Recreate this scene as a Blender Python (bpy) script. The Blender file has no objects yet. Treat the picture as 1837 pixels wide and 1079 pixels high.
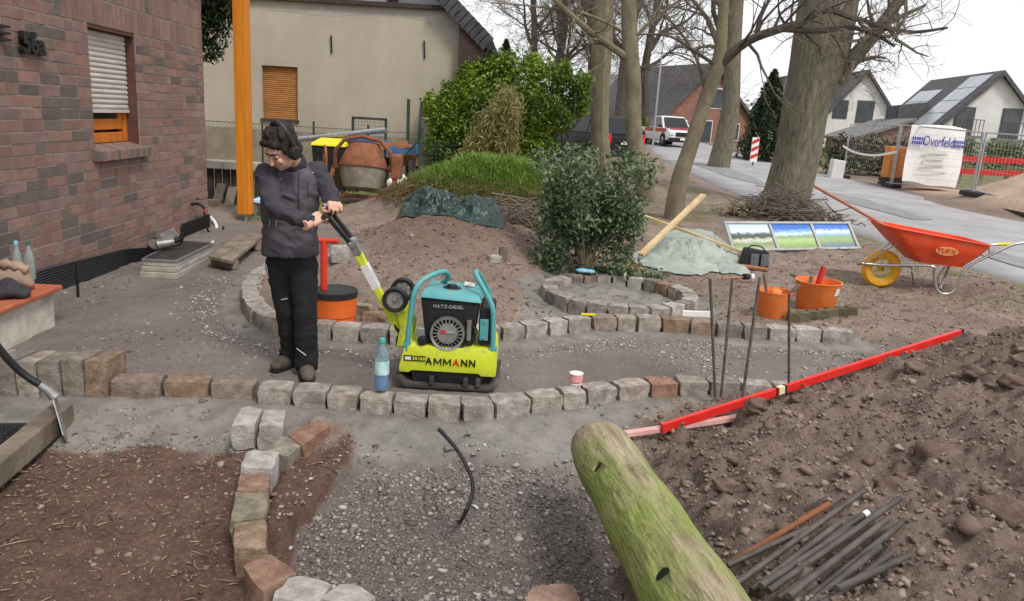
import bpy, bmesh, math, random
import numpy as np
from mathutils import Vector, Matrix, Euler

random.seed(7); np.random.seed(7)
S = bpy.context.scene
COL = S.collection
R = math.radians

# ------------------------------------------------------------------ camera, sky, sun, exposure
PITCH, ROLL, CAMZ, FPX, PW, PH = R(13.5), R(3.43), 1.75, 1370.0, 1837.0, 1079.0
FW = Vector((0, math.cos(PITCH), -math.sin(PITCH)))
R0 = Vector((1, 0, 0)); U0 = Vector((0, math.sin(PITCH), math.cos(PITCH)))
UP = U0 * math.cos(ROLL) - R0 * math.sin(ROLL)
RT = R0 * math.cos(ROLL) + U0 * math.sin(ROLL)
cam = bpy.data.cameras.new('camera'); camo = bpy.data.objects.new('camera', cam); COL.objects.link(camo)
camo.matrix_world = Matrix(((RT.x, UP.x, -FW.x, 0), (RT.y, UP.y, -FW.y, 0), (RT.z, UP.z, -FW.z, CAMZ), (0, 0, 0, 1)))
cam.sensor_width = 36; cam.lens = 36 * FPX / PW; cam.clip_start = 0.05; cam.clip_end = 3000
S.camera = camo

world = bpy.data.worlds.new('World'); S.world = world; world.use_nodes = True
wn = world.node_tree.nodes; wl = world.node_tree.links; wn.clear()
wo = wn.new('ShaderNodeOutputWorld'); bg = wn.new('ShaderNodeBackground')
sky = wn.new('ShaderNodeTexSky'); sky.sky_type = 'NISHITA'; sky.sun_disc = False
sky.sun_elevation = R(52); sky.sun_rotation = R(145); sky.dust_density = 4; sky.air_density = 1.2
tcw = wn.new('ShaderNodeTexCoord'); nzw = wn.new('ShaderNodeTexNoise'); nzw.inputs['Scale'].default_value = 2.2
nzw.inputs['Detail'].default_value = 5; nzw.inputs['Roughness'].default_value = .55
rmp = wn.new('ShaderNodeValToRGB')
rmp.color_ramp.elements[0].position = .3; rmp.color_ramp.elements[0].color = (6.5, 6.6, 6.9, 1)
rmp.color_ramp.elements[1].position = .7; rmp.color_ramp.elements[1].color = (7.4, 7.4, 7.55, 1)
mxw = wn.new('ShaderNodeMix'); mxw.data_type = 'RGBA'; mxw.inputs[0].default_value = .92
wl.new(tcw.outputs['Generated'], nzw.inputs['Vector']); wl.new(nzw.outputs['Fac'], rmp.inputs['Fac'])
wl.new(sky.outputs[0], mxw.inputs[6]); wl.new(rmp.outputs[0], mxw.inputs[7])
wl.new(mxw.outputs[2], bg.inputs['Color']); bg.inputs['Strength'].default_value = .1
wl.new(bg.outputs[0], wo.inputs[0])

sun = bpy.data.lights.new('sun', 'SUN'); sun.energy = 1.5; sun.angle = R(14); sun.color = (1, .96, .9)
suno = bpy.data.objects.new('sun', sun); COL.objects.link(suno)
suno.rotation_euler = (R(38), 0, R(35)); suno.location = (-10, -10, 30)
S.view_settings.view_transform = 'Standard'; S.view_settings.look = 'None'
S.view_settings.exposure = 0.7; S.view_settings.gamma = 1
S.render.engine = 'CYCLES'

# ------------------------------------------------------------------ helpers
def ray(x, y): return FW + RT * ((x - PW / 2) / FPX) - UP * ((y - PH / 2) / FPX)
def P(x, y, z=0.0):
    d = ray(x, y); t = (z - CAMZ) / d.z
    return Vector((d.x * t, d.y * t, z))
def D(x, y, Y):
    d = ray(x, y); t = Y / d.y
    return Vector((d.x * t, Y, CAMZ + d.z * t))

def lin(c):
    c = c / 255.0
    return c / 12.92 if c <= .04045 else ((c + .055) / 1.055) ** 2.4
def rgb(r, g, b): return (lin(r), lin(g), lin(b), 1)

MATS = {}
def mat(name, col, col2=None, rough=.8, scale=8, bump=0.0, bscale=None, metal=0, rnd=0.0, detail=5, spec=.3, stretch=None,
        trans=0, alpha=1, coat=0, contrast=(.35, .65), col3=None, coord='Object', sheen=0, bdist=.02, hue=0):
    """general procedural material: two or three tones mixed by noise, fine relief by bump, per-object variation"""
    if name in MATS: return MATS[name]
    m = bpy.data.materials.new(name); m.use_nodes = True; MATS[name] = m
    n = m.node_tree.nodes; l = m.node_tree.links
    b = n['Principled BSDF']; b.inputs['Roughness'].default_value = rough; b.inputs['Metallic'].default_value = metal
    b.inputs['Specular IOR Level'].default_value = spec
    if trans: b.inputs['Transmission Weight'].default_value = trans
    if alpha < 1: b.inputs['Alpha'].default_value = alpha
    if coat: b.inputs['Coat Weight'].default_value = coat
    if sheen: b.inputs['Sheen Weight'].default_value = sheen
    tc = n.new('ShaderNodeTexCoord'); mp = n.new('ShaderNodeMapping')
    l.new(tc.outputs[coord], mp.inputs['Vector'])
    if stretch: mp.inputs['Scale'].default_value = stretch
    oi = n.new('ShaderNodeObjectInfo')
    if rnd:
        ml = n.new('ShaderNodeMath'); ml.operation = 'MULTIPLY'; ml.inputs[1].default_value = 37
        l.new(oi.outputs['Random'], ml.inputs[0]); l.new(ml.outputs[0], mp.inputs['Location'])
    out = None
    if col2 is not None:
        nz = n.new('ShaderNodeTexNoise'); nz.inputs['Scale'].default_value = scale; nz.inputs['Detail'].default_value = detail
        nz.inputs['Roughness'].default_value = .62
        l.new(mp.outputs[0], nz.inputs['Vector'])
        rp = n.new('ShaderNodeValToRGB'); e = rp.color_ramp.elements
        e[0].position, e[0].color = contrast[0], col; e[1].position, e[1].color = contrast[1], col2
        if col3 is not None:
            q = e.new(min(.97, contrast[1] + .14)); q.color = col3
        l.new(nz.outputs['Fac'], rp.inputs['Fac']); out = rp.outputs[0]
        mr = n.new('ShaderNodeMapRange'); mr.inputs[3].default_value = rough - .1; mr.inputs[4].default_value = min(1, rough + .12)
        l.new(nz.outputs['Fac'], mr.inputs[0]); l.new(mr.outputs[0], b.inputs['Roughness'])
    if rnd:
        hs = n.new('ShaderNodeHueSaturation')
        if out: l.new(out, hs.inputs['Color'])
        else: hs.inputs['Color'].default_value = col
        r2 = n.new('ShaderNodeMapRange'); r2.inputs[3].default_value = 1 - rnd; r2.inputs[4].default_value = 1 + rnd
        l.new(oi.outputs['Random'], r2.inputs[0]); l.new(r2.outputs[0], hs.inputs['Value'])
        if hue:
            m3 = n.new('ShaderNodeMath'); m3.operation = 'MULTIPLY'; m3.inputs[1].default_value = 7.31
            f3 = n.new('ShaderNodeMath'); f3.operation = 'FRACT'
            r3 = n.new('ShaderNodeMapRange'); r3.inputs[3].default_value = 1 - hue; r3.inputs[4].default_value = 1 + hue
            l.new(oi.outputs['Random'], m3.inputs[0]); l.new(m3.outputs[0], f3.inputs[0]); l.new(f3.outputs[0], r3.inputs[0])
            l.new(r3.outputs[0], hs.inputs['Saturation'])
        out = hs.outputs[0]
    if out: l.new(out, b.inputs['Base Color'])
    else: b.inputs['Base Color'].default_value = col
    if bump:
        n2 = n.new('ShaderNodeTexNoise'); n2.inputs['Scale'].default_value = bscale or scale * 3
        n2.inputs['Detail'].default_value = 6; n2.inputs['Roughness'].default_value = .65
        l.new(mp.outputs[0], n2.inputs['Vector'])
        bp = n.new('ShaderNodeBump'); bp.inputs['Strength'].default_value = bump; bp.inputs['Distance'].default_value = bdist
        l.new(n2.outputs['Fac'], bp.inputs['Height']); l.new(bp.outputs[0], b.inputs['Normal'])
    return m

def varmat(name, cols, rough=.6, spec=.3, trans=0.0, scale=None, var='INST'):
    """foliage / stones in one mesh: colour picked per mesh island"""
    if name in MATS: return MATS[name]
    m = bpy.data.materials.new(name); m.use_nodes = True; MATS[name] = m
    n = m.node_tree.nodes; l = m.node_tree.links; b = n['Principled BSDF']
    b.inputs['Roughness'].default_value = rough; b.inputs['Specular IOR Level'].default_value = spec
    ge = n.new('ShaderNodeNewGeometry'); rp = n.new('ShaderNodeValToRGB'); e = rp.color_ramp.elements
    e[0].position, e[0].color = 0, cols[0]; e[1].position, e[1].color = 1, cols[-1]
    for i, c in enumerate(cols[1:-1], 1):
        q = e.new(i / (len(cols) - 1)); q.color = c
    fac = ge.outputs['Random Per Island']
    if scale:
        tc = n.new('ShaderNodeTexCoord'); nz = n.new('ShaderNodeTexNoise'); nz.inputs['Scale'].default_value = scale
        l.new(tc.outputs['Object'], nz.inputs['Vector'])
        mx = n.new('ShaderNodeMath'); mx.operation = 'MULTIPLY_ADD'; mx.inputs[1].default_value = .45
        m2 = n.new('ShaderNodeMapRange'); m2.inputs[1].default_value = .3; m2.inputs[2].default_value = .7; m2.inputs[3].default_value = -.0; m2.inputs[4].default_value = .55
        l.new(nz.outputs['Fac'], m2.inputs[0]); l.new(fac, mx.inputs[0]); l.new(m2.outputs[0], mx.inputs[2]); fac = mx.outputs[0]
    l.new(fac, rp.inputs['Fac']); l.new(rp.outputs[0], b.inputs['Base Color'])
    if trans:
        tr = n.new('ShaderNodeBsdfTranslucent'); ms = n.new('ShaderNodeMixShader'); ms.inputs[0].default_value = trans
        l.new(rp.outputs[0], tr.inputs['Color']); l.new(b.outputs[0], ms.inputs[1]); l.new(tr.outputs[0], ms.inputs[2])
        l.new(ms.outputs[0], n['Material Output'].inputs[0])
    return m

ORG = {}
def tag(o, label, cat, group=None):
    o['label'] = label; o['category'] = cat
    if group: o['group'] = group
    return o
def thing(name, label, cat, loc=(0, 0, 0), group=None, rz=0):
    o = bpy.data.objects.new(name, None); COL.objects.link(o); o.location = loc; o.rotation_euler.z = rz
    o.empty_display_size = .1
    return tag(o, label, cat, group)

class MB:
    def __init__(s): s.v = []; s.f = []
    def add(s, vs, fs):
        o = len(s.v); s.v += [Vector(v) for v in vs]; s.f += [tuple(i + o for i in f) for f in fs]; return s
    def hexa(s, p):
        return s.add(p, [(0, 3, 2, 1), (4, 5, 6, 7), (0, 1, 5, 4), (1, 2, 6, 5), (2, 3, 7, 6), (3, 0, 4, 7)])
    def box(s, c, d, rot=None):
        x, y, z = d[0] / 2, d[1] / 2, d[2] / 2
        M = rot if isinstance(rot, Matrix) else (Euler(rot).to_matrix() if rot else None)
        ps = [Vector(q) for q in ((-x, -y, -z), (x, -y, -z), (x, y, -z), (-x, y, -z), (-x, -y, z), (x, -y, z), (x, y, z), (-x, y, z))]
        if M: ps = [M @ q for q in ps]
        c = Vector(c)
        return s.hexa([q + c for q in ps])
    def beam(s, a, b, w, h, up=(0, 0, 1)):
        a, b = Vector(a), Vector(b); d = (b - a).normalized(); up = Vector(up)
        sd = d.cross(up)
        if sd.length < 1e-4: sd = d.cross(Vector((1, 0, 0)))
        sd.normalize(); u = sd.cross(d)
        q = []
        for e in (a, b):
            for (i, j) in ((-1, -1), (1, -1), (1, 1), (-1, 1)): q.append(e + sd * (i * w / 2) + u * (j * h / 2))
        return s.add(q, [(0, 1, 2, 3), (7, 6, 5, 4), (0, 4, 5, 1), (1, 5, 6, 2), (2, 6, 7, 3), (3, 7, 4, 0)])
    def tube(s, pts, r, seg=8, cap=True, flat=None):
        pts = [Vector(p) for p in pts]; n = len(pts)
        rs = r if isinstance(r, (list, tuple)) else [r] * n
        t0 = (pts[1] - pts[0]).normalized()
        nn = t0.cross(Vector((0, 0, 1)))
        if nn.length < 1e-3: nn = t0.cross(Vector((1, 0, 0)))
        nn.normalize(); vs = []
        for i in range(n):
            t = (pts[min(i + 1, n - 1)] - pts[max(i - 1, 0)])
            if t.length < 1e-9: t = t0
            t = t.normalized(); nn = nn - t * nn.dot(t)
            if nn.length < 1e-5: nn = t.cross(Vector((1, .3, 0)))
            nn.normalize(); bb = t.cross(nn)
            for k in range(seg):
                a = 2 * math.pi * k / seg
                vs.append(pts[i] + (nn * math.cos(a) + bb * math.sin(a) * (flat or 1)) * rs[i])
        fs = [(i * seg + k, i * seg + (k + 1) % seg, (i + 1) * seg + (k + 1) % seg, (i + 1) * seg + k) for i in range(n - 1) for k in range(seg)]
        if cap: fs += [tuple(range(seg - 1, -1, -1)), tuple((n - 1) * seg + k for k in range(seg))]
        return s.add(vs, fs)
    def lathe(s, prof, c=(0, 0, 0), axis=(0, 0, 1), seg=24, close=False):
        ax = Vector(axis).normalized(); q = ax.to_track_quat('Z', 'Y').to_matrix(); c = Vector(c); n = len(prof); vs = []
        for (r, h) in prof:
            for k in range(seg):
                a = 2 * math.pi * k / seg; vs.append(c + q @ Vector((r * math.cos(a), r * math.sin(a), h)))
        m = n if close else n - 1
        fs = [(i * seg + k, i * seg + (k + 1) % seg, ((i + 1) % n) * seg + (k + 1) % seg, ((i + 1) % n) * seg + k) for i in range(m) for k in range(seg)]
        if not close:
            if prof[0][0] > 1e-5: fs.append(tuple(range(seg - 1, -1, -1)))
            if prof[-1][0] > 1e-5: fs.append(tuple((n - 1) * seg + k for k in range(seg)))
        return s.add(vs, fs)
    def prism(s, poly, vec):
        poly = [Vector(p) for p in poly]; vec = Vector(vec); n = len(poly)
        return s.add(poly + [p + vec for p in poly], [tuple(range(n - 1, -1, -1)), tuple(range(n, 2 * n))] + [(i, (i + 1) % n, n + (i + 1) % n, n + i) for i in range(n)])
    def ell(s, c, r, seg=12, rings=8, M=None):
        c = Vector(c); vs = [];
        if not isinstance(r, (tuple, list)): r = (r, r, r)
        for i in range(1, rings):
            t = math.pi * i / rings
            for k in range(seg):
                a = 2 * math.pi * k / seg
                p = Vector((r[0] * math.sin(t) * math.cos(a), r[1] * math.sin(t) * math.sin(a), r[2] * math.cos(t)))
                vs.append(c + (M @ p if M else p))
        top = Vector((0, 0, r[2])); vs += [c + (M @ top if M else top), c - (M @ top if M else top)]
        T = len(vs) - 2; fs = []
        for i in range(rings - 2):
            for k in range(seg): fs.append((i * seg + k, (i + 1) * seg + k, (i + 1) * seg + (k + 1) % seg, i * seg + (k + 1) % seg))
        for k in range(seg): fs += [(T, k, (k + 1) % seg), (T + 1, (rings - 2) * seg + (k + 1) % seg, (rings - 2) * seg + k)]
        return s.add(vs, fs)
    def quad(s, a, b, c, d): return s.add((a, b, c, d), [(0, 1, 2, 3)])
    def mesh(s, name, org=None):
        me = bpy.data.meshes.new(name)
        vs = s.v if org is None else [v - org for v in s.v]
        me.from_pydata([tuple(v) for v in vs], [], s.f); return me
    def build(s, name, m, parent=None, smooth=False, bevel=0, w=False, bseg=2):
        """w: the shape is given in world coordinates, take the thing's place off it"""
        org = None
        if w and parent is not None:
            r = parent
            while r.parent: r = r.parent
            org = r.location.copy()
        o = bpy.data.objects.new(name, s.mesh(name, org)); COL.objects.link(o)
        if parent: o.parent = parent
        fin(o, m, smooth, bevel, bseg); return o

def fin(o, m, smooth=False, bevel=0, bseg=2):
    me = o.data
    bm = bmesh.new(); bm.from_mesh(me); bmesh.ops.recalc_face_normals(bm, faces=bm.faces)
    if bevel:
        ed = [e for e in bm.edges if len(e.link_faces) == 2 and e.calc_face_angle(0) > .5]
        bmesh.ops.bevel(bm, geom=ed, offset=bevel, segments=bseg, affect='EDGES', profile=.6, clamp_overlap=True)
    bm.to_mesh(me); bm.free()
    if smooth:
        me.shade_smooth()
        if smooth != 'all':
            try: me.set_sharp_from_angle(angle=R(42))
            except Exception: pass
    mm = MATS[m] if isinstance(m, str) else m
    me.materials.clear(); me.materials.append(mm)

def part(name, m, parent, fn, smooth=False, bevel=0, w=False):
    b = MB(); fn(b); return b.build(name, m, parent, smooth, bevel, w)

def npmesh(name, verts, faces, m, parent=None, smooth=False):
    """fast path for many equal polygons: verts (n,3), faces (k,3 or 4)"""
    me = bpy.data.meshes.new(name); verts = np.asarray(verts, np.float32); faces = np.asarray(faces, np.int32)
    k, c = faces.shape
    me.vertices.add(len(verts)); me.vertices.foreach_set('co', verts.ravel())
    me.loops.add(k * c); me.loops.foreach_set('vertex_index', faces.ravel())
    me.polygons.add(k); me.polygons.foreach_set('loop_start', np.arange(0, k * c, c, dtype=np.int32))
    me.update(calc_edges=True); me.validate()
    if smooth: me.shade_smooth()
    me.materials.append(MATS[m] if isinstance(m, str) else m)
    o = bpy.data.objects.new(name, me); COL.objects.link(o)
    if parent: o.parent = parent
    return o

def dup(o, parent=None, label=None, loc=None, rz=None):
    c = o.copy(); COL.objects.link(c); c.parent = parent
    if label: c['label'] = label
    if loc is not None: c.location = loc
    if rz is not None: c.rotation_euler.z = rz
    for ch in list(o.children): dup(ch, c)
    return c

def text_mesh(name, s, size, m, parent, M, extrude=.002, align='CENTER', shear=0, bold=0):
    cu = bpy.data.curves.new(name, 'FONT'); cu.body = s; cu.size = size; cu.extrude = extrude; cu.align_x = align; cu.align_y = 'CENTER'
    cu.shear = shear; cu.offset = bold; cu.resolution_u = 3
    t = bpy.data.objects.new(name, cu); COL.objects.link(t)
    dg = bpy.context.evaluated_depsgraph_get(); dg.update()
    me = bpy.data.meshes.new_from_object(t.evaluated_get(dg)); bpy.data.objects.remove(t); bpy.data.curves.remove(cu)
    me.transform(M); o = bpy.data.objects.new(name, me); COL.objects.link(o); o.parent = parent
    me.materials.clear(); me.materials.append(MATS[m] if isinstance(m, str) else m)
    return o
def frame(o, x, y):
    """matrix: local x along x, local y along y, origin o"""
    x = Vector(x).normalized(); y = Vector(y); y = (y - x * y.dot(x)).normalized(); z = x.cross(y)
    return Matrix(((x.x, y.x, z.x, o[0]), (x.y, y.y, z.y, o[1]), (x.z, y.z, z.z, o[2]), (0, 0, 0, 1)))

def catmull(pts, n=8):
    pts = [Vector(p) for p in pts]; out = []
    for i in range(len(pts) - 1):
        p0, p1, p2, p3 = pts[max(i - 1, 0)], pts[i], pts[i + 1], pts[min(i + 2, len(pts) - 1)]
        for k in range(n):
            t = k / n
            out.append(.5 * ((2 * p1) + (p2 - p0) * t + (2 * p0 - 5 * p1 + 4 * p2 - p3) * t * t + (3 * p1 - p0 - 3 * p2 + p3) * t ** 3))
    out.append(pts[-1]); return out

# value noise on numpy arrays
_PERM = np.random.RandomState(3).rand(512, 512)
def vnoise(x, y, seed=0):
    x = np.asarray(x, float) + seed * 17.3; y = np.asarray(y, float) + seed * 9.7
    xi = np.floor(x).astype(int); yi = np.floor(y).astype(int); fx = x - xi; fy = y - yi
    fx = fx * fx * (3 - 2 * fx); fy = fy * fy * (3 - 2 * fy)
    g = lambda a, b: _PERM[a % 512, b % 512]
    return (g(xi, yi) * (1 - fx) + g(xi + 1, yi) * fx) * (1 - fy) + (g(xi, yi + 1) * (1 - fx) + g(xi + 1, yi + 1) * fx) * fy
def fbm(x, y, oct=4, seed=0, gain=.5):
    t = 0; a = 1; s = 0
    for i in range(oct):
        t = t + a * (vnoise(x, y, seed + i) - .5); s += a; x = x * 2.03 + 11; y = y * 2.03 + 5; a *= gain
    return t / s * 2
def sst(a, b, x):
    t = np.clip((np.asarray(x, float) - a) / (b - a), 0, 1); return t * t * (3 - 2 * t)
def inpoly(px, py, poly):
    ins = np.zeros(np.shape(px), bool); n = len(poly)
    for i in range(n):
        x0, y0 = poly[i][0], poly[i][1]; x1, y1 = poly[(i + 1) % n][0], poly[(i + 1) % n][1]
        if y0 == y1: continue
        c = ((y0 > py) != (y1 > py)) & (px < (x1 - x0) * (py - y0) / (y1 - y0) + x0); ins ^= c
    return ins
def dline(px, py, line):
    d = np.full(np.shape(px), 1e9)
    for i in range(len(line) - 1):
        ax, ay = line[i][0], line[i][1]; bx, by = line[i + 1][0] - ax, line[i + 1][1] - ay
        t = np.clip(((px - ax) * bx + (py - ay) * by) / (bx * bx + by * by + 1e-12), 0, 1)
        d = np.minimum(d, np.hypot(px - ax - t * bx, py - ay - t * by))
    return d
def sdpoly(px, py, poly):
    """signed distance, positive inside"""
    d = dline(px, py, list(poly) + [poly[0]]); return np.where(inpoly(px, py, poly), d, -d)
# ------------------------------------------------------------------ where the edgings run (pixel measurements turned into metres)
ZL, ZU = .10, .13
LOW = [(196, 288, 684, 685), (291, 375, 686, 687), (377, 456, 688, 690), (460, 523, 697, 699), (526, 586, 701, 704), (587, 642, 706, 709), (644, 702, 713, 717),
       (705, 765, 718, 722), (767, 826, 724, 727), (831, 887, 728, 727), (890, 953, 725, 719), (955, 1012, 716, 711), (1014, 1053, 709, 706), (1056, 1109, 702, 697),
       (1112, 1169, 694, 690), (1172, 1219, 689, 687), (1222, 1273, 686, 686), (1276, 1330, 687, 688), (1333, 1388, 689, 692), (1392, 1462, 694, 700)]
UPP = [(560, 594, 580, 583), (596, 644, 584, 587), (647, 695, 588, 591), (698, 744, 592, 594), (747, 792, 594, 595), (795, 836, 595, 594), (838, 877, 593, 590), (880, 900, 588, 587), (902, 943, 587, 585), (945, 984, 584, 580),
       (987, 1019, 579, 576), (1022, 1063, 575, 572), (1066, 1107, 571, 570), (1110, 1143, 570, 570), (1146, 1187, 570, 572), (1190, 1238, 573, 575),
       (1241, 1285, 576, 580), (1288, 1334, 581, 584), (1337, 1380, 585, 588), (1382, 1430, 588, 590), (1431, 1475, 590, 592), (1477, 1533, 592, 596)]
ARC = [(496, 462), (474, 471), (454, 484), (439, 501), (433, 520), (437, 539), (452, 556), (476, 568), (510, 574), (536, 578), (558, 580)]   # outer top edge of the round corner behind the man
lowc = [P(a, (y0 + y1) / 2, ZL) for (a, b, y0, y1) in LOW] + [P(1462, 700, ZL)]
uppc = [P(a, b, ZU) for a, b in ARC] + [P(b, y1, ZU) for (a, b, y0, y1) in UPP]
TALLB = [(-46, -8), (-6, 30), (31, 69), (70, 110), (112, 152), (153, 194)]
RC = Vector((1.05, 7.36, 0)); RRAD = .765

def xy(v): return (v.x, v.y)
GARDEN = [xy(v) for v in uppc] + [(3.3, 6.35), (3.9, 5.9), (5.2, 5.6), (40, 5.6), (40, 11.5), (-2.6, 11.5), (-2.2, 8.3)]
PIT = [xy(P(a, b, -.03)) for a, b in [(645, 818), (607, 853), (562, 883), (530, 928), (514, 978), (545, 1030), (640, 1075), (760, 1150), (1150, 1150), (1120, 900), (1060, 830), (960, 812), (800, 812)]]
LEDGE = [xy(P(a, b, -.03)) for a, b in [(560, 765), (632, 785), (645, 815), (605, 850), (560, 880), (528, 925), (512, 975), (470, 960), (480, 900), (510, 840)]]
FRONT = [(-9, P(0, 700, 0).y)] + [xy(P(0, 712, 0))] + [xy(v) for v in lowc] + [(2.6, 5.4), (6, 5.9), (9, 6.2), (9, -3), (-9, -3)]
HOUSE_DIR = Vector((-.052, 1, 0)).normalized()
HOUSE_C = P(374, 402, 0.03); HOUSE_C.z = 0                              # far corner of the brick house
HOUSE_N = Vector((HOUSE_DIR.y, -HOUSE_DIR.x, 0))                    # looks at the path
def road_z(y): return .0165 * np.clip(np.asarray(y, float) - 16, 0, 60)
RNEAR = [(-30, 8.6), (4, 7.4), (9, 6.9), (15, 6.25), (22, 5.85), (30, 6.1), (38, 6.6), (49, 7.7), (70, 9.5), (110, 12), (400, 30)]
RFAR = [(-30, 13.2), (4, 12.6), (18, 12.0), (28, 12.3), (38, 12.0), (49, 12.6), (70, 14.5), (110, 17), (400, 36)]
def ip(t, y): return np.interp(y, [a for a, b in t], [b for a, b in t])

def gz(x, y, detail=True):
    x = np.asarray(x, float); y = np.asarray(y, float)
    g = sst(.02, .13, sdpoly(x, y, GARDEN)) if np.size(x) else 0
    far = sst(10.6, 11.8, y)
    soil = np.maximum(g, far)
    z = .10 * soil
    du = dline(x, y, [xy(v) for v in uppc])
    z = z + (1 - soil) * .012 * (1 - sst(0, .19, du))                                   # concrete haunch under the upper edging
    # front of the lower edging
    sf = sdpoly(x, y, FRONT)
    z = z - .075 * sst(.02, .75, sf) * sst(-.02, .1, sf)
    sp = sdpoly(x, y, PIT); z = z - .08 * sst(-.02, .015, sp + .02 * fbm(x * 6, y * 6, 2, 8))
    sl = sdpoly(x, y, LEDGE); z = z + .075 * sst(-.015, .015, sl + .02 * fbm(x * 6, y * 6, 2, 8))
    # spoil heap on the right
    d1 = x - np.interp(y, [1.2, 2.2, 3.4, 4.2, 4.6], [.42, .45, .62, .86, .95])        # right of its toe
    ridge = [(-2, 3.6), (.74, 4.21), (1.79, 4.7), (2.15, 4.99), (2.62, 5.33), (3.18, 5.42), (3.79, 5.55), (6, 6.2), (9, 6.9)]
    d2 = np.interp(x, [a for a, b in ridge], [b for a, b in ridge]) - y                # near side of its back edge
    zr = np.interp(x, [.7, 1.79, 2.15, 2.62, 3.18, 3.79, 5, 8], [.0, .04, .08, .15, .30, .42, .58, .8])
    hump = zr + .62 * (1 - np.exp(-np.clip(d2, 0, 9) * .52))
    spoil = sst(-.15, .55, d1) * sst(-.45, .10, d2)
    z = z + spoil * np.minimum(hump, 1.15)
    spoilm = sst(-.2, .12, d1 + .12 * fbm(x * 3, y * 3, 2, 5)) * sst(-.40, -.05, d2 + .05 * fbm(x * 4, y * 4, 2, 6))
    # soil heap behind the plate compactor
    e = np.hypot((x + .95) / 1.15, (y - 8.6) / 1.25); heap = np.exp(-(e ** 2.2) * 1.1)
    e2 = np.hypot((x + .2) / 1.0, (y - 9.4) / 1.0); heap = heap * .43 + .22 * np.exp(-(e2 ** 2) * 1.2)
    z = z + heap * soil
    # grassy bank further back
    eb = np.hypot((x + .25 + .22 * (y - 13)) / 1.75, (y - 13.2) / 1.5); bank = np.exp(-(eb ** 2.6))
    z = z + bank * .86
    # ring: hollow dug round it
    rr = np.hypot(x - RC.x, y - RC.y); ring = 1 - sst(RRAD + .12, RRAD + .32, rr + .10 * fbm(x * 2.5, y * 2.5, 2, 9))
    z = z - .045 * ring
    # the road and the land beyond
    rn, rf = ip(RNEAR, y), ip(RFAR, y); rz = road_z(y)
    onroad = sst(-.5, 0, x - rn) * (1 - sst(0, .5, x - rf))
    z = z + road_z(y) + .22 * sst(14, 26, y) * (1 - onroad) * (x < rn) * 0
    z = np.where(x > rn - .9, z + (rz - .045 - z) * sst(-1.2, .35, x - rn), z)
    beyond = sst(.15, 1.2, x - rf); z = z + beyond * (.06 + .012 * np.clip(x - rf, 0, 40))
    sandh = np.exp(-(np.hypot((x - 14.9) / 2.1, (y - 20.6) / 2.6) ** 2.4)) * 1.3; z = z + sandh
    if detail:
        rough = .012 * soil + .008 + .045 * spoilm + .012 * heap + .05 * bank * 0 + .008 * np.clip(sf * 8, 0, 1)
        near = 1 - sst(12, 40, np.hypot(x, y))
        lowf = fbm(x * 1.7, y * 1.7, 3, 1) * (.02 + .03 * soil + .05 * spoilm)
        hi = fbm(x * 9, y * 9, 4, 2, .6) * rough * 1.6
        lump = (np.clip(fbm(x * 5 + 3, y * 5, 4, 12, .6) - .02, 0, 1) * .14 + np.clip(fbm(x * 14, y * 14, 3, 13, .6), 0, 1) * .05) * spoilm
        z = z + (lowf * (1 - onroad) * (.35 + .65 * np.maximum(soil, spoilm)) + hi * (1 - .8 * onroad) + lump) * near
        z = z + .05 * sandh * fbm(x * 3, y * 3, 3, 4)
    return z, dict(soil=soil, sf=sf, sp=sp, sl=sl, spoil=spoilm, heap=heap, bank=bank, rr=rr, ring=ring, du=du, rn=rn, rf=rf, sand=sandh)
def gzs(x, y): return float(gz(np.array([x]), np.array([y]))[0][0])
def on(x, y, dz=0): return Vector((x, y, gzs(x, y) + dz))
def G(px, py, dz=0, z0=0.0):
    """pixel to a point on the modelled ground"""
    z = z0
    for _ in range(8):
        q = P(px, py, z); z = .5 * z + .5 * gzs(q.x, q.y)
    return Vector((q.x, q.y, gzs(q.x, q.y) + dz))

def axis_pts(lo, hi, step, a, b, grow=1.18):
    c = list(np.arange(lo, hi, step)); s = step; v = lo
    left = []
    while v > a: s *= grow; v -= s; left.append(v)
    s = step; v = c[-1]; right = []
    while v < b: s *= grow; v += s; right.append(v)
    return np.array(left[::-1] + c + right)
xs = axis_pts(-4.6, 5.2, .026, -420, 420, 1.14); ys = axis_pts(1.3, 9.6, .027, -25, 900, 1.06)
GX, GY = np.meshgrid(xs, ys); GZ, GM = gz(GX, GY)
nx, ny = len(xs), len(ys)
idx = np.arange(nx * ny).reshape(ny, nx)
faces = np.stack([idx[:-1, :-1], idx[:-1, 1:], idx[1:, 1:], idx[1:, :-1]], -1).reshape(-1, 4)

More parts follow.
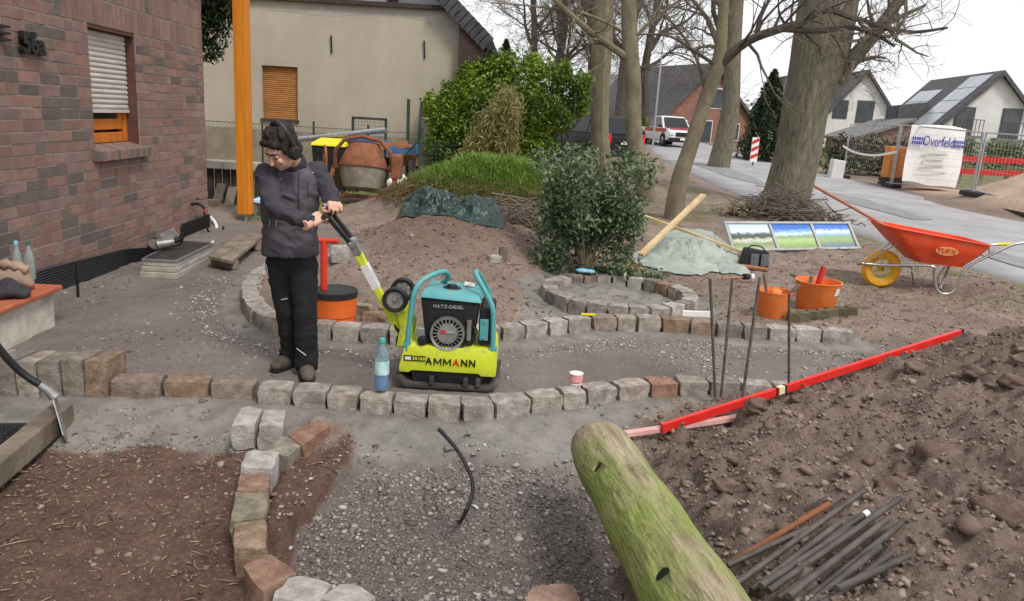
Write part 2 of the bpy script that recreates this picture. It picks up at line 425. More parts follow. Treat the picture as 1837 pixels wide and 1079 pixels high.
def gmask():
    x, y, m = GX, GY, GM
    n1 = fbm(x * 4, y * 4, 3, 21); n2 = fbm(x * 1.3, y * 1.3, 3, 22)
    conc = (1 - m['soil']) * (1 - sst(.13, .24, m['du'] + .05 * n1)) * (m['sf'] < 0)
    band = (m['sf'] > -.05) * (1 - sst(.42, .62, m['sf'] + .10 * n1 + .16 * n2 - .10 * sst(-1.2, -.2, x) * (1 - sst(.8, 1.6, x)))) * (1 - m['spoil'])
    band = band * (1 - sst(.0, .08, m['sl']))
    conc = np.maximum(conc, band); conc = np.maximum(conc, m['ring'] * sst(.2, .5, m['ring'] + .2 * n1)); conc = conc * (1 - m['spoil'])
    # wet concrete left of the ring, towards the upper edging
    wedge = [xy(P(a, b, .08)) for a, b in [(930, 562), (945, 540), (985, 515), (1050, 560), (1000, 585), (930, 585)]]
    conc = np.maximum(conc, sst(-.04, .04, sdpoly(x, y, wedge)))
    path = (1 - m['soil']) * (m['sf'] < 0) * (1 - m['spoil']) * (y < 11)
    pit = sst(-.03, .03, m['sp'] + .03 * n1) * (1 - m['spoil'])
    red = sst(.35, .7, m['sf'] + .2 * n1) * (x < 0.4) * (1 - pit) + 1.1 * np.clip(m['heap'], 0, 1) + .12 * m['soil']
    gr = m['bank'] * sst(.25, .5, m['bank'])
    verge = sst(1.6, .4, np.abs(x - (m['rn'] - 1.4))) * (y > 7) * sst(.0, .25, n2 - .02) * .75
    lawn = sst(9.5, 13.5, y) * (x < m['rn'] - .6) * sst(-.15, .2, n2) * .55
    farg = sst(.6, 2.5, x - m['rf']) * (1 - np.clip(m['sand'] * 3, 0, 1)) * sst(24, 27, y) * .9 + sst(26, 34, y) * (x < m['rn'] - 1) * .7
    gr = np.clip(np.maximum.reduce([gr, verge, lawn, farg]), 0, 1)
    sand = np.clip(m['sand'] * 2.2, 0, 1); sand = np.maximum(sand, sst(.15, .6, x - m['rf']) * (y < 27) * (x < m['rf'] + 4.5) * .75)
    dry = np.clip(m['spoil'], 0, 1)
    return conc, path, pit, np.clip(red, 0, 1), gr, sand, dry
conc, path_, pit, red, grs, sand, dry = gmask()

def ground_material():
    m = bpy.data.materials.new('soil_concrete_gravel'); m.use_nodes = True
    n = m.node_tree.nodes; l = m.node_tree.links; b = n['Principled BSDF']
    b.inputs['Specular IOR Level'].default_value = .2
    tc = n.new('ShaderNodeTexCoord')
    def noise(s, d=6, r=.62):
        z = n.new('ShaderNodeTexNoise'); z.inputs['Scale'].default_value = s; z.inputs['Detail'].default_value = d; z.inputs['Roughness'].default_value = r
        l.new(tc.outputs['Object'], z.inputs['Vector']); return z.outputs['Fac']
    def ramp(f, stops):
        r = n.new('ShaderNodeValToRGB'); e = r.color_ramp.elements
        e[0].position, e[0].color = stops[0]; e[1].position, e[1].color = stops[-1]
        for s in stops[1:-1]:
            q = e.new(s[0]); q.color = s[1]
        l.new(f, r.inputs['Fac']); return r.outputs[0]
    def mix(f, a, c, mode='MIX'):
        x = n.new('ShaderNodeMix'); x.data_type = 'RGBA'; x.blend_type = mode
        if isinstance(f, float): x.inputs[0].default_value = f
        else: l.new(f, x.inputs[0])
        l.new(a, x.inputs[6]); l.new(c, x.inputs[7]); return x.outputs[2]
    A = n.new('ShaderNodeVertexColor'); A.layer_name = 'zone_a'; B = n.new('ShaderNodeVertexColor'); B.layer_name = 'zone_b'
    sa = n.new('ShaderNodeSeparateColor'); sb = n.new('ShaderNodeSeparateColor'); l.new(A.outputs['Color'], sa.inputs[0]); l.new(B.outputs['Color'], sb.inputs[0])
    big = noise(1.4, 5); mid = noise(7, 6); fine = noise(42, 5, .7); vf = noise(130, 3, .7)
    def soft(mask, amt=.45):
        """break the border of a zone up with noise"""
        s = n.new('ShaderNodeMath'); s.operation = 'SUBTRACT'; l.new(fine, s.inputs[0]); s.inputs[1].default_value = .5
        a = n.new('ShaderNodeMath'); a.operation = 'MULTIPLY_ADD'; l.new(s.outputs[0], a.inputs[0]); a.inputs[1].default_value = amt; l.new(mask, a.inputs[2])
        r = n.new('ShaderNodeMapRange'); r.inputs[1].default_value = .3; r.inputs[2].default_value = .7; l.new(a.outputs[0], r.inputs[0]); return r.outputs[0]
    soil = mix(.5, ramp(mid, [(.3, rgb(112, 98, 89)), (.5, rgb(142, 125, 114)), (.72, rgb(166, 148, 136))]), ramp(fine, [(.3, rgb(102, 89, 81)), (.55, rgb(144, 127, 116)), (.75, rgb(176, 160, 148))]))
    redc = mix(.5, ramp(mid, [(.3, rgb(76, 58, 51)), (.52, rgb(106, 82, 72)), (.75, rgb(124, 104, 90))]), ramp(fine, [(.3, rgb(68, 53, 47)), (.55, rgb(110, 88, 77)), (.8, rgb(150, 130, 112))]))
    con = mix(.35, ramp(mid, [(.3, rgb(100, 96, 91)), (.52, rgb(132, 128, 122)), (.75, rgb(148, 144, 139))]), ramp(fine, [(.25, rgb(94, 90, 84)), (.7, rgb(148, 143, 137))]))
    pth = mix(.45, ramp(big, [(.3, rgb(108, 100, 95)), (.7, rgb(146, 136, 130))]), ramp(fine, [(.3, rgb(96, 89, 85)), (.6, rgb(138, 128, 123)), (.8, rgb(170, 162, 157))]))
    gra = mix(.5, ramp(fine, [(.3, rgb(72, 66, 64)), (.55, rgb(116, 106, 102)), (.75, rgb(165, 158, 154))]), ramp(vf, [(.3, rgb(78, 70, 68)), (.7, rgb(146, 136, 132))]))
    grass = mix(.5, ramp(mid, [(.3, rgb(88, 92, 58)), (.6, rgb(120, 118, 80)), (.8, rgb(140, 124, 96))]), ramp(fine, [(.3, rgb(70, 84, 44)), (.7, rgb(142, 136, 98))]))
    snd = mix(.5, ramp(mid, [(.3, rgb(168, 138, 114)), (.7, rgb(206, 182, 158))]), ramp(fine, [(.3, rgb(160, 132, 112)), (.7, rgb(210, 190, 170))]))
    dryc = mix(.5, ramp(mid, [(.3, rgb(102, 88, 80)), (.55, rgb(130, 114, 105)), (.78, rgb(148, 132, 122))]), ramp(fine, [(.3, rgb(88, 74, 67)), (.55, rgb(128, 111, 101)), (.78, rgb(156, 140, 130))]))
    c = mix(soft(sb.outputs[0]), soil, redc); c = mix(soft(sa.outputs[1]), c, pth); c = mix(soft(B.outputs['Alpha']), c, dryc)
    c = mix(soft(sa.outputs[0], .3), c, con); c = mix(soft(sa.outputs[2]), c, gra); c = mix(soft(sb.outputs[1], .9), c, grass); c = mix(soft(sb.outputs[2]), c, snd)
    damp = ramp(noise(.75, 6, .6), [(.36, (.80, .79, .78, 1)), (.62, (1.06, 1.06, 1.06, 1))]); c = mix(1.0, c, damp, 'MULTIPLY')
    l.new(c, b.inputs['Base Color'])
    rr = n.new('ShaderNodeMapRange'); rr.inputs[3].default_value = .95; rr.inputs[4].default_value = .62; l.new(sa.outputs[0], rr.inputs[0]); l.new(rr.outputs[0], b.inputs['Roughness'])
    ad = n.new('ShaderNodeMath'); ad.operation = 'MULTIPLY_ADD'; l.new(vf, ad.inputs[0]); ad.inputs[1].default_value = .35; l.new(fine, ad.inputs[2])
    bs = n.new('ShaderNodeMapRange'); bs.inputs[3].default_value = .75; bs.inputs[4].default_value = .3; l.new(sa.outputs[0], bs.inputs[0])
    bp = n.new('ShaderNodeBump'); bp.inputs['Distance'].default_value = .03; l.new(bs.outputs[0], bp.inputs['Strength']); l.new(ad.outputs[0], bp.inputs['Height']); l.new(bp.outputs[0], b.inputs['Normal'])
    return m
MATS['ground'] = ground_material()
ground = npmesh('ground', np.stack([GX, GY, GZ], -1).reshape(-1, 3), faces, 'ground', smooth=True)
ground['kind'] = 'structure'
for nm, arr in (('zone_a', (conc, path_, pit, 1 + 0 * conc)), ('zone_b', (red, grs, sand, dry))):
    ca = ground.data.color_attributes.new(nm, 'FLOAT_COLOR', 'POINT')
    ca.data.foreach_set('color', np.stack([np.broadcast_to(a, GX.shape) for a in arr], -1).astype(np.float32).ravel())

# the road: asphalt sheet with worn edge, pale from dust
mat('asphalt', rgb(138, 136, 138), rgb(168, 166, 166), rough=.85, scale=.9, bump=.25, bscale=120, contrast=(.3, .7), col3=rgb(120, 117, 116), bdist=.01)
yr = np.concatenate([np.arange(-8, 40, .4), np.arange(40, 120, 2), np.arange(120, 420, 20)])
rv = []; 
for yy in yr:
    a, b_ = float(ip(RNEAR, yy)), float(ip(RFAR, yy)); w = .10 * float(fbm(yy * 1.1, 3.3, 3, 31))
    for k in range(-1, 10):
        t = min(1, max(0, k / 8)); xx = (a + w) * (1 - t) + b_ * t + (-.03 if k < 0 else (.03 if k > 8 else 0))
        rv.append((xx, yy, float(road_z(yy)) + (.006 + .05 * math.sin(math.pi * t) if 0 <= k <= 8 else -.15)))
rf_ = [(i * 11 + k, i * 11 + k + 1, (i + 1) * 11 + k + 1, (i + 1) * 11 + k) for i in range(len(yr) - 1) for k in range(10)]
road = npmesh('road', rv, rf_, 'asphalt', smooth=True); road['kind'] = 'structure'
mat('asphalt_dark', rgb(124, 122, 123), rgb(146, 144, 145), rough=.9, scale=4, bump=.3, bscale=90)
for (px, py, ln, wd) in ((1780, 455, 2.3, .35), (1560, 372, 3.2, .5), (1300, 318, 5.0, .6)):   # tar repair patches
    q = P(px, py, .05); mb = MB(); n_ = 14
    zz = lambda v: float(road_z(v.y)) + .017 + .05 * math.sin(math.pi * min(1, max(0, (v.x - ip(RNEAR, v.y)) / (ip(RFAR, v.y) - ip(RNEAR, v.y)))))
    ring_ = []
    for k in range(n_):
        a = 2 * math.pi * k / n_; v = Vector((q.x + wd * math.cos(a) * random.uniform(.75, 1.1), q.y + ln * math.sin(a) * random.uniform(.8, 1.1), 0)); v.z = zz(v); ring_.append(v)
    mb.add(ring_, [tuple(range(n_))]); o = mb.build('road_patch', 'asphalt_dark', road)

# ------------------------------------------------------------------ loose stones, clods, straw
ICO = None
def ico_base(sub):
    bm = bmesh.new(); bmesh.ops.create_icosphere(bm, subdivisions=sub, radius=1)
    v = np.array([q.co[:] for q in bm.verts]); f = np.array([[w.index for w in q.verts] for q in bm.faces]); bm.free(); return v, f
ICO1, ICO2 = ico_base(1), ico_base(2)
def pebbles(name, pts, size, m, base=ICO1, flat=.65, jit=.28, sink=.25, parent=None):
    pts = np.asarray(pts); size = np.asarray(size); N = len(pts); bv, bf = base; K = len(bv)
    v = np.repeat(bv[None], N, 0) * (1 + jit * (np.random.rand(N, K, 1) - .5) * 2)
    v[:, :, 2] *= flat; v *= (np.random.rand(N, 1, 3) * .7 + .65)
    a = np.random.rand(N) * 6.283; c, s = np.cos(a)[:, None], np.sin(a)[:, None]
    t = (np.random.rand(N, 1) - .5) * 1.0; v[:, :, 2] += v[:, :, 0] * t * .5
    x, y = v[:, :, 0] * c - v[:, :, 1] * s, v[:, :, 0] * s + v[:, :, 1] * c
    v = np.stack([x, y, v[:, :, 2]], -1) * size[:, None, None]
    z, _ = gz(pts[:, 0], pts[:, 1])
    v += np.stack([pts[:, 0], pts[:, 1], z + size * flat * (1 - sink) * .6], -1)[:, None, :]
    f = (bf[None] + (np.arange(N) * K)[:, None, None]).reshape(-1, 3)
    o = npmesh(name, v.reshape(-1, 3), f, m, parent); o['kind'] = 'stuff'; return o
varmat('gravel_mix', [rgb(84, 76, 72), rgb(104, 95, 90), rgb(118, 108, 102), rgb(130, 121, 115), rgb(158, 150, 145)], rough=.85)
varmat('gravel_pale', [rgb(106, 98, 94), rgb(138, 130, 126), rgb(158, 151, 147), rgb(182, 177, 173)], rough=.85)
varmat('clods', [rgb(100, 84, 75), rgb(120, 103, 93), rgb(132, 115, 105), rgb(150, 136, 126)], rough=.95, spec=.1)
varmat('red_crumbs', [rgb(84, 69, 62), rgb(112, 94, 85), rgb(132, 114, 104), rgb(160, 144, 131)], rough=.95, spec=.1)
varmat('straw', [rgb(120, 96, 78), rgb(160, 138, 112), rgb(190, 170, 142), rgb(90, 70, 56)], rough=.9)
rs = np.random.RandomState(5)
def scatter(n, box, keep):
    p = np.stack([rs.uniform(box[0], box[1], n), rs.uniform(box[2], box[3], n)], -1)
    k = keep(p[:, 0], p[:, 1], gz(p[:, 0], p[:, 1], False)[1]); return p[rs.rand(n) < k]
def lg(n, med, sig): return np.clip(np.random.lognormal(math.log(med), sig, n), .003, .15)
# gravel in the round pit; pale drifts
cl = lambda x, y, s, t: sst(t, t + .25, fbm(x * s, y * s, 3, 41))
p = scatter(21000, (-1.3, 1.1, 1.6, 4.2), lambda x, y, m: sst(-.02, .05, m['sp']) * (1 - m['spoil']))
pebbles('gravel', p, lg(len(p), .0070, .36), 'gravel_mix', jit=.5, flat=.5, sink=.5)['label'] = 'grey gravel lying in the round pit'
p = scatter(4200, (-1.3, 1.1, 1.6, 4.3), lambda x, y, m: sst(-.12, .05, m['sp']) * (1 - m['spoil']) * np.clip(cl(x, y, 2.1, .12) * .8 + .8 * np.exp(-np.abs(m['sp'] - .05) * 9) * (y > 3.2) + .06, 0, 1))
pebbles('pale_gravel', p, lg(len(p), .0092, .36), 'gravel_pale', jit=.5, flat=.55)['label'] = 'pale gravel drifts in the round pit'
# path: gravel along the upper edging, along the lower edging, and by the house
p = scatter(60000, (-3.2, 3.3, 4.3, 7.6), lambda x, y, m: (1 - m['soil']) * (m['sf'] < -.02) * (m['du'] > .17) * (m['spoil'] < .2) * np.clip(
    1.0 * np.exp(-((m['du'] - .30) / .10) ** 2) * (.35 + .7 * cl(x, y, 2.6, -.05)) + .025 + .5 * np.exp(-((m['sf'] + .28) / .09) ** 2) * cl(x, y, 2.2, -.05) + .55 * np.exp(-((x - 1.45) / .35) ** 2 - ((y - 5.75) / .3) ** 2), 0, 1) * .55)
pebbles('path_gravel', p, np.clip(lg(len(p), .0078, .36), 0, .018), 'gravel_pale', jit=.45, flat=.55)['label'] = 'pale gravel along the edging of the path'
p = scatter(9000, (-4.2, -.6, 4.2, 9.5), lambda x, y, m: (1 - m['soil']) * (m['sf'] < -.02) * np.clip(.10 + .6 * cl(x, y, 1.5, .12) + .9 * np.exp(-((x - (-3.82 - .05 * (y - 7))) / .16) ** 2) * (y < 8.6), 0, 1) * .6)
pebbles('dark_gravel', p, np.clip(lg(len(p), .0078, .42), 0, .02), 'gravel_mix', jit=.5, flat=.5, sink=.5)['label'] = 'grey gravel strewn over the path by the house'
varmat('mortar_crumbs', [rgb(92, 88, 82), rgb(122, 117, 110), rgb(140, 135, 128), rgb(158, 153, 147)], rough=.95)
p = scatter(16000, (-3.2, 2.2, 2.9, 5.2), lambda x, y, m: (m['sf'] > .03) * (1 - sst(.5, .85, m['sf'])) * (1 - m['spoil']) * np.clip(.05 + 1.1 * np.exp(-((m['sf'] - .58) / .14) ** 2) * (.3 + .7 * cl(x, y, 2.4, -.1)) + .35 * cl(x, y, 3.1, .14), 0, 1) * .7)
pebbles('mortar_crumbs', p, np.clip(lg(len(p), .0065, .45), 0, .022), 'mortar_crumbs', jit=.5, flat=.6, sink=.4)['label'] = 'crumbs of mortar on the concrete bed'
# spoil heap
p = scatter(30000, (.5, 4.6, 1.4, 6.2), lambda x, y, m: m['spoil'])
sz = np.clip(np.random.lognormal(math.log(.0062), .5, len(p)), .003, .022); pebbles('soil_crumbs', p, sz, 'clods', flat=.6, jit=.5, sink=.6)['label'] = 'crumbs of soil and small stones on the spoil heap'
p = scatter(620, (.5, 5.0, 1.2, 6.4), lambda x, y, m: m['spoil'])
sz = np.clip(np.random.lognormal(math.log(.018), .45, len(p)), .011, .06); pebbles('soil_clods', p, sz, 'clods', base=ICO1, flat=.6, jit=.55, sink=1.1)['label'] = 'bigger clods and stones on the spoil heap'
big = []; ICO3 = ico_base(3)
for k in range(46):
    x_, y_ = rs.uniform(.9, 3.6), rs.uniform(1.7, 5.2); 
    if not (x_ < 1.75 and y_ < 2.75): big.append((x_, y_))
big = np.array(big); zb_, mb_ = gz(big[:, 0], big[:, 1]); vv, ff = [], []; bv, bf = ICO3
for k in range(len(big)):
    if mb_['spoil'][k] < .6: continue
    r_ = rs.choice([.035, .045, .06, .08, .11], p=[.3, .3, .22, .12, .06]); ph_ = rs.rand(6) * 9
    n_ = 1 + .22 * np.sin(bv[:, 0] * 2.6 + ph_[0]) * np.sin(bv[:, 1] * 2.9 + ph_[1]) + .14 * np.sin(bv[:, 2] * 5 + ph_[2] + bv[:, 0] * 4) + .10 * np.sin(bv[:, 1] * 9 + ph_[3]) * np.sin(bv[:, 0] * 8 + ph_[4]) + .05 * rs.normal(size=len(bv))
    q_ = bv * n_[:, None] * r_ * np.array([1.15, .9, .75]); vv.append(q_ + np.array([big[k, 0], big[k, 1], zb_[k] + r_ * .12])); ff.append(bf + len(bv) * (len(vv) - 1))
mat('clod_big', rgb(96, 80, 71), rgb(126, 107, 96), rough=.98, scale=14, bump=.8, bscale=50, col3=rgb(142, 124, 112))
o = npmesh('soil_lumps', np.concatenate(vv), np.concatenate(ff), 'clod_big', smooth=True); o['kind'] = 'stuff'; o['label'] = 'large lumps of earth on the spoil heap'
# garden soil, heap and foreground earth
p = scatter(34000, (-3.0, 7.0, 5.9, 11.0), lambda x, y, m: m['soil'] * (m['rr'] > RRAD + .2) * (x < m['rn'] - .3) * (.25 + .6 * np.clip(m['heap'] * 2.6, 0, 1)))
pebbles('garden_crumbs', p, np.clip(lg(len(p), .007, .5), 0, .03), 'red_crumbs', flat=.6, jit=.5, sink=.6)['label'] = 'crumbs of brown garden soil'
p = scatter(14000, (-3.4, .2, 1.5, 4.3), lambda x, y, m: sst(.3, .6, m['sf']) * (m['sp'] < -.02) * .6)
pebbles('earth_crumbs', p, np.clip(lg(len(p), .0045, .5), 0, .016), 'red_crumbs', flat=.6, jit=.5, sink=.6)['label'] = 'crumbs on the reddish earth in front'
def straws(name, pts, L, m, label, wmul=1.0):
    N = len(pts); a = np.random.rand(N) * 6.283; L = np.asarray(L); w = .0022 * wmul * (.7 + np.random.rand(N))
    z, _ = gz(pts[:, 0], pts[:, 1]); dx, dy = np.cos(a), np.sin(a); v = []
    lift = np.random.rand(N) * .012
    bend = (np.random.rand(N) - .5) * .4
    for (t, sd) in ((-.5, -1), (-.5, 1), (0, -1), (0, 1), (.5, -1), (.5, 1)):
        off = bend * L * (1 - 4 * t * t) * .5
        v.append(np.stack([pts[:, 0] + dx * L * t - dy * (w * sd + off), pts[:, 1] + dy * L * t + dx * (w * sd + off), z + .006 + lift * (t + .5)], -1))
    v.append(v[2] * .5 + v[3] * .5 + np.array([0, 0, .004]))
    v = np.stack(v, 1).reshape(-1, 3)
    f = np.array([[0, 1, 3, 2], [2, 3, 5, 4], [0, 2, 6, 1], [4, 5, 6, 3]])
    o = npmesh(name, v, (f[None] + (np.arange(N) * 7)[:, None, None]).reshape(-1, 4), m); o['kind'] = 'stuff'; o['label'] = label; return o
p = scatter(2600, (-3.4, -.2, 1.5, 4.3), lambda x, y, m: sst(.3, .6, m['sf']) * (m['sp'] < -.02) * (.3 + .7 * cl(x, y, 1.6, -.1)))
straws('straw_bits', p, np.clip(np.random.lognormal(math.log(.035), .6, len(p)), .012, .16), 'straw', 'straw and twig bits on the reddish earth')
p = scatter(2400, (-1, 6.3, 6.4, 13), lambda x, y, m: m['soil'] * (x < m['rn'] - .4) * .8)
straws('dry_litter', p, np.clip(np.random.lognormal(math.log(.05), .6, len(p)), .02, .25), 'straw', 'dry leaf and twig litter in the garden', 2)
# ------------------------------------------------------------------ hewn stones
def cube_grid(n):
    key = {}; vs = []; fs = []
    def vid(p):
        if p not in key: key[p] = len(vs); vs.append(p)
        return key[p]
    for ax in range(3):
        for side in (0, n):
            for i in range(n):
                for j in range(n):
                    q = []
                    for (a, b) in ((i, j), (i + 1, j), (i + 1, j + 1), (i, j + 1)):
                        p = [0, 0, 0]; p[ax] = side; p[(ax + 1) % 3] = a; p[(ax + 2) % 3] = b; q.append(vid(tuple(p)))
                    fs.append(tuple(q) if side else tuple(q[::-1]))
    return vs, fs
CG3 = cube_grid(3); CG2 = cube_grid(2); CG4 = cube_grid(4)
def hewn(c8, jit=.006, rnd=.10, cg=None):
    """rough block inside eight corners (bottom 4, top 4, counter-clockwise)"""
    cg = cg or CG4; rnd *= .6
    vs, fs = cg; n = max(max(v) for v in vs); out = []
    ph = [random.uniform(0, 9) for _ in range(4)]
    for v in vs:
        t = [q / n for q in v]
        # draw corners in a little
        e = [(abs(q - .5) * 2) ** 6 for q in t]; s = [t[i] + (.5 - t[i]) * rnd * .5 * (e[(i + 1) % 3] + e[(i + 2) % 3]) * .5 * e[i] * 2 for i in range(3)]
        x, y, z = s
        p = Vector((0, 0, 0))
        for k, (a, b, c) in enumerate(((0, 0, 0), (1, 0, 0), (1, 1, 0), (0, 1, 0), (0, 0, 1), (1, 0, 1), (1, 1, 1), (0, 1, 1))):
            p += c8[k] * ((x if a else 1 - x) * (y if b else 1 - y) * (z if c else 1 - z))
        p += Vector((math.sin(ph[0] + t[1] * 5 + t[2] * 4), math.sin(ph[1] + t[0] * 6 + t[2] * 3.3), .5 * math.sin(ph[2] + t[0] * 5 + t[1] * 4))) * jit * .7
        p += Vector([random.gauss(0, jit * .55) for _ in range(3)])
        out.append(p)
    return MB().add(out, fs)
def granite(name, a, b, c, red=.05):
    return mat(name, rgb(*a), rgb(*b), rough=.9, scale=16, bump=.8, bscale=60, rnd=.09, hue=.3, col3=rgb(*c), contrast=(.34, .56), bdist=.016, detail=8)
granite('granite_grey', (124, 116, 109), (158, 150, 142), (182, 175, 168)); granite('granite_pale', (142, 135, 127), (172, 165, 157), (192, 187, 180))
granite('granite_brown', (114, 97, 83), (143, 125, 110), (164, 147, 132)); granite('granite_red', (122, 92, 77), (152, 121, 104), (170, 145, 128))
granite('granite_green', (110, 103, 86), (142, 133, 114), (160, 152, 134)); granite('granite_dark', (104, 97, 90), (134, 126, 118), (152, 145, 137))
def smat(k=None):
    return k or random.choices(['granite_grey', 'granite_pale', 'granite_brown', 'granite_dark'], [5, 3, 1, 1.6])[0]
def row_stone(parent, A, B, depth, h, m, back=None, jit=.005):
    d = (B - A).normalized(); n = back if back else Vector((-d.y, d.x, 0))
    A = A - d * .001 + n * random.uniform(-.008, .008); B = B + d * .001 + n * random.uniform(-.008, .008); dz = Vector((0, 0, random.uniform(-.006, .006))); A = A + dz; B = B + dz
    dep = depth * random.uniform(.92, 1.08); t = .02
    k = (B - A).length * random.uniform(.0, .05)
    dn = Vector((0, 0, -h)); i_ = d * t * .5
    c = [A + dn + i_ - n * .006, B + dn - i_ - n * .006, B + n * dep + dn - d * k, A + n * dep + dn + d * k, A.copy(), B.copy(), B + n * dep - d * k, A + n * dep + d * k]
    return hewn(c, jit).build('curb_stone', m, parent, w=True, smooth=True)

low = thing('stone_edging', 'lower row of hewn granite blocks in front of the plate compactor', 'edging', P(840, 730, 0), 'granite edgings')
for i, (a, b, y0, y1) in enumerate(LOW):
    k = 'granite_brown' if i < 3 else ('granite_red' if i == 15 else smat(random.choices(['granite_grey', 'granite_pale', None], [5, 3, 1])[0] if i < 15 else 'granite_grey' if i not in (17,) else 'granite_dark'))
    row_stone(low, P(a, y0, ZL), P(b, y1, ZL), .155, .15, k)
up = thing('stone_edging', 'upper row of granite blocks curving round behind the man to the ring', 'edging', P(1000, 590, 0), 'granite edgings')
for (a, b, y0, y1) in UPP: row_stone(up, P(a, y0, ZU), P(b, y1, ZU), .15, .15, smat())
ap = [P(a, b, ZU) for a, b in ARC]
ap = catmull(ap, 6); L_ = [0]
for i in range(1, len(ap)): L_.append(L_[-1] + (ap[i] - ap[i - 1]).length)
ns = int(round(L_[-1] / .225))
def at_len(pts, L, s):
    for i in range(1, len(L)):
        if L[i] >= s: return pts[i - 1].lerp(pts[i], (s - L[i - 1]) / max(1e-6, L[i] - L[i - 1]))
    return pts[-1].copy()
for k in range(ns): row_stone(up, at_len(ap, L_, L_[-1] * k / ns), at_len(ap, L_, L_[-1] * (k + 1) / ns), .16, .15, smat('granite_grey'))

# tall blocks at the left end of the lower row
tall = thing('stone_edging', 'row of tall grey stone blocks with pale joints at the left edge', 'edging', P(120, 712, 0), 'granite edgings')
for i, (a, b) in enumerate(TALLB):
    A, B = P(a + 1, 712.5 - .0 * i, 0), P(b - .5, 712.5, 0); dep = .22; n = Vector((.05, 1, 0)); top = Vector((0, 0, .225 + random.uniform(-.008, .008)))
    c = [A + Vector((0, 0, -.05)), B + Vector((0, 0, -.05)), B + n * dep + Vector((0, 0, -.05)), A + n * dep + Vector((0, 0, -.05)), A + top, B + top, B + n * dep + top, A + n * dep + top]
    hewn(c, .004, .08, CG4).build('tall_block', 'granite_brown' if i == 5 else random.choice(['granite_dark', 'granite_grey', 'granite_dark']), tall, w=True, smooth=True)

# ring of blocks on the soil
ring = thing('stone_ring', 'round ring of granite blocks bedded in wet concrete', 'edging', (RC.x, RC.y, .05), 'granite edgings')
nr = 24
for k in range(nr):
    a0 = 2 * math.pi * (k + .04 * random.uniform(-1, 1)) / nr; a1 = 2 * math.pi * (k + 1 + .04 * random.uniform(-1, 1)) / nr
    ro, ri = RRAD + random.uniform(-.012, .012), RRAD - .155 + random.uniform(-.012, .012); zt = .168 + random.uniform(-.006, .006)
    g = .010 / RRAD
    pt = lambda r_, a_, z_: Vector((RC.x + r_ * math.cos(a_), RC.y + r_ * math.sin(a_), z_))
    c = [pt(ri, a1 - g, .02), pt(ri, a0 + g, .02), pt(ro, a0 + g, .02), pt(ro, a1 - g, .02), pt(ri, a1 - g, zt), pt(ri, a0 + g, zt), pt(ro, a0 + g, zt), pt(ro, a1 - g, zt)]
    hewn(c, .005).build('curb_stone', smat('granite_brown' if k in (2, 7) else random.choice(['granite_grey', 'granite_pale', 'granite_grey', 'granite_dark'])), ring, w=True, smooth=True)

# foreground curve of square setts, top faces measured one by one
z3 = lambda x, y: (400 + x / 2.457, 640 + y / 2.457)
SETT = [([(290, 345), (355, 385), (465, 300), (400, 285)], 'granite_red', .09), ([(205, 410), (290, 432), (352, 372), (262, 350)], 'granite_green', .08),
        ([(78, 480), (215, 492), (245, 415), (110, 413)], 'granite_pale', .09), ([(62, 582), (190, 588), (202, 515), (86, 510)], 'granite_red', .07),
        ([(38, 722), (180, 702), (200, 592), (60, 594)], 'granite_green', .06), ([(52, 842), (192, 842), (182, 716), (50, 738)], 'granite_brown', .06),
        ([(90, 925), (178, 1032), (316, 948), (205, 865)], 'granite_red', .07), ([(215, 1048), (400, 1105), (482, 1000), (320, 958)], 'granite_pale', .06), ([(437, 1058), (600, 1130), (668, 1045), (540, 988)], 'granite_pale', .06)]
arc = thing('sett_curve', 'curved row of reddish and green square setts round the gravel pit in front', 'edging', P(470, 900, 0), 'granite edgings')
for q, m, zt in SETT:
    t = [P(*z3(*c_), zt) for c_ in q]; ce = sum(t, Vector()) / 4; t = [ce + (v - ce) * 1.09 for v in t]
    bt = [ce + (v - ce) * .96 + Vector((0, 0, -.16)) for v in t]
    hewn(bt + t, .005, .12, CG4).build('sett', m, arc, w=True, smooth=True)
for (q, lb) in (([(35, 306), (140, 300), (180, 226), (85, 216)], 'pale loose granite block, left one of the pair by the lower edging'), ([(153, 302), (262, 308), (280, 232), (186, 227)], 'pale loose granite block, right one of the pair by the lower edging')):
    t = [P(*z3(*c_), .10) for c_ in q]; ce = sum(t, Vector()) / 4; zb = gzs(ce.x, ce.y) - .005
    bt = [ce + (v - ce) * .98 + Vector((0, 0, zb - .10)) for v in t]
    mb = hewn(bt + t, .005, .10, CG4); ce.z = zb; mb.v = [v - ce for v in mb.v]
    o = mb.build('granite_block', 'granite_pale', smooth=True); o.location = ce; tag(o, lb, 'block', 'loose granite blocks')
q = [P(a, b, .0) for a, b in ((935, 1079), (1050, 1090), (1030, 1045), (960, 1050))]; ce = sum(q, Vector()) / 4
mb = hewn([v + Vector((0, 0, -.14)) for v in q] + q, .006, .12); ce.z = gzs(ce.x, ce.y); mb.v = [v - ce for v in mb.v]
o = mb.build('granite_block', 'granite_red', smooth=True); o.location = ce; tag(o, 'reddish stone half out of view at the bottom edge beside the log', 'block')
# small mossy kerb behind the buckets
moss = thing('mossy_kerb', 'short line of small mossy paving stones behind the orange bucket', 'edging', G(1470, 572), 'granite edgings')
mat('moss_stone', rgb(84, 78, 60), rgb(112, 104, 82), rough=.95, scale=14, bump=.6, bscale=50, rnd=.15, col3=rgb(88, 92, 52))
for i, (px, py) in enumerate(((1422, 576), (1438, 575), (1456, 573), (1474, 571), (1490, 569), (1507, 567), (1525, 566))):
    q = G(px, py); hewn([q + Vector((a * .052, b * .05, c)) for c in (-.06, .085) for (a, b) in ((-1, -1), (1, -1), (1, 1), (-1, 1))], .004, .12, CG2).build('kerb_stone', 'moss_stone', moss, w=True, smooth=True)

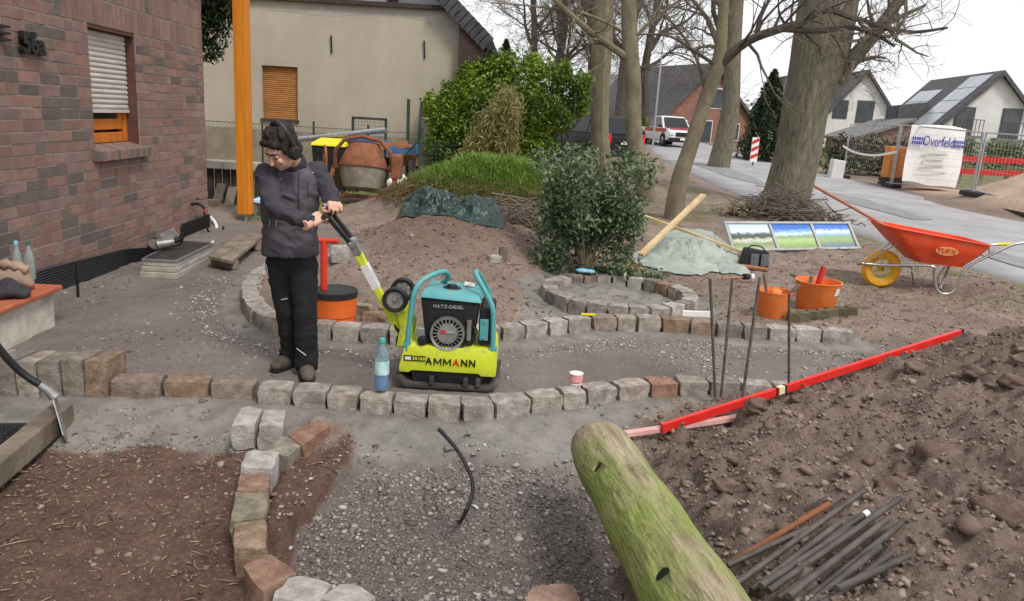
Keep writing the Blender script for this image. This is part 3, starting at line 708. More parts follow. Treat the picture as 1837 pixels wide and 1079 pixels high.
# ------------------------------------------------------------------ brick house on the left
BH = thing('brick_house', 'red brick house wall with white shutter half down over its window', 'house', HOUSE_C)
CH, BLEN, MORT = .0985, .318, .017
hw = lambda s, z, n=0.0: HOUSE_C + HOUSE_DIR * s + HOUSE_N * n + Vector((0, 0, z))           # s along the wall (0 at the far corner, negative towards us)
def wall_sz(px, py):
    """pixel to wall coordinates"""
    d = ray(px, py); c = Vector((0, 0, CAMZ)); t = (HOUSE_C - c).dot(HOUSE_N) / d.dot(HOUSE_N); q = c + d * t - HOUSE_C
    return q.dot(HOUSE_DIR), q.z
w_s0, w_zt = wall_sz(155, 39); _, w_zb = wall_sz(172, 262); w_s1, _ = wall_sz(240, 58)
Z0 = .02; WH = 4.6; SMIN = -10.5
w_zb = Z0 + CH * round((w_zb - Z0) / CH); w_zt = Z0 + CH * round((w_zt - Z0) / CH)
mat('mortar', rgb(138, 127, 120), rgb(156, 146, 139), rough=.95, scale=20, bump=.4, bscale=90)
wall = None
def wallcore(b):
    dp = -.30
    for (s0, s1, z0, z1) in ((SMIN, w_s0, -.5, WH), (w_s1, 0, -.5, WH), (w_s0, w_s1, -.5, w_zb), (w_s0, w_s1, w_zt, WH)):
        b.hexa([hw(s0, z0, -.003), hw(s1, z0, -.003), hw(s1, z0, dp), hw(s0, z0, dp), hw(s0, z1, -.003), hw(s1, z1, -.003), hw(s1, z1, dp), hw(s0, z1, dp)])
    # the rest of the house body behind the wall
    b.hexa([hw(SMIN, -.5, dp), hw(-.02, -.5, dp), hw(-.02, -.5, -6), hw(SMIN, -.5, -6), hw(SMIN, -.49, dp - .01), hw(-.02, -.49, dp - .01), hw(-.02, -.49, -6), hw(SMIN, -.49, -6)])
    b.hexa([hw(-.3, -.5, dp), hw(-.012, -.5, dp), hw(-.012, -.5, -6), hw(-.3, -.5, -6), hw(-.3, WH, dp), hw(-.012, WH, dp), hw(-.012, WH, -6), hw(-.3, WH, -6)])
wall = part('wall', 'mortar', BH, wallcore, w=True)
mat('brick', rgb(120, 97, 89), rgb(138, 112, 103), rough=.9, scale=5, bump=.5, bscale=60, rnd=.10, hue=.15, col3=rgb(150, 124, 114), bdist=.008)
mat('brick_dark', rgb(94, 86, 82), rgb(112, 99, 93), rough=.9, scale=6, bump=.5, bscale=60, rnd=.12, col3=rgb(122, 96, 86), bdist=.008)
mat('brick_red', rgb(128, 98, 89), rgb(144, 112, 102), rough=.9, scale=6, bump=.5, bscale=60, rnd=.12, col3=rgb(156, 118, 104), bdist=.008)
def brick_mb(s0, s1, z0, z1, pr=.0):
    t = .05; j = lambda: random.uniform(-.0025, .0025)
    c = [hw(s0 + j(), z0 + j(), pr + j()), hw(s1 + j(), z0 + j(), pr + j()), hw(s1, z0, -t), hw(s0, z0, -t), hw(s0 + j(), z1 + j(), pr + j()), hw(s1 + j(), z1 + j(), pr + j()), hw(s1, z1, -t), hw(s0, z1, -t)]
    return MB().hexa(c)
SOLD_Z = w_zt; bricks = []; nrow = int(WH / CH)
sold_left = w_s0 - .55
for r_ in range(nrow):
    z0 = Z0 + r_ * CH; z1 = z0 + CH - MORT
    s = -(BLEN + MORT) * (.5 if r_ % 2 else 0) - .0
    s = 0 if r_ % 2 == 0 else -(BLEN / 2)
    edges = []
    if r_ % 2: edges.append((-(BLEN / 2 - MORT / 2), 0))
    while s > SMIN:
        e1 = s - (0 if s == 0 else MORT); l_ = BLEN if (random.random() > .18) else BLEN / 2
        edges.append((e1 - l_ + (MORT if s == 0 else MORT), e1)); s = edges[-1][0]
    for (a, b_) in edges:
        soldier = SOLD_Z - .001 <= z0 < SOLD_Z + 4.99 * CH and True
        if soldier and b_ > sold_left: 
            if a < sold_left: b_ = sold_left - MORT
            else: continue
        segs = [(a, b_)]
        if w_zb - .01 <= z0 < w_zt - .01:
            segs = []
            if a < w_s0 - .02: segs.append((a, min(b_, w_s0)))
            if b_ > w_s1 + .02: segs.append((max(a, w_s1), b_))
        for (c_, d_) in segs:
            if d_ - c_ > .03: bricks.append((c_, d_, z0, z1, 0))
# soldier courses over the window (upright bricks, two tiers)
for tier in range(2):
    s = sold_left
    while s < -.02:
        e = min(s + .085, 0); bricks.append((s, e, SOLD_Z + tier * 2.5 * CH + (.004), SOLD_Z + (tier + 1) * 2.5 * CH - MORT, .0)); s += .0985
def vis(bk):
    q = hw((bk[0] + bk[1]) / 2, (bk[2] + bk[3]) / 2); v = q - Vector((0, 0, CAMZ)); z = v.dot(FW); x = PW / 2 + FPX * v.dot(RT) / z; y = PH / 2 - FPX * v.dot(UP) / z
    return (0 if (x < -10 or y < -10 or y > 560) else 1) * (bk[3] - bk[2]) * (bk[1] - bk[0]) / z ** 2.0 * (FPX ** 2) * .5, x, y
bricks = [b_ + vis(b_) for b_ in bricks]
bricks.sort(key=lambda t: -t[5])
rest = {'brick': MB(), 'brick_dark': MB(), 'brick_red': MB()}
for i, bk in enumerate(bricks):
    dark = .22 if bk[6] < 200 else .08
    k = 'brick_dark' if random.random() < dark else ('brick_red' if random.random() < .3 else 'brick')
    mb = brick_mb(bk[0], bk[1], bk[2], bk[3], random.uniform(.001, .006))
    if i < 300 and bk[5] > 0: mb.build('brick', k, wall, w=True)
    elif bk[5] > 0 or bk[0] > -6.5: rest[k].add(mb.v, mb.f)
varmat('brick_many', [rgb(122, 98, 89), rgb(132, 106, 97), rgb(139, 113, 103), rgb(116, 98, 91), rgb(146, 122, 112)], rough=.9)
varmat('brick_many_dark', [rgb(94, 86, 82), rgb(106, 94, 89), rgb(118, 100, 93)], rough=.9)
for k, mm in (('brick', 'brick_many'), ('brick_red', 'brick_many'), ('brick_dark', 'brick_many_dark')):
    o = rest[k].build('bricks', mm, wall, w=True); o['kind'] = 'stuff'
# window: reveal, sill of bricks on edge, timber frame, pane, shutter
win = bpy.data.objects.new('window', None); COL.objects.link(win); win.parent = BH
def opn(b, s0, s1, z0, z1, n0, n1):
    b.hexa([hw(s0, z0, n0), hw(s1, z0, n0), hw(s1, z0, n1), hw(s0, z0, n1), hw(s0, z1, n0), hw(s1, z1, n0), hw(s1, z1, n1), hw(s0, z1, n1)])
mat('reveal', rgb(84, 58, 50), rgb(104, 72, 62), rough=.9, scale=12, bump=.4, bscale=60)
mat('timber_orange', rgb(176, 96, 28), rgb(204, 120, 42), rough=.5, scale=3, stretch=(9, 9, .7), bump=.1, bscale=20, spec=.4)
mat('dark_glass', rgb(30, 30, 32), rgb(44, 43, 44), rough=.08, spec=.6, scale=1.5)
mat('shutter_white', rgb(180, 173, 166), rgb(196, 189, 182), rough=.55, scale=3, rnd=.02)
def subpart(name, m, parent, fn, **k):
    b = MB(); fn(b); return b.build(name, m, parent, w=False, **k)
rel = lambda s, z, n=0.0: HOUSE_DIR * s + HOUSE_N * n + Vector((0, 0, z))
def W(name, m, s0, s1, z0, z1, n0, n1, parent=None, bevel=0):
    b = MB(); b.hexa([rel(s0, z0, n0), rel(s1, z0, n0), rel(s1, z0, n1), rel(s0, z0, n1), rel(s0, z1, n0), rel(s1, z1, n0), rel(s1, z1, n1), rel(s0, z1, n1)])
    return b.build(name, m, parent or win, bevel=bevel)
zs = w_zb
W('reveal', 'reveal', w_s1 - .004, w_s1 + .05, zs, w_zt, -.004, -.16); W('reveal', 'reveal', w_s0 - .05, w_s0 + .004, zs, w_zt, -.004, -.16)
W('lintel', 'reveal', w_s0 - .05, w_s1 + .05, w_zt - .035, w_zt - .002, -.006, -.16)
W('back', 'dark_glass', w_s0, w_s1, zs, w_zt, -.24, -.26)
fz = zs + .04; top = w_zt - .04
for (a, b_, c_, d_) in ((w_s0, w_s0 + .07, fz, top), (w_s1 - .07, w_s1, fz, top), (w_s0 + .07, w_s1 - .07, fz, fz + .10), (w_s0 + .07, w_s1 - .07, top - .08, top)):
    W('frame', 'timber_orange', a, b_, c_, d_, -.125, -.20, bevel=.006)
for (a, b_, c_, d_) in ((w_s1 - .17, w_s1 - .075, fz + .13, top - .09), (w_s0 + .075, w_s0 + .16, fz + .13, top - .09), (w_s0 + .16, w_s1 - .17, fz + .13, fz + .24)):
    W('sash', 'timber_orange', a, b_, c_, d_, -.14, -.19, bevel=.006)
W('pane', 'dark_glass', w_s0 + .15, w_s1 - .16, fz + .23, top - .1, -.16, -.168)
_, sh_b = wall_sz(168, 197)
shz = top; k = 0; nsl = 15; sl = (shz - sh_b) / nsl
for k in range(nsl):
    z0 = sh_b + k * sl
    b = MB(); pr = [(-.105, 0), (-.092, sl * .25), (-.090, sl * .6), (-.102, sl * .97), (-.115, sl * .97), (-.115, 0)]
    b.prism([rel(w_s0 + .02, z0 + z, n) for (n, z) in pr], HOUSE_DIR * (w_s1 - w_s0 - .04)); b.build('shutter_slat', 'shutter_white', win, smooth=True)
W('shutter_bar', 'shutter_white', w_s0 + .015, w_s1 - .015, sh_b - .035, sh_b - .002, -.085, -.12, bevel=.004)
s_ = w_s0 - .06; k = 0
while s_ < w_s1 + .04:
    b = MB(); zt_, zb_ = zs + .005, zs - .115
    b.hexa([rel(s_, zb_, .085), rel(s_ + .062, zb_, .085), rel(s_ + .062, zb_, -.1), rel(s_, zb_, -.1), rel(s_, zt_ - .025, .085), rel(s_ + .062, zt_ - .025, .085), rel(s_ + .062, zt_ + .03, -.13), rel(s_, zt_ + .03, -.13)])
    b.build('sill_brick', random.choice(['brick', 'brick', 'brick_dark']), win, bevel=.004); s_ += .073
# house number, black metal
mat('black_metal', rgb(24, 22, 24), rough=.45, spec=.5)
s_n, z_n = wall_sz(50, 80)
text_mesh('house_number', '56a', .23, 'black_metal', BH, frame(rel(s_n, z_n, .035), HOUSE_DIR, (0, 0, 1)), extrude=.022, bold=.008)
s_n, z_n = wall_sz(-6, 46)
b = MB()
for k in range(3): b.box(rel(s_n, z_n - .05 * k, .03), (.05, .16, .018))
b.build('house_number_plate', 'black_metal', BH)
# eaves and roof, above the picture
mat('roof_tile', rgb(70, 62, 60), rgb(92, 84, 80), rough=.85, scale=8, bump=.5)
b = MB(); b.hexa([rel(SMIN, WH, .5), rel(.4, WH, .5), rel(.4, WH + 2.9, -3.1), rel(SMIN, WH + 2.9, -3.1), rel(SMIN, WH + .14, .5), rel(.4, WH + .14, .5), rel(.4, WH + 3.05, -3.1), rel(SMIN, WH + 3.05, -3.1)])
b.hexa([rel(SMIN, WH, -6.7), rel(.4, WH, -6.7), rel(.4, WH + 2.9, -3.1), rel(SMIN, WH + 2.9, -3.1), rel(SMIN, WH + .14, -6.7), rel(.4, WH + .14, -6.7), rel(.4, WH + 3.05, -3.1), rel(SMIN, WH + 3.05, -3.1)])
b.build('roof', 'roof_tile', BH)
# dimpled sheet along the foot of the wall
mat('membrane', rgb(26, 26, 28), rgb(38, 37, 40), rough=.45, scale=10, spec=.4)
mem = thing('dimple_membrane', 'black ribbed drainage membrane standing along the foot of the brick wall', 'membrane', hw(-3.5, 0, .1))
b = MB(); top_px = [(60, 545, 500), (105, 497, 505), (160, 478, 0), (215, 463, 0), (245, 457, 0), (262, 460, 0)]
s_list = [wall_sz(x, 500)[0] for x in (30, 60, 105, 150, 200, 245, 258)]
ht = [.26, .28, .27, .25, .22, .16, .04]
sv = [s_list[0] + (s_list[-1] - s_list[0]) * k / 40 for k in range(41)]
for k in range(40):
    for rr_ in range(12):
        h0 = np.interp(sv[k], s_list, ht); h1 = np.interp(sv[k + 1], s_list, ht)
        nn = .06 + .06 * sst(0, 1, (sv[k] - s_list[0]) / 1.2); n2 = .06 + .06 * sst(0, 1, (sv[k + 1] - s_list[0]) / 1.2)
        if k > 30: nn += .02 * (k - 30)
        if k + 1 > 30: n2 += .02 * (k - 29)
        for (f0, f1, d0, d1) in ((0, .5, .0, .012), (.5, 1, .012, .0)):
            za, zb_ = (rr_ + f0) / 12, (rr_ + f1) / 12
            b.quad(hw(sv[k], -.04 + h0 * za, nn + d0), hw(sv[k + 1], -.04 + h1 * za, n2 + d0), hw(sv[k + 1], -.04 + h1 * zb_, n2 + d1), hw(sv[k], -.04 + h0 * zb_, nn + d1))
b.build('ribbed_sheet', 'membrane', mem, w=True)
s_a, s_b = wall_sz(322, 430)[0], -.03
b = MB()
for rr_ in range(12):
    for (f0, f1, d0, d1) in ((0, .5, .0, .012), (.5, 1, .012, .0)):
        za, zb_ = -.02 + .2 * (rr_ + f0) / 12, -.02 + .2 * (rr_ + f1) / 12
        b.quad(hw(s_a, za, .03 + d0), hw(s_b, za, .03 + d0), hw(s_b, zb_, .03 + d1), hw(s_a, zb_, .03 + d1))
b.build('ribbed_sheet', 'membrane', mem, w=True)
# ------------------------------------------------------------------ beige house behind the yard
mat('render_beige', rgb(154, 145, 127), rgb(182, 174, 157), rough=.92, scale=.55, stretch=(1, 1, .6), bump=.2, bscale=40, contrast=(.3, .7), col3=rgb(192, 186, 174), detail=8)
mat('render_grey', rgb(150, 146, 138), rgb(172, 167, 158), rough=.92, scale=1.6, bump=.2, bscale=40, detail=8)
mat('slate', rgb(56, 56, 60), rgb(78, 77, 80), rough=.7, scale=6, bump=.3, bscale=30, rnd=.15)
mat('dark_wood', rgb(52, 42, 38), rgb(78, 64, 58), rough=.8, scale=6, stretch=(1, 1, 8))
mat('shutter_tan', rgb(150, 98, 52), rgb(172, 118, 68), rough=.65, scale=4, rnd=.05)
mat('wall_foot', rgb(128, 118, 100), rgb(152, 142, 122), rough=.95, scale=3, bump=.4, bscale=30, detail=8)
YB = 19.0
be = thing('rendered_house', 'beige rendered house with tan roller shutter and slate roof edge', 'house', (-4, YB, .1))
def DB(px, py, y=YB): return D(px, py, y)
xl, xr = -12.0, DB(826, 150).x; zt = DB(640, 10).z; zg = -.2
def bx(b, x0, x1, y0, y1, z0, z1): b.box(((x0 + x1) / 2, (y0 + y1) / 2, (z0 + z1) / 2), (x1 - x0, y1 - y0, z1 - z0))
wx0, wx1, wz0, wz1 = DB(470, 160).x, DB(534, 160).x, DB(502, 214).z, DB(502, 119).z
def f(b):
    bx(b, xl, wx0, YB, YB + .3, zg, zt); bx(b, wx1, xr, YB, YB + .3, zg, zt); bx(b, wx0, wx1, YB, YB + .3, zg, wz0); bx(b, wx0, wx1, YB, YB + .3, wz1, zt)
    bx(b, xr - .3, xr, YB + .3, YB + 9, zg, zt); bx(b, xl, xr - .3, YB + .31, YB + .32, zg, zt)
part('wall', 'render_beige', be, f, w=True)
part('plinth', 'wall_foot', be, lambda b: bx(b, xl, xr + .01, YB - .03, YB - .002, zg, DB(600, 240).z), w=True)
part('patched_band', 'render_grey', be, lambda b: b.prism([DB(470, 18, YB - .004), DB(600, 30, YB - .004), DB(690, 24, YB - .004), DB(760, 38, YB - .004), DB(800, 62, YB - .004), DB(822, 95, YB - .004), DB(824, 18, YB - .004)], (0, .006, 0)), w=True)
part('ledge', 'dark_wood', be, lambda b: bx(b, xl, xr - .2, YB - .12, YB + .35, zt, zt + .10), w=True)
sh = part('window', 'dark_wood', be, lambda b: (bx(b, wx0 - .03, wx1 + .03, YB - .06, YB - .003, wz0 - .06, wz0), bx(b, wx0, wx1, YB + .14, YB + .16, wz0, wz1)), w=True)
nsl = 26
for k in range(nsl):
    h = (wz1 - wz0) / nsl; z0 = wz0 + k * h; b = MB()
    b.prism([Vector((wx0 + .01, YB + .11 - dy, z0 + dz * h)) - be.location for (dy, dz) in ((0, .03), (.012, .3), (.012, .6), (0, .97))], (wx1 - wx0 - .02, 0, 0)); b.build('shutter_slat', 'shutter_tan', sh)
for px in (594, 761):
    a = DB(px, 64 if px < 700 else 73, YB - .03); c = DB(px + 1, 96 if px < 700 else 105, YB - .03)
    part('wall_anchor', 'black_metal', be, lambda b: b.beam(a, c, .035, .03), w=True)
# upper storey, set back, with two dark window bands and slate cladding
part('upper_wall', 'slate', be, lambda b: bx(b, xl, xr - .9, YB + .36, YB + 9, zt, zt + 1.3), w=True)
mat('window_pale', rgb(120, 124, 130), rgb(150, 154, 160), rough=.15, spec=.6, scale=2)
for (a, c) in ((560, 690), (712, 795)):
    x0, x1 = DB(a, 5).x, DB(c, 5).x
    fr = part('window', 'dark_wood', be, lambda b: bx(b, x0 - .06, x1 + .06, YB + .28, YB + .355, zt + .10, zt + .9), w=True)
    b = MB(); b.box(Vector(((x0 + x1) / 2, YB + .275, zt + .48)) - be.location, (x1 - x0, .008, .66)); b.build('pane', 'window_pale', fr)
# right hand roof slope with slate verge
va, vb = DB(790, -14), DB(878, 80)          # front verge
slope = (vb - va); dirn = slope.normalized(); nrm = Vector((-dirn.z, 0, dirn.x)); back = Vector((0, 9.5, 0)); fwd = Vector((0, -.35, 0))
def f(b):
    a0, a1 = va - dirn * 2.5, vb
    b.hexa([a0 + fwd, a1 + fwd, a1 + back, a0 + back, a0 + fwd + nrm * .12, a1 + fwd + nrm * .12, a1 + back + nrm * .12, a0 + back + nrm * .12])
part('roof', 'slate', be, f, w=True)
ro = be.children[-1]
b = MB(); nsh = 10
for k in range(nsh):
    p0 = va + slope * (k / nsh) + fwd * 1.1; p1 = va + slope * ((k + 1.12) / nsh) + fwd * 1.1; b = MB()
    b.prism([v - be.location for v in (p0 + nrm * .16, p1 + nrm * .15, p1 - nrm * .22, p0 - nrm * .18)], (0, .03 + .012 * (k % 2), 0)); b.build('verge_slate', 'slate', ro)
part('eaves_box', 'dark_wood', be, lambda b: b.hexa([Vector(v) for v in ((xr - .05, YB - .3, vb.z - .55), (vb.x - .05, YB - .3, vb.z - .42), (vb.x - .05, YB + 9, vb.z - .42), (xr - .05, YB + 9, vb.z - .55), (xr - .05, YB - .3, vb.z + .55), (vb.x - .05, YB - .3, vb.z - .03), (vb.x - .05, YB + 9, vb.z - .03), (xr - .05, YB + 9, vb.z + .55))]), w=True)
part('gutter', 'black_metal', be, lambda b: b.tube([(vb.x + .03, YB - .4, vb.z - .08), (vb.x + .03, YB + 9, vb.z - .08)], .09, 10), w=True)
part('downpipe_elbow', 'black_metal', be, lambda b: b.tube([(vb.x + .03, YB - .36, vb.z - .1), (vb.x - .1, YB - .36, vb.z - .42), (xr + .1, YB - .1, vb.z - .62)], .045, 8), w=True)
mat('brick_plain', rgb(116, 76, 66), rgb(140, 96, 84), rough=.9, scale=14, bump=.4, bscale=50, rnd=.15)
br = part('brick_pier', 'mortar', be, lambda b: bx(b, xr, xr + .26, YB - .05, YB + .25, zg, vb.z - .5), w=True)
for k in range(int((vb.z - .5 - zg) / .083)):
    b = MB(); z0 = zg + k * .083; b.box(Vector((xr + .13, YB + .1, z0 + .036)) - be.location, (.268, .31, .068)); b.build('brick', 'brick_plain', br)

# ------------------------------------------------------------------ foliage and bare trees
LEAF = np.array([[-.5, 0, 0], [0, .28, .06], [.5, 0, -.05], [0, -.28, .06]])
def rotmats(N, tilt=1.0):
    a = np.random.rand(N) * 6.283; b = (np.random.rand(N) - .5) * 2 * tilt; c = (np.random.rand(N) - .5) * 2 * tilt
    ca, sa, cb, sb, cc, sc = np.cos(a), np.sin(a), np.cos(b), np.sin(b), np.cos(c), np.sin(c); z = 0 * a; o = z + 1
    Rz = np.stack([ca, -sa, z, sa, ca, z, z, z, o], -1).reshape(-1, 3, 3); Ry = np.stack([cb, z, sb, z, o, z, -sb, z, cb], -1).reshape(-1, 3, 3); Rx = np.stack([o, z, z, z, cc, -sc, z, sc, cc], -1).reshape(-1, 3, 3)
    return Rz @ Ry @ Rx
def leaves(name, pts, size, m, parent=None, tilt=1.0, asp=1.0, shape=LEAF):
    pts = np.asarray(pts); N = len(pts); s = size * (.6 + .8 * np.random.rand(N)); L = shape.copy(); L[:, 1] *= asp
    v = (rotmats(N, tilt) @ L.T).transpose(0, 2, 1) * s[:, None, None] + pts[:, None, :]; K = len(L)
    f = (np.arange(K)[None] + (np.arange(N) * K)[:, None])
    return npmesh(name, v.reshape(-1, 3), f, m, parent)
def clumps(blobs, n, shell=.55):
    """points in uneven clumps: blobs = (centre, radii)"""
    vol = np.array([b[1][0] * b[1][1] * b[1][2] for b in blobs]) ** .67; vol = vol / vol.sum(); out = []
    for (c, r), w in zip(blobs, vol):
        k = max(8, int(n * w)); d = np.random.normal(size=(k, 3)); d /= np.linalg.norm(d, axis=1)[:, None]
        rad = shell + (1 - shell) * np.random.rand(k) ** .5; rad *= 1 + .22 * np.sin(d[:, 0] * 7 + c[0] * 3) * np.sin(d[:, 2] * 6 + c[2]) + .10 * np.random.normal(size=k)
        out.append(np.array(c) + d * rad[:, None] * np.array(r))
    return np.concatenate(out)
varmat('leaf_laurel', [rgb(50, 70, 30), rgb(86, 112, 40), rgb(130, 152, 54), rgb(176, 190, 82)], rough=.42, trans=.28, scale=.9, spec=.4)
varmat('leaf_dark', [rgb(56, 72, 50), rgb(84, 104, 72), rgb(112, 130, 96), rgb(144, 158, 128)], rough=.5, trans=.2, scale=3)
varmat('leaf_evergreen', [rgb(28, 40, 26), rgb(44, 58, 36), rgb(64, 80, 46)], rough=.55, trans=.15)
varmat('leaf_bamboo', [rgb(110, 104, 62), rgb(142, 134, 84), rgb(166, 156, 106), rgb(120, 122, 66)], rough=.6, trans=.3)
varmat('grass_green', [rgb(74, 104, 36), rgb(104, 140, 50), rgb(130, 162, 70), rgb(146, 152, 84)], rough=.6, trans=.3)
varmat('grass_dry', [rgb(150, 132, 96), rgb(178, 160, 122), rgb(120, 104, 74)], rough=.8, trans=.2)
mat('bark', rgb(94, 90, 77), rgb(126, 120, 102), rough=.95, scale=9, stretch=(2.2, 2.2, .35), bump=1.0, bscale=10, col3=rgb(128, 130, 96), bdist=.06, contrast=(.38, .62))
mat('bark_smooth', rgb(104, 96, 78), rgb(132, 122, 100), rough=.9, scale=5, stretch=(1, 1, .6), bump=.35, bscale=22, col3=rgb(116, 118, 88), bdist=.03)
mat('bark_dark', rgb(66, 60, 54), rgb(92, 84, 76), rough=.95, scale=7, bump=.5, bscale=20)
mat('twig', rgb(92, 82, 74), rgb(120, 110, 100), rough=.9, scale=6)

def branch(b, tw, p, d, L, r, lev, rng, curve=.25, up=.15, nseg=5, kids=(4, 6), spread=.75, minr=.004, ratio=.55, tips=None):
    pts = [p.copy()]; q = p.copy(); dd = d.normalized(); seg = L / nseg; rs_ = [r]
    for i in range(nseg):
        dd = (dd + Vector((rng.gauss(0, curve), rng.gauss(0, curve), rng.gauss(0, curve) + up * .35))).normalized(); q = q + dd * seg; pts.append(q.copy()); rs_.append(max(minr * .6, r * (1 - .75 * (i + 1) / nseg)))
    (b if r > .02 else tw).tube(pts, rs_, 7 if r > .08 else (5 if r > .025 else 3), cap=False)
    if lev <= 0:
        if tips is not None: tips.append(pts[-1])
        return
    for k in range(rng.randint(*kids)):
        t = rng.uniform(.25, 1.0); i = min(nseg - 1, int(t * nseg)); o = pts[i].lerp(pts[i + 1], t * nseg - i); base = (pts[i + 1] - pts[i]).normalized()
        side = Vector((rng.gauss(0, 1), rng.gauss(0, 1), rng.gauss(.1, .8))); side = (side - base * side.dot(base)).normalized()
        nd = (base * (1 - spread * .6) + side * spread * rng.uniform(.7, 1.2)).normalized()
        branch(b, tw, o, nd, L * rng.uniform(ratio - .15, ratio + .15), max(minr, rs_[i] * rng.uniform(.4, .62)), lev - 1, rng, curve, up, max(3, nseg - 1), kids, spread, minr, ratio, tips)

def trunk_mb(pts, rad, seg=16, flute=.06, flare=0.35, ph=0):
    pts = catmull(pts, 5); n = len(pts); b = MB(); vs = []
    rad = np.interp(np.linspace(0, 1, n), np.linspace(0, 1, len(rad)), rad)
    for i, p in enumerate(pts):
        t = i / (n - 1); d = (pts[min(i + 1, n - 1)] - pts[max(0, i - 1)]).normalized(); a_ = d.cross(Vector((0, 1, 0))).normalized(); c_ = a_.cross(d)
        for k in range(seg):
            a = 2 * math.pi * k / seg; r_ = rad[i] * (1 + flute * math.sin(5 * a + ph + t * 2) + flute * .6 * math.sin(9 * a + ph * 2 - t * 3) + .03 * math.sin(t * 13 + a * 2)); r_ *= 1 + flare * math.exp(-t * 9) * (.7 + .3 * math.sin(4 * a + ph))
            vs.append(p + (a_ * math.cos(a) + c_ * math.sin(a)) * r_)
    b.add(vs, [(i * seg + k, i * seg + (k + 1) % seg, (i + 1) * seg + (k + 1) % seg, (i + 1) * seg + k) for i in range(n - 1) for k in range(seg)] + [tuple((n - 1) * seg + k for k in range(seg))]); return b, pts

def bare_tree(label, pts, rad, seed, limbs, m='bark', far=1.0, group='bare trees along the road', fixed=None, seg=16, flute=.05, minr=.004, lev=3, kids=(4, 6), flare=.35, limb_m=None):
    rng = random.Random(seed); root = pts[0]; t = thing('bare_tree', label, 'tree', root, group)
    tb, tp = trunk_mb(pts, rad, seg, flute, flare, ph=seed); tb.build('trunk', m, t, smooth=True, w=True)
    lb, tw = MB(), MB()
    for (frac, dr, L, r) in limbs:
        i = min(len(tp) - 1, int(frac * (len(tp) - 1))); branch(lb, tw, tp[i], Vector(dr), L, r, lev, rng, minr=minr * far, kids=kids)
    for (pp, r0, r1) in (fixed or []):
        pp = catmull(pp, 4); n = len(pp); rr_ = [r0 + (r1 - r0) * k / (n - 1) for k in range(n)]; lb.tube(pp, rr_, 8, cap=True)
        for k in range(3, n):
            d = Vector((rng.gauss(0, 1), rng.gauss(0, .6), rng.gauss(.25, 1))).normalized(); branch(lb, tw, pp[k], d, (rng.uniform(.5, 1.6)), max(.006, rr_[k] * .4), 2, rng, minr=minr, curve=.3, kids=(3, 5))
    if lb.v: lb.build('limbs', limb_m or m, t, smooth=True, w=True)
    if tw.v: tw.build('twigs', 'twig', t, w=True)['kind'] = 'stuff'
    return t
def T(*a): return [D(*q) for q in a]
# the big lime by the road
bare_tree('huge rough-barked tree with furrowed trunk beside the road', [on(6.15, 17.9, -.1)] + T((1430, 280, 17.9), (1447, 180, 17.9), (1470, 90, 17.9), (1487, -10, 17.9), (1512, -150, 17.9), (1535, -300, 17.9)), [.47, .47, .50, .58, .60, .58, .45], 1,
          [(.72, (.9, .2, .9), 5, .2), (.86, (-.8, .1, .9), 4.5, .2), (.95, (.3, -.4, 1), 4, .2)], seg=28, flute=.045, flare=.14,
          fixed=[(T((1500, 145, 17.9), (1535, 100, 17.6), (1570, 60, 17.4), (1600, 20, 17.2), (1640, -40, 17)), .20, .10), (T((1545, 95, 17.6), (1590, 45, 17.5), (1660, 10, 17.5)), .09, .03)])
# leaning tree with the long dark branch to the right
bare_tree('leaning mossy tree with a long dark branch reaching right', [on(2.85, 13.9, -.1)] + T((1218, 330, 13.9), (1240, 260, 13.9), (1262, 190, 13.9), (1288, 115, 13.9), (1295, 50, 13.9), (1300, -40, 13.9)), [.155, .145, .135, .125, .118, .10, .07], 2,
          [(.55, (-.7, .2, .5), 1.8, .045), (.8, (-.6, .4, .8), 2.4, .05)], m='bark_smooth', limb_m='bark_dark', group='trees in the garden',
          fixed=[(T((1290, 118, 13.9), (1340, 75, 13.7), (1400, 52, 13.5), (1440, 40, 13.4), (1480, 18, 13.3), (1530, 32, 13.2), (1590, 50, 13.1), (1640, 58, 13.0), (1700, 50, 12.9)), .085, .02),
                 (T((1400, 52, 13.5), (1470, 56, 13.4), (1530, 50, 13.3), (1580, 68, 13.2), (1605, 84, 13.1)), .055, .02),
                 (T((1355, 66, 13.65), (1365, 30, 13.6), (1390, -20, 13.6)), .04, .025), (T((1288, 120, 13.9), (1250, 95, 13.7), (1200, 65, 13.4), (1140, 62, 13.2)), .04, .01)], seg=14, flute=.05, kids=(3, 5))
# twin trunks behind the shrub
bare_tree('straight pale grey trunk, left of the two beside the dark car', [on(2.35, 21.0, -.1)] + T((1076, 250, 21), (1077, 160, 21), (1080, 60, 21), (1084, -40, 21), (1090, -160, 21)), [.24, .23, .24, .26, .25, .2], 3, [(.95, (.3, -.2, 1), 3, .1), (.8, (-.7, 0, .9), 3, .1)], m='bark_smooth', seg=18)
bare_tree('smooth trunk with a long slanting left branch, beside the dark car', [on(2.95, 17.2, -.1)] + T((1138, 250, 17.2), (1136, 160, 17.2), (1130, 80, 17.2), (1126, -20, 17.2), (1122, -130, 17.2)), [.18, .18, .18, .17, .16, .13], 4, [(.9, (-.4, .3, 1), 2.5, .07), (.6, (.7, .2, .6), 2.2, .05)], m='bark_smooth', group='trees in the garden',
          fixed=[(T((1128, 105, 17.2), (1090, 80, 17), (1050, 50, 16.8), (1005, 10, 16.6), (980, -20, 16.5)), .085, .05), (T((1128, 62, 17.2), (1050, 25, 16.9), (960, 12, 16.6), (880, 5, 16.4)), .035, .012)], seg=14, flute=.03, kids=(3, 5))
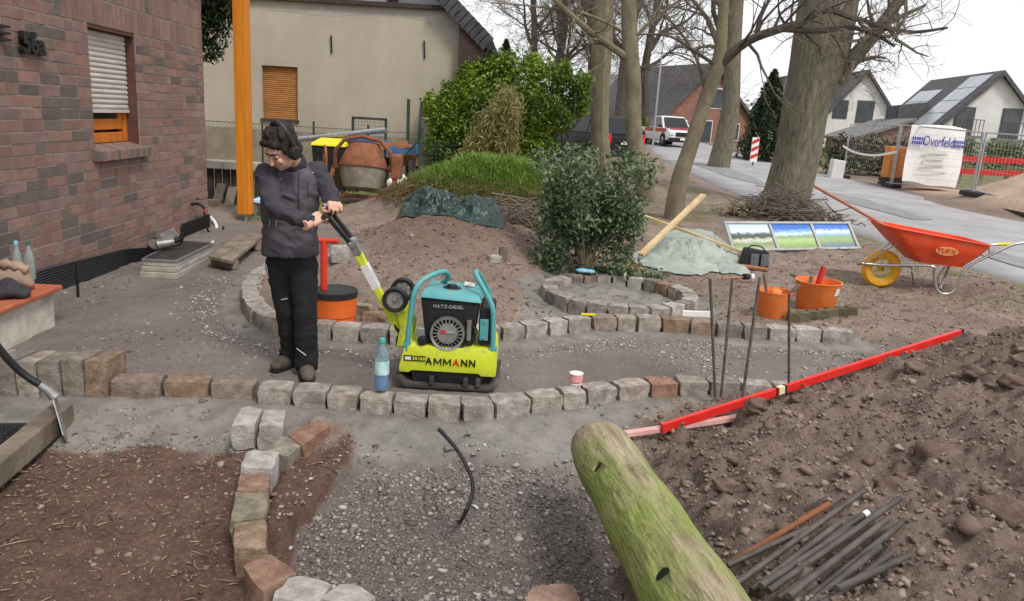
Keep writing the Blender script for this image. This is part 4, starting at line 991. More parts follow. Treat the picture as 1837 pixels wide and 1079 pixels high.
# trunks along the road, further off
for i, (px, pb, Y, r, lb) in enumerate(((1292, 275, 31, .36, 'thick trunk behind the leaning tree, before the brown gabled house'), (1150, 232, 60, .36, 'forked tree behind the parked pickup truck'), (1112, 235, 48, .35, 'bare tree between the two smooth trunks, far down the road'), (998, 150, 52, .32, 'bare tree over the laurel, right of two far ones'), (950, 150, 58, .30, 'bare tree over the laurel, left of two far ones'), (1055, 180, 60, .3, 'faint bare tree far behind the straight pale trunk'))):
    b0 = D(px, pb, Y); b0.z = min(b0.z, gzs(b0.x, b0.y) - .1); h = [b0]
    for k in range(1, 6): h.append(Vector((b0.x + .18 * math.sin(k * 1.7 + i) + .02 * k, Y, b0.z + k * 2.4)))
    rg = random.Random(50 + i)
    lim = [(rg.uniform(.3, .98), (rg.uniform(-1, 1), rg.uniform(-.4, .4), rg.uniform(.5, 1.1)), rg.uniform(3.5, 5.5), r * rg.uniform(.3, .5)) for _ in range(15 if i else 9)]
    bare_tree(lb, h, [r, r * .9, r * .85, r * .75, r * .6, r * .35], 20 + i, lim, m='bark_dark' if i else 'bark', minr=.012, lev=3, kids=(5, 7), seg=12)

# big laurel
lc = on(.0, 19.2)
lau = thing('laurel_hedge', 'big bright green laurel bush in front of the beige house corner', 'bush', D(900, 305, 18.6))
bl = []
for (px, py, rx, rz, Y) in ((790, 215, .38, .5, 18.4), (772, 190, .2, .35, 18.5), (815, 175, .42, .45, 18.7), (850, 165, .5, .5, 18.6), (842, 130, .28, .3, 18.9), (890, 140, .5, .55, 18.9), (905, 112, .3, .3, 19), (868, 118, .22, .25, 19), (940, 140, .5, .55, 18.8), (958, 115, .25, .28, 19.1), (985, 145, .5, .5, 19), (1012, 128, .2, .3, 19.2), (1020, 165, .45, .5, 19.2), (1046, 150, .25, .3, 19.3),
        (1038, 190, .3, .35, 19.2), (870, 200, .55, .55, 18.3), (920, 190, .6, .55, 18.2), (970, 200, .6, .55, 18.4), (1000, 215, .4, .4, 18.6), (815, 240, .5, .5, 18.3), (860, 255, .5, .5, 18.2), (930, 250, .6, .5, 18.3), (965, 265, .5, .5, 18.5), (785, 265, .4, .5, 18.3), (820, 290, .5, .4, 18.2), (965, 305, .5, .4, 18.4), (900, 295, .6, .4, 18.3)):
    c = D(px, py, Y); bl.append(((c.x, c.y, c.z), (rx, .55, rz)))
pp = clumps(bl, 40000, .35) - np.array(lau.location); leaves('crown', pp, .085, 'leaf_laurel', lau, 1.0, 1.0)
b = MB(); rg = random.Random(9)
for k in range(16):
    x = rg.uniform(-1.6, 1.9); b.tube([(x, rg.uniform(-.3, .3), -.3), (x + rg.uniform(-.3, .3), rg.uniform(-.3, .4), .8), (x + rg.uniform(-.6, .6), rg.uniform(-.3, .4), 2.0)], [.03, .024, .012], 5)
b.build('stems', 'bark_dark', lau)
# pale bamboo-like bush
bam = thing('bamboo_bush', 'straw coloured drooping bamboo bush in front of the laurel', 'bush', D(870, 300, 15.6))
N = 6500; ang = np.random.rand(N) * 6.283; rad = np.random.rand(N) ** .6; hh = np.random.rand(N)
pts = np.stack([np.cos(ang) * rad * (.75 - .45 * hh) + .38 * hh ** 1.5 + .06 * np.random.normal(size=N), np.sin(ang) * rad * .5, .05 + hh * 1.5 - .40 * rad ** 2 + .07 * np.random.normal(size=N)], -1)
leaves('crown', pts, .15, 'leaf_bamboo', bam, 1.3, .26)
b = MB()
for k in range(40): a = rg.uniform(0, 6.28); r_ = rg.uniform(.1, .6); b.tube([(r_ * .4 * math.cos(a), r_ * .4 * math.sin(a), -.1), (r_ * .8 * math.cos(a), r_ * .8 * math.sin(a), .7), (r_ * math.cos(a) + .2, r_ * math.sin(a), 1.05)], [.006, .005, .003], 4, cap=False)
b.build('canes', 'leaf_bamboo', bam)
# dark green privet shrub beside the ring
sc = G(1050, 497); shr = thing('privet_shrub', 'dark grey-green shrub with bare forked stems behind the stone ring', 'shrub', sc)
b = MB(); tips = []; rg = random.Random(4)
for k in range(17):
    a = rg.uniform(0, 6.28); sp = rg.uniform(.15, .62); h = rg.uniform(.7, 1.3)
    p0 = Vector((rg.uniform(-.04, .04), rg.uniform(-.04, .04), -.05)); p1 = Vector((sp * .25 * math.cos(a), sp * .25 * math.sin(a), .28)); p2 = Vector((sp * .8 * math.cos(a), sp * .7 * math.sin(a), h * .7)); p3 = Vector((sp * 1.05 * math.cos(a), sp * .9 * math.sin(a), h))
    b.tube(catmull([p0, p1, p2, p3], 3), [.016 - .0012 * i for i in range(10)], 5); tips += [p1.lerp(p2, .6), p2, p3]
b.tube([(0, 0, -.08), (.01, 0, .25)], [.03, .022], 7)
b.build('stems', 'bark_smooth', shr, smooth=True)
bl = [((t_.x, t_.y, t_.z), (.20, .2, .17)) for t_ in tips] + [((-.38, -.05, .42), (.22, .25, .2)), ((.36, .0, .42), (.2, .25, .2)), ((-.5, .1, .2), (.2, .2, .16)), ((.42, -.05, .18), (.17, .2, .14)), ((0, .1, .9), (.4, .35, .3)), ((-.3, 0, .75), (.25, .3, .25)), ((.33, 0, .75), (.25, .3, .25))]
bl += [((-.36, -.12, .22), (.2, .2, .18)), ((.3, -.1, .2), (.18, .2, .16)), ((-.2, .15, .3), (.25, .2, .25)), ((.2, .2, .3), (.25, .2, .25)), ((-.45, 0, .6), (.18, .25, .22)), ((.47, 0, .6), (.16, .25, .22))]
pp = clumps(bl, 15000, .3); pp = pp[(np.abs(pp[:, 0] - .02) > .11) | (pp[:, 2] > .34) | (pp[:, 1] > .12)]; leaves('crown', pp, .058, 'leaf_dark', shr, 1.0, .85)
# ground cover under it
gc = thing('ground_cover', 'low dark leafy plants at the foot of the grey-green shrub', 'plant', sc + Vector((.1, -.02, 0)))
bl = [((x, .0, .05), (.2, .12, .09)) for x in (-.7, -.5, -.1, .15, .4, .6)]; leaves('crown', clumps(bl, 1300, .2), .05, 'leaf_dark', gc)
ol = thing('orange_leaf_plant', 'small plant with orange leaves behind the ring', 'plant', G(1118, 487)); varmat('leaf_orange', [rgb(190, 120, 50), rgb(214, 150, 70), rgb(120, 112, 50)], rough=.6, trans=.2)
leaves('crown', clumps([((0, 0, .05), (.2, .1, .07))], 160, .2), .05, 'leaf_orange', ol)
# grass on the bank
def blades(name, pts, L, m, droop=.5, wd=.006, parent=None, label=None, lean=None):
    N = len(pts); a = np.random.rand(N) * 6.283; L = L * (.6 + .8 * np.random.rand(N)); dr = droop * (.4 + np.random.rand(N)); dx, dy = np.cos(a), np.sin(a)
    if lean is not None: dx = dx * .6 + lean[0]; dy = dy * .6 + lean[1]
    z0 = pts[:, 2]; v = []
    for (t, w_) in ((0, 1), (.55, .8), (1, .1)):
        ox = dx * dr * L * t * t; oy = dy * dr * L * t * t; oz = L * t * (1 - .45 * dr * t)
        for sd in (-1, 1): v.append(np.stack([pts[:, 0] + ox - dy * wd * w_ * sd, pts[:, 1] + oy + dx * wd * w_ * sd, z0 + oz], -1))
    v = np.stack(v, 1).reshape(-1, 3); f = np.array([[0, 1, 3, 2], [2, 3, 5, 4]])
    o = npmesh(name, v, (f[None] + (np.arange(N) * 6)[:, None, None]).reshape(-1, 4), m, parent); o['kind'] = 'stuff'
    if label: o['label'] = label
    return o
def gpts(n, box, keep):
    p = scatter(n, box, keep); z, _ = gz(p[:, 0], p[:, 1]); return np.concatenate([p, z[:, None] - .01], 1)
blades('bank_grass', gpts(46000, (-2.6, 2.2, 11.4, 15.6), lambda x, y, m: sst(.28, .6, m['bank'])), .20, 'grass_green', .8, .007, label='bright green grass on the bank')
blades('bank_dry_grass', gpts(15000, (-2.4, 2.4, 11.0, 13.6), lambda x, y, m: sst(.12, .3, m['bank']) * (1 - sst(.45, .75, m['bank']))), .26, 'grass_dry', 1.2, .005, label='dry grass hanging down the front of the bank', lean=(0, -.8))
blades('yard_grass', gpts(8000, (-4.2, -.6, 11.2, 15.5), lambda x, y, m: (m['bank'] < .3) * cl(x, y, 1.3, -.0) * .8), .10, 'grass_green', .8, .006, label='rough grass round the concrete mixer')
blades('verge_grass', gpts(26000, (1.4, 7.0, 6.2, 17), lambda x, y, m: (m['soil'] > .9) * (x < m['rn'] - .1) * cl(x, y, .9, .05) * (.25 + .75 * sst(9, 13, y) + .5 * sst(4.5, 5.5, x))), .05, 'grass_green', .9, .004, label='thin short grass on the verge beside the road')
# ------------------------------------------------------------------ yard between the houses
mat('post_orange', rgb(196, 116, 24), rgb(216, 136, 36), rough=.55, scale=2.5, stretch=(6, 6, .6), bump=.08, bscale=18, spec=.35)
mat('galv', rgb(158, 160, 162), rgb(186, 188, 190), rough=.42, metal=.75, scale=14)
mat('wood_grey', rgb(104, 94, 82), rgb(140, 128, 112), rough=.9, scale=4, stretch=(1, 1, 1), bump=.4, bscale=26, rnd=.12)
mat('wood_dark', rgb(52, 46, 42), rgb(78, 70, 62), rough=.95, scale=5, bump=.4, bscale=20, rnd=.2)
mat('wood_pale', rgb(176, 152, 112), rgb(204, 182, 142), rough=.8, scale=4, bump=.25, bscale=24, rnd=.08)
mat('wood_red', rgb(142, 92, 62), rgb(168, 116, 84), rough=.8, scale=4, bump=.2, bscale=24, rnd=.1)
mat('green_metal', rgb(46, 58, 52), rgb(64, 76, 68), rough=.6, scale=6)
mat('blue_paint', rgb(52, 84, 124), rgb(72, 104, 142), rough=.6, scale=4)
mat('yellow_plastic', rgb(220, 204, 30), rgb(232, 218, 54), rough=.45, scale=4)
mat('black_plastic', rgb(30, 30, 32), rgb(44, 44, 46), rough=.5, scale=8)
mat('rust', rgb(118, 74, 52), rgb(150, 98, 70), rough=.85, scale=7, bump=.4, bscale=30, col3=rgb(164, 122, 96))
mat('drum_grey', rgb(118, 110, 98), rgb(146, 138, 124), rough=.9, scale=6, bump=.4, bscale=30)
mat('white_sack', rgb(214, 212, 208), rgb(230, 228, 225), rough=.7, scale=5, bump=.3, bscale=12)
mat('wire', rgb(98, 102, 100), rough=.6, metal=.3)
mat('tape_white', rgb(226, 222, 218), rgb(236, 232, 230), rough=.6, scale=6)
mat('red_paint', rgb(196, 42, 36), rgb(210, 56, 48), rough=.45, scale=6)
mat('white_paint', rgb(226, 224, 222), rgb(238, 236, 234), rough=.5, scale=4)

pb, pt_ = P(441, 384, .14), D(426, -40, P(441, 384, .14).y)
po = thing('timber_post', 'tall orange stained timber post on a steel foot', 'post', Vector((pb.x, pb.y, .05)))
part('post', 'post_orange', po, lambda b: b.box((pb.x, pb.y, pb.z + 1.9), (.185, .185, 3.8)), w=True, bevel=.012)
fo = part('post_foot', 'galv', po, lambda b: (b.tube([(pb.x + .0, pb.y, -.1), (pb.x, pb.y, pb.z - .008)], .03, 10), b.box((pb.x, pb.y, pb.z - .004), (.15, .15, .008))), w=True)
b = MB(); 
for (a, c) in ((-1, -1), (1, -1), (1, 1), (-1, 1)): b.tube([(a * .05, c * .05, pb.z - .06), (a * .05, c * .05, pb.z - .008 + 0)], .008, 6)
b.build('bolts', 'galv', fo)
# bracket kit hanging on the foot: small steel legs with a pale blue cloth
st = thing('work_trestle', 'small steel trestle with a pale blue cloth behind the orange post', 'trestle', on(pb.x + .18, pb.y + .25))
b = MB()
for (a, c) in ((-.1, -.06), (.1, -.06), (.1, .1), (-.1, .1)): b.box((a, c, .12), (.03, .03, .28))
b.build('legs', 'galv', st)
mat('cloth_blue', rgb(150, 180, 214), rgb(178, 204, 232), rough=.8, scale=8, bump=.3, bscale=12)
b = MB(); b.hexa([Vector(q) for q in ((-.16, -.1, .24), (.12, -.12, .20), (.16, .12, .27), (-.12, .14, .25), (-.15, -.1, .26), (.13, -.1, .25), (.16, .12, .29), (-.12, .14, .28))]); b.build('cloth', 'cloth_blue', st)

# stake wall with capping board, leaning boards
x0 = D(368, 330, 12.6).x; x1 = D(452, 330, 12.6).x; stk = thing('stake_wall', 'low wall of dark upright timber stakes with pale capping', 'wall', on((x0 + x1) / 2, 12.6))
k = 0; x = x0 - .5
while x < x1 + .1:
    w_ = random.uniform(.09, .13); h_ = D(400, 303, 12.6).z; b = MB(); b.tube([(x + w_ / 2, 12.6, -.05), (x + w_ / 2, 12.6, h_)], w_ / 2, 8); b.build('stake', 'wood_dark', stk, smooth=True, w=True); x += w_ + .008
x = x0 - .5
while x < x1 + .1:
    h_ = D(400, 303, 12.6).z; b = MB(); b.box((x + .14, 12.58, h_ + .07), (.275, .28, .13), (0, random.uniform(-.03, .03), 0)); b.build('capping', 'render_grey', stk, w=True, bevel=.015); x += .285
for (pa, pc, lb) in (((388, 372), (398, 330), 'grey board leaning on the stake wall, left of two'), ((410, 370), (418, 336), 'grey board leaning on the stake wall, right of two')):
    a = D(*pa, 12.3); a.z = gzs(a.x, a.y); c = D(*pc, 12.52); o = MB().beam(Vector((0, 0, 0)), c - a, .14, .03, (0, 1, 0)).build('leaning_board', 'wood_grey'); o.location = a; tag(o, lb, 'board', 'boards leaning on the stake wall')
a = on(D(382, 378, 12.2).x, 12.2); o = MB().box((0, 0, .05), (.18, .12, .10)).build('wood_offcut', 'wood_grey', bevel=.008); o.location = a; tag(o, 'small square wood block on the ground by the stake wall', 'block')
# dark hanging foliage between the houses
iv = thing('hanging_evergreen', 'dark evergreen foliage hanging between the two houses', 'tree', on(-5.6, 15.0))
bl = []
for (px, py, r_) in ((372, 10, .35), (395, 30, .35), (380, 60, .35), (400, 5, .4), (372, 90, .22), (385, 95, .2), (360, 40, .4), (345, 20, .5), (365, -40, .6), (400, -50, .6)):
    c = D(px, py, 15.0) - iv.location; bl.append(((c.x, c.y, c.z), (r_, r_, r_)))
pp = clumps(bl, 4200, .25); leaves('crown', pp, .13, 'leaf_evergreen', iv, 1.2, .55)
c = D(366, 60, 15.0) - iv.location; b = MB(); b.tube([(c.x - .3, 0, -.1), (c.x - .25, 0, 1.5), (c.x, 0, c.z + 1)], [.06, .05, .03], 6); b.build('trunk', 'bark_dark', iv)
# chain link fence
YF = 16.6; fx0, fx1 = D(366, 250, YF).x, D(757, 260, YF).x; ft = D(520, 226, YF).z
cf = thing('chain_link_fence', 'green chain-link fence in front of the beige house', 'fence', on((fx0 + fx1) / 2, YF))
fb = .12
b = MB(); st_ = .085; n_ = int((fx1 - fx0) / st_); H_ = ft - fb
for k in range(-int(H_ / st_) - 1, n_ + 1):
    for sgn in (1, -1):
        xa = fx0 + k * st_ if sgn > 0 else fx0 + (k + int(H_ / st_) + 1) * st_; za = fb; xb = xa + sgn * H_; zb_ = ft
        p0, p1 = Vector((xa, YF, za)), Vector((xb, YF, zb_))
        lo, hi = fx0, fx1
        def clipx(p, q):
            if p.x < lo: t = (lo - p.x) / (q.x - p.x); return p.lerp(q, t)
            if p.x > hi: t = (hi - p.x) / (q.x - p.x); return p.lerp(q, t)
            return p
        if max(xa, xb) <= lo or min(xa, xb) >= hi: continue
        a_, c_ = clipx(p0, p1), clipx(p1, p0)
        if (a_ - c_).length > .03: b.tube([a_, c_], .0028, 3, cap=False)
o = b.build('wire_mesh', 'wire', cf, w=True); o['kind'] = 'stuff'
for px in (366, 470, 562, 660, 757):
    x = D(px, 250, YF).x; b = MB(); b.tube([(x, YF + .03, 0), (x, YF + .03, ft + .12)], .022, 8); b.build('fence_post', 'green_metal', cf, w=True)
b = MB(); b.tube([(fx0, YF + .01, ft), (fx1, YF + .01, ft)], .008, 5); b.build('top_wire', 'wire', cf, w=True)
for (pa, pc, Y, lb) in (((731, 292), (733, 178), 15.9, 'tall thin dark post by the laurel, left of two'), ((745, 290), (757, 182), 15.7, 'slanting dark post by the laurel, right of two')):
    a, c = D(*pa, Y), D(*pc, Y); a.z = gzs(a.x, Y); o = MB().beam(Vector((0, 0, 0)), c - a, .06, .06, (0, 1, 0)).build('fence_post', 'green_metal'); o.location = a; tag(o, lb, 'post', 'posts by the laurel')
gfr = D(664, 235, 16.2); o = thing('mesh_gate_panel', 'dark steel mesh panel standing behind the silver pipe', 'panel', on(gfr.x, 16.2))
g0, g1, gz0, gz1 = D(633, 235, 16.2).x, D(692, 235, 16.2).x, D(660, 275, 16.2).z, D(660, 213, 16.2).z
part('frame', 'green_metal', o, lambda b: [b.beam(p_, q_, .05, .04, (0, 1, 0)) for p_, q_ in (((g0, 16.2, gz0 - .5), (g0, 16.2, gz1)), ((g1, 16.2, gz0 - .5), (g1, 16.2, gz1)), ((g0 - .02, 16.2, gz1), (g1 + .02, 16.2, gz1)))], w=True)
q_ = part('mesh', 'wire', o, lambda b: [b.tube([(g0, 16.19, z_), (g1, 16.19, z_)], .004, 3, cap=False) for z_ in np.arange(gz0, gz1, .07)] + [b.tube([(x_, 16.19, gz0), (x_, 16.19, gz1)], .004, 3, cap=False) for x_ in np.arange(g0, g1, .06)], w=True); q_['kind'] = 'stuff'
# the pile behind the mixer: pipe, yellow-lidded bin, boards
YP = 15.5
def putbeam(name, a, c, w_, h_, m, label, cat, group=None, bevel=0, tube=False):
    a, c = Vector(a), Vector(c); mb = MB()
    if tube: mb.tube([Vector((0, 0, 0)), c - a], w_ / 2, 14)
    else: mb.beam(Vector((0, 0, 0)), c - a, w_, h_)
    o = mb.build(name, m, bevel=bevel, smooth=tube); o.location = a; tag(o, label, cat, group); return o
putbeam('metal_pipe', D(520, 252, 15.8), D(692, 234, 15.4), .11, .11, 'galv', 'long silver pipe lying over the pile behind the mixer', 'pipe', tube=True)
yb = thing('wheeled_bin', 'black refuse bin with bright yellow lid behind the mixer', 'bin', on(D(592, 260, 15.2).x, 15.2))
x0, x1 = D(566, 260, 15.2).x, D(624, 260, 15.2).x; zt_ = D(595, 262, 15.2).z; o_ = yb.location
part('bin_body', 'black_plastic', yb, lambda b: b.hexa([Vector(v) for v in ((x0 + .06, 14.95, .05), (x1 - .06, 14.95, .05), (x1 - .06, 15.45, .05), (x0 + .06, 15.45, .05), (x0, 14.9, zt_), (x1, 14.9, zt_), (x1, 15.5, zt_), (x0, 15.5, zt_))]), w=True, bevel=.02)
ld = part('lid', 'yellow_plastic', yb, lambda b: b.hexa([Vector(v) for v in ((x0 - .02, 14.87, zt_ + .003), (x1 + .02, 14.87, zt_ + .003), (x1 + .02, 15.52, zt_ + .003), (x0 - .02, 15.52, zt_ + .003), (x0, 14.9, zt_ + .06), (x1, 14.9, zt_ + .06), (x1 - .03, 15.5, zt_ + .14), (x0 + .03, 15.5, zt_ + .14))]), w=True, bevel=.02)
part('lid_handle', 'yellow_plastic', yb, lambda b: b.tube([(x0 + .1, 15.53, zt_ + .11), (x1 - .1, 15.53, zt_ + .11)], .02, 8), w=True)
for s_ in (x0 + .04, x1 - .04): part('wheel', 'black_plastic', yb, lambda b: b.lathe([(.1, -.025), (.1, .025)], (s_, 15.47, .2), (1, 0, 0), 14), w=True)
for i, (pa, pc, Y, w_, h_, m, lb, ct) in enumerate((((618, 250), (702, 256), 15.4, .5, .05, 'blue_paint', 'blue sheet board under the silver pipe', 'board'), ((640, 262), (732, 256), 15.2, .12, .06, 'wood_red', 'reddish timber lath on top of the pile', 'timber'), ((648, 268), (738, 262), 15.1, .14, .06, 'wood_red', 'reddish timber lath below the topmost one', 'timber'),
     ((690, 270), (752, 268), 15.3, .4, .16, 'blue_paint', 'blue box end at the right of the pile', 'box'), ((700, 288), (752, 288), 15.5, .3, .2, 'wood_red', 'pale brown boards low in the pile behind the mesh', 'timber'))):
    putbeam('pile_' + ct, D(*pa, Y), D(*pc, Y + .2), w_, h_, m, lb, ct, 'building material piled behind the mixer')
pl = thing('pallet_stand', 'dark timber trestle carrying the piled boards', 'trestle', on(D(680, 300, 15.3).x, 15.3))
for px in (640, 690, 740): part('leg', 'wood_dark', pl, lambda b: b.box((D(px, 290, 15.4).x, 15.4, .45), (.09, .5, .72)), w=True)
ws = MB(); ws.ell((0, 0, .14), (.26, .2, .20), 12, 8); 
for v in ws.v: v.z += .05 * math.sin(v.x * 17 + v.y * 9); v.x *= 1 - .3 * v.z
o = ws.build('white_sack', 'white_sack', smooth='all'); o.location = on(D(716, 325, 14.6).x, 14.6); tag(o, 'crumpled white sack on the ground right of the mixer', 'sack')
# green wire mesh fence end beside laurel
ef = thing('mesh_fence_end', 'green mesh fence post with stay right of the pile', 'fence', on(D(758, 300, 15.0).x, 15.0))
part('post', 'green_metal', ef, lambda b: b.tube([D(752, 305, 15.0), D(756, 228, 15.0)], .035, 8), w=True); part('stay', 'green_metal', ef, lambda b: b.tube([D(702, 303, 15.0), D(752, 252, 15.0)], .02, 8), w=True)
q_ = part('mesh', 'green_metal', ef, lambda b: [b.tube([Vector((D(756, 260, 15).x + k * .06, 15.0 + k * .12, .1)), Vector((D(756, 260, 15).x + k * .06, 15.0 + k * .12, 1.15))], .004, 3, cap=False) for k in range(10)] + [b.tube([Vector((D(756, 260, 15).x, 15.0, z_)), Vector((D(756, 260, 15).x + .6, 16.2, z_))], .004, 3, cap=False) for z_ in np.arange(.15, 1.2, .08)], w=True); q_['kind'] = 'stuff'

# concrete mixer
mo = on(D(650, 352, 13.3).x, 13.3); mx = thing('concrete_mixer', 'rusty orange drum concrete mixer with tilting wheel', 'mixer', mo)
ZM = lambda px, py: D(px, py, 13.3) - mo
ce = ZM(652, 298); ax = Vector((.02, .16, .98)).normalized()
part('drum', 'drum_grey', mx, lambda b: b.lathe([(.22, -.42), (.33, -.38), (.385, -.15), (.40, .0)], ce, ax, 28), smooth=True)
dr = part('drum_top', 'rust', mx, lambda b: b.lathe([(.405, .0), (.395, .07), (.30, .27), (.265, .37), (.275, .38), (.24, .38), (.24, .36), (.28, .26)], ce, ax, 28), smooth=True)
b = MB(); b.lathe([(.41, -.03), (.425, -.03), (.425, .015), (.41, .015)], ce, ax, 28, close=True); b.build('gear_ring', 'rust', dr)
part('bracket', 'rust', mx, lambda b: b.tube([ce + Vector((-.49, 0, -.05)), ce + Vector((-.47, -.05, .25)), ce + Vector((-.3, -.08, .44)), ce + Vector((0, -.1, .5)), ce + Vector((.3, -.08, .44)), ce + Vector((.47, -.05, .25)), ce + Vector((.49, 0, -.05))], .035, 8), smooth=True)
for sx in (-1, 1):
    part('leg', 'rust', mx, lambda b: b.beam(ce + Vector((sx * .5, .05, .0)), Vector((ce.x + sx * .62, -.32, -.02)), .06, .05)); part('leg', 'rust', mx, lambda b: b.beam(ce + Vector((sx * .5, .07, -.05)), Vector((ce.x + sx * .55, .42, -.02)), .06, .05))
part('axle', 'rust', mx, lambda b: b.tube([ce + Vector((-.54, .04, -.06)), ce + Vector((.54, .04, -.06))], .03, 8)); part('crossbar', 'rust', mx, lambda b: b.beam(ce + Vector((-.56, -.16, -.5)), ce + Vector((.56, -.16, -.5)), .05, .05))
part('motor_box', 'rust', mx, lambda b: b.box(ce + Vector((.58, 0, .02)), (.17, .26, .42)), bevel=.03)
wl_ = part('tilt_wheel', 'rust', mx, lambda b: b.lathe([(.27, -.015), (.30, -.015), (.30, .015), (.27, .015)], ce + Vector((-.66, -.02, .02)), (1, .35, 0), 26, close=True), smooth=True)
b = MB(); c_ = ce + Vector((-.66, -.02, .02)); n_ = Vector((1, .35, 0)).normalized(); u_ = n_.cross(Vector((0, 0, 1)))
for k in range(4): a = k * math.pi / 4 + .3; dd = u_ * math.cos(a) + Vector((0, 0, 1)) * math.sin(a); b.tube([c_ - dd * .28, c_ + dd * .28], .012, 6)
b.build('spokes', 'rust', wl_)
for k, (px, py, L, lb) in enumerate(((625, 374, .5, 'grey board lying in the grass, nearest the mixer legs'), (655, 372, .9, 'long grey board lying in the grass under the mixer'))):
    a = on(D(px, py, 13.4).x, 13.3 + .2 * k); o = MB().box((0, 0, .02), (L, .13, .03), (0, 0, random.uniform(-.1, .3))).build('ground_board', 'wood_grey'); o.location = a + Vector((0, 0, .02)); tag(o, lb, 'board', 'boards lying by the mixer')

# ------------------------------------------------------------------ crumpled sheets
def crumple(name, outline, zf, m, label, cat, n=44, amp=.05, sc=5, seed=0, thick=.004, fold=1.0):
    """cloth lying on what is below it: outline in world xy, zf(x,y,inside 0..1) gives its height"""
    ring_ = catmull([Vector((a, b_, 0)) for a, b_ in outline + outline[:1]], 12)[:-1]; m_ = len(ring_); c_ = sum(ring_, Vector()) / m_
    bx_ = np.array([v.x for v in ring_]); by_ = np.array([v.y for v in ring_]); fr = np.linspace(0, 1, n)[1:]
    X = c_.x + (bx_ - c_.x)[None] * fr[:, None]; Y = c_.y + (by_ - c_.y)[None] * fr[:, None]; zt, _ = gz(X, Y); t = np.clip((1 - fr) * 2.2, 0, 1)[:, None] + 0 * X
    rg_ = lambda f_: np.clip(1 - np.abs(f_) * 3.2, -.4, 1)
    wob = rg_(fbm(X * sc * .8, Y * sc * .8, 2, seed)) * amp + rg_(fbm(X * sc * 2.0 + Y * 4, Y * sc * 1.2 - X * 3, 2, seed + 5)) * amp * .5 * fold + rg_(fbm(X * sc * 5, Y * sc * 4, 2, seed + 9)) * amp * .5
    Z = np.maximum(zt + .012 + zf(X, Y, t) + wob * (.12 + .88 * np.clip(t * 1.6, 0, 1)), zt + .006)
    v = np.concatenate([np.stack([X, Y, Z], -1).reshape(-1, 3), [[c_.x, c_.y, Z[0].mean()]]]); K = len(fr); C_ = K * m_
    f = [(i * m_ + k, i * m_ + (k + 1) % m_, (i + 1) * m_ + (k + 1) % m_, (i + 1) * m_ + k) for i in range(K - 1) for k in range(m_)]
    ce = v.mean(0); ce[2] = v[:, 2].min(); me = bpy.data.meshes.new(name); me.from_pydata([tuple(q) for q in v - ce], [], f + [(C_, k, (k + 1) % m_) for k in range(m_)]); me.shade_smooth(); me.materials.append(MATS[m])
    o = bpy.data.objects.new(name, me); COL.objects.link(o); o.location = ce; md = o.modifiers.new('thick', 'SOLIDIFY'); md.thickness = thick; md.offset = 1
    return tag(o, label, cat)
mat('tarp_green', rgb(16, 38, 34), rgb(28, 58, 51), rough=.22, scale=4, bump=.5, bscale=14, spec=.5, bdist=.03)
mat('tarp_grey', rgb(138, 147, 138), rgb(162, 170, 161), rough=.6, scale=3, bump=.35, bscale=16, bdist=.02)
def gpx(pts, z0=.1): return [xy(G(a, b_, 0, z0)) for a, b_ in pts]
c0 = D(806, 392, 9.2)
ol_ = [(c0.x + a * .60, 9.2 + b_) for a, b_ in ((-1.05, -.1), (-.9, -.40), (-.3, -.5), (.2, -.62), (.75, -.66), (1.1, -.35), (1.05, .15), (.5, .3), (-.2, .38), (-.8, .25))]
gs = lambda x, y, cx, cy, a, b_: np.exp(-(((x - cx) / a) ** 2 + ((y - cy) / b_) ** 2) ** 1.7)
crumple('green_tarpaulin', ol_, lambda x, y, t: np.maximum(.27 * gs(x, y, c0.x - .24, 9.2, .42, .36), .21 * gs(x, y, c0.x + .38, 9.05, .30, .36)) * np.clip(t * 4, 0, 1), 'tarp_green', 'crumpled dark green plastic sheet on the soil heap below the bank', 'tarpaulin', 60, .045, 3.6, 3)
go = gpx([(1128, 466), (1165, 440), (1225, 412), (1275, 418), (1318, 448), (1316, 482), (1262, 496), (1190, 490), (1145, 478)])
gc_ = np.array(go).mean(0)
crumple('grey_tarpaulin', go, lambda x, y, t: .15 * gs(x, y, gc_[0] + .03, gc_[1] + .08, .46, .42) * np.clip(t * 3, 0, 1), 'tarp_grey', 'crumpled grey-green sheet beside the shrub under the crossed boards', 'tarpaulin', 54, .045, 2.6, 8)
go = gpx([(1268, 466), (1312, 462), (1345, 492), (1310, 492), (1290, 490)])
crumple('fleece_sheet', go, lambda x, y, t: .03 * t, 'tarp_grey', 'flat pale corner of fleece lying towards the mallet', 'sheet', 20, .012, 5, 9)
a, c = G(1148, 472, .10), D(1262, 350, G(1148, 472).y + 1.1); putbeam('crossed_board', a, c, .075, .035, 'wood_pale', 'pale timber board rising to the right across the grey sheet', 'board', 'crossed boards')
a, c = D(1128, 378, 10.8), G(1335, 462, .06); putbeam('crossed_board', a, c, .07, .035, 'wood_pale', 'pale timber board sloping down to the right behind the grey sheet', 'board', 'crossed boards')
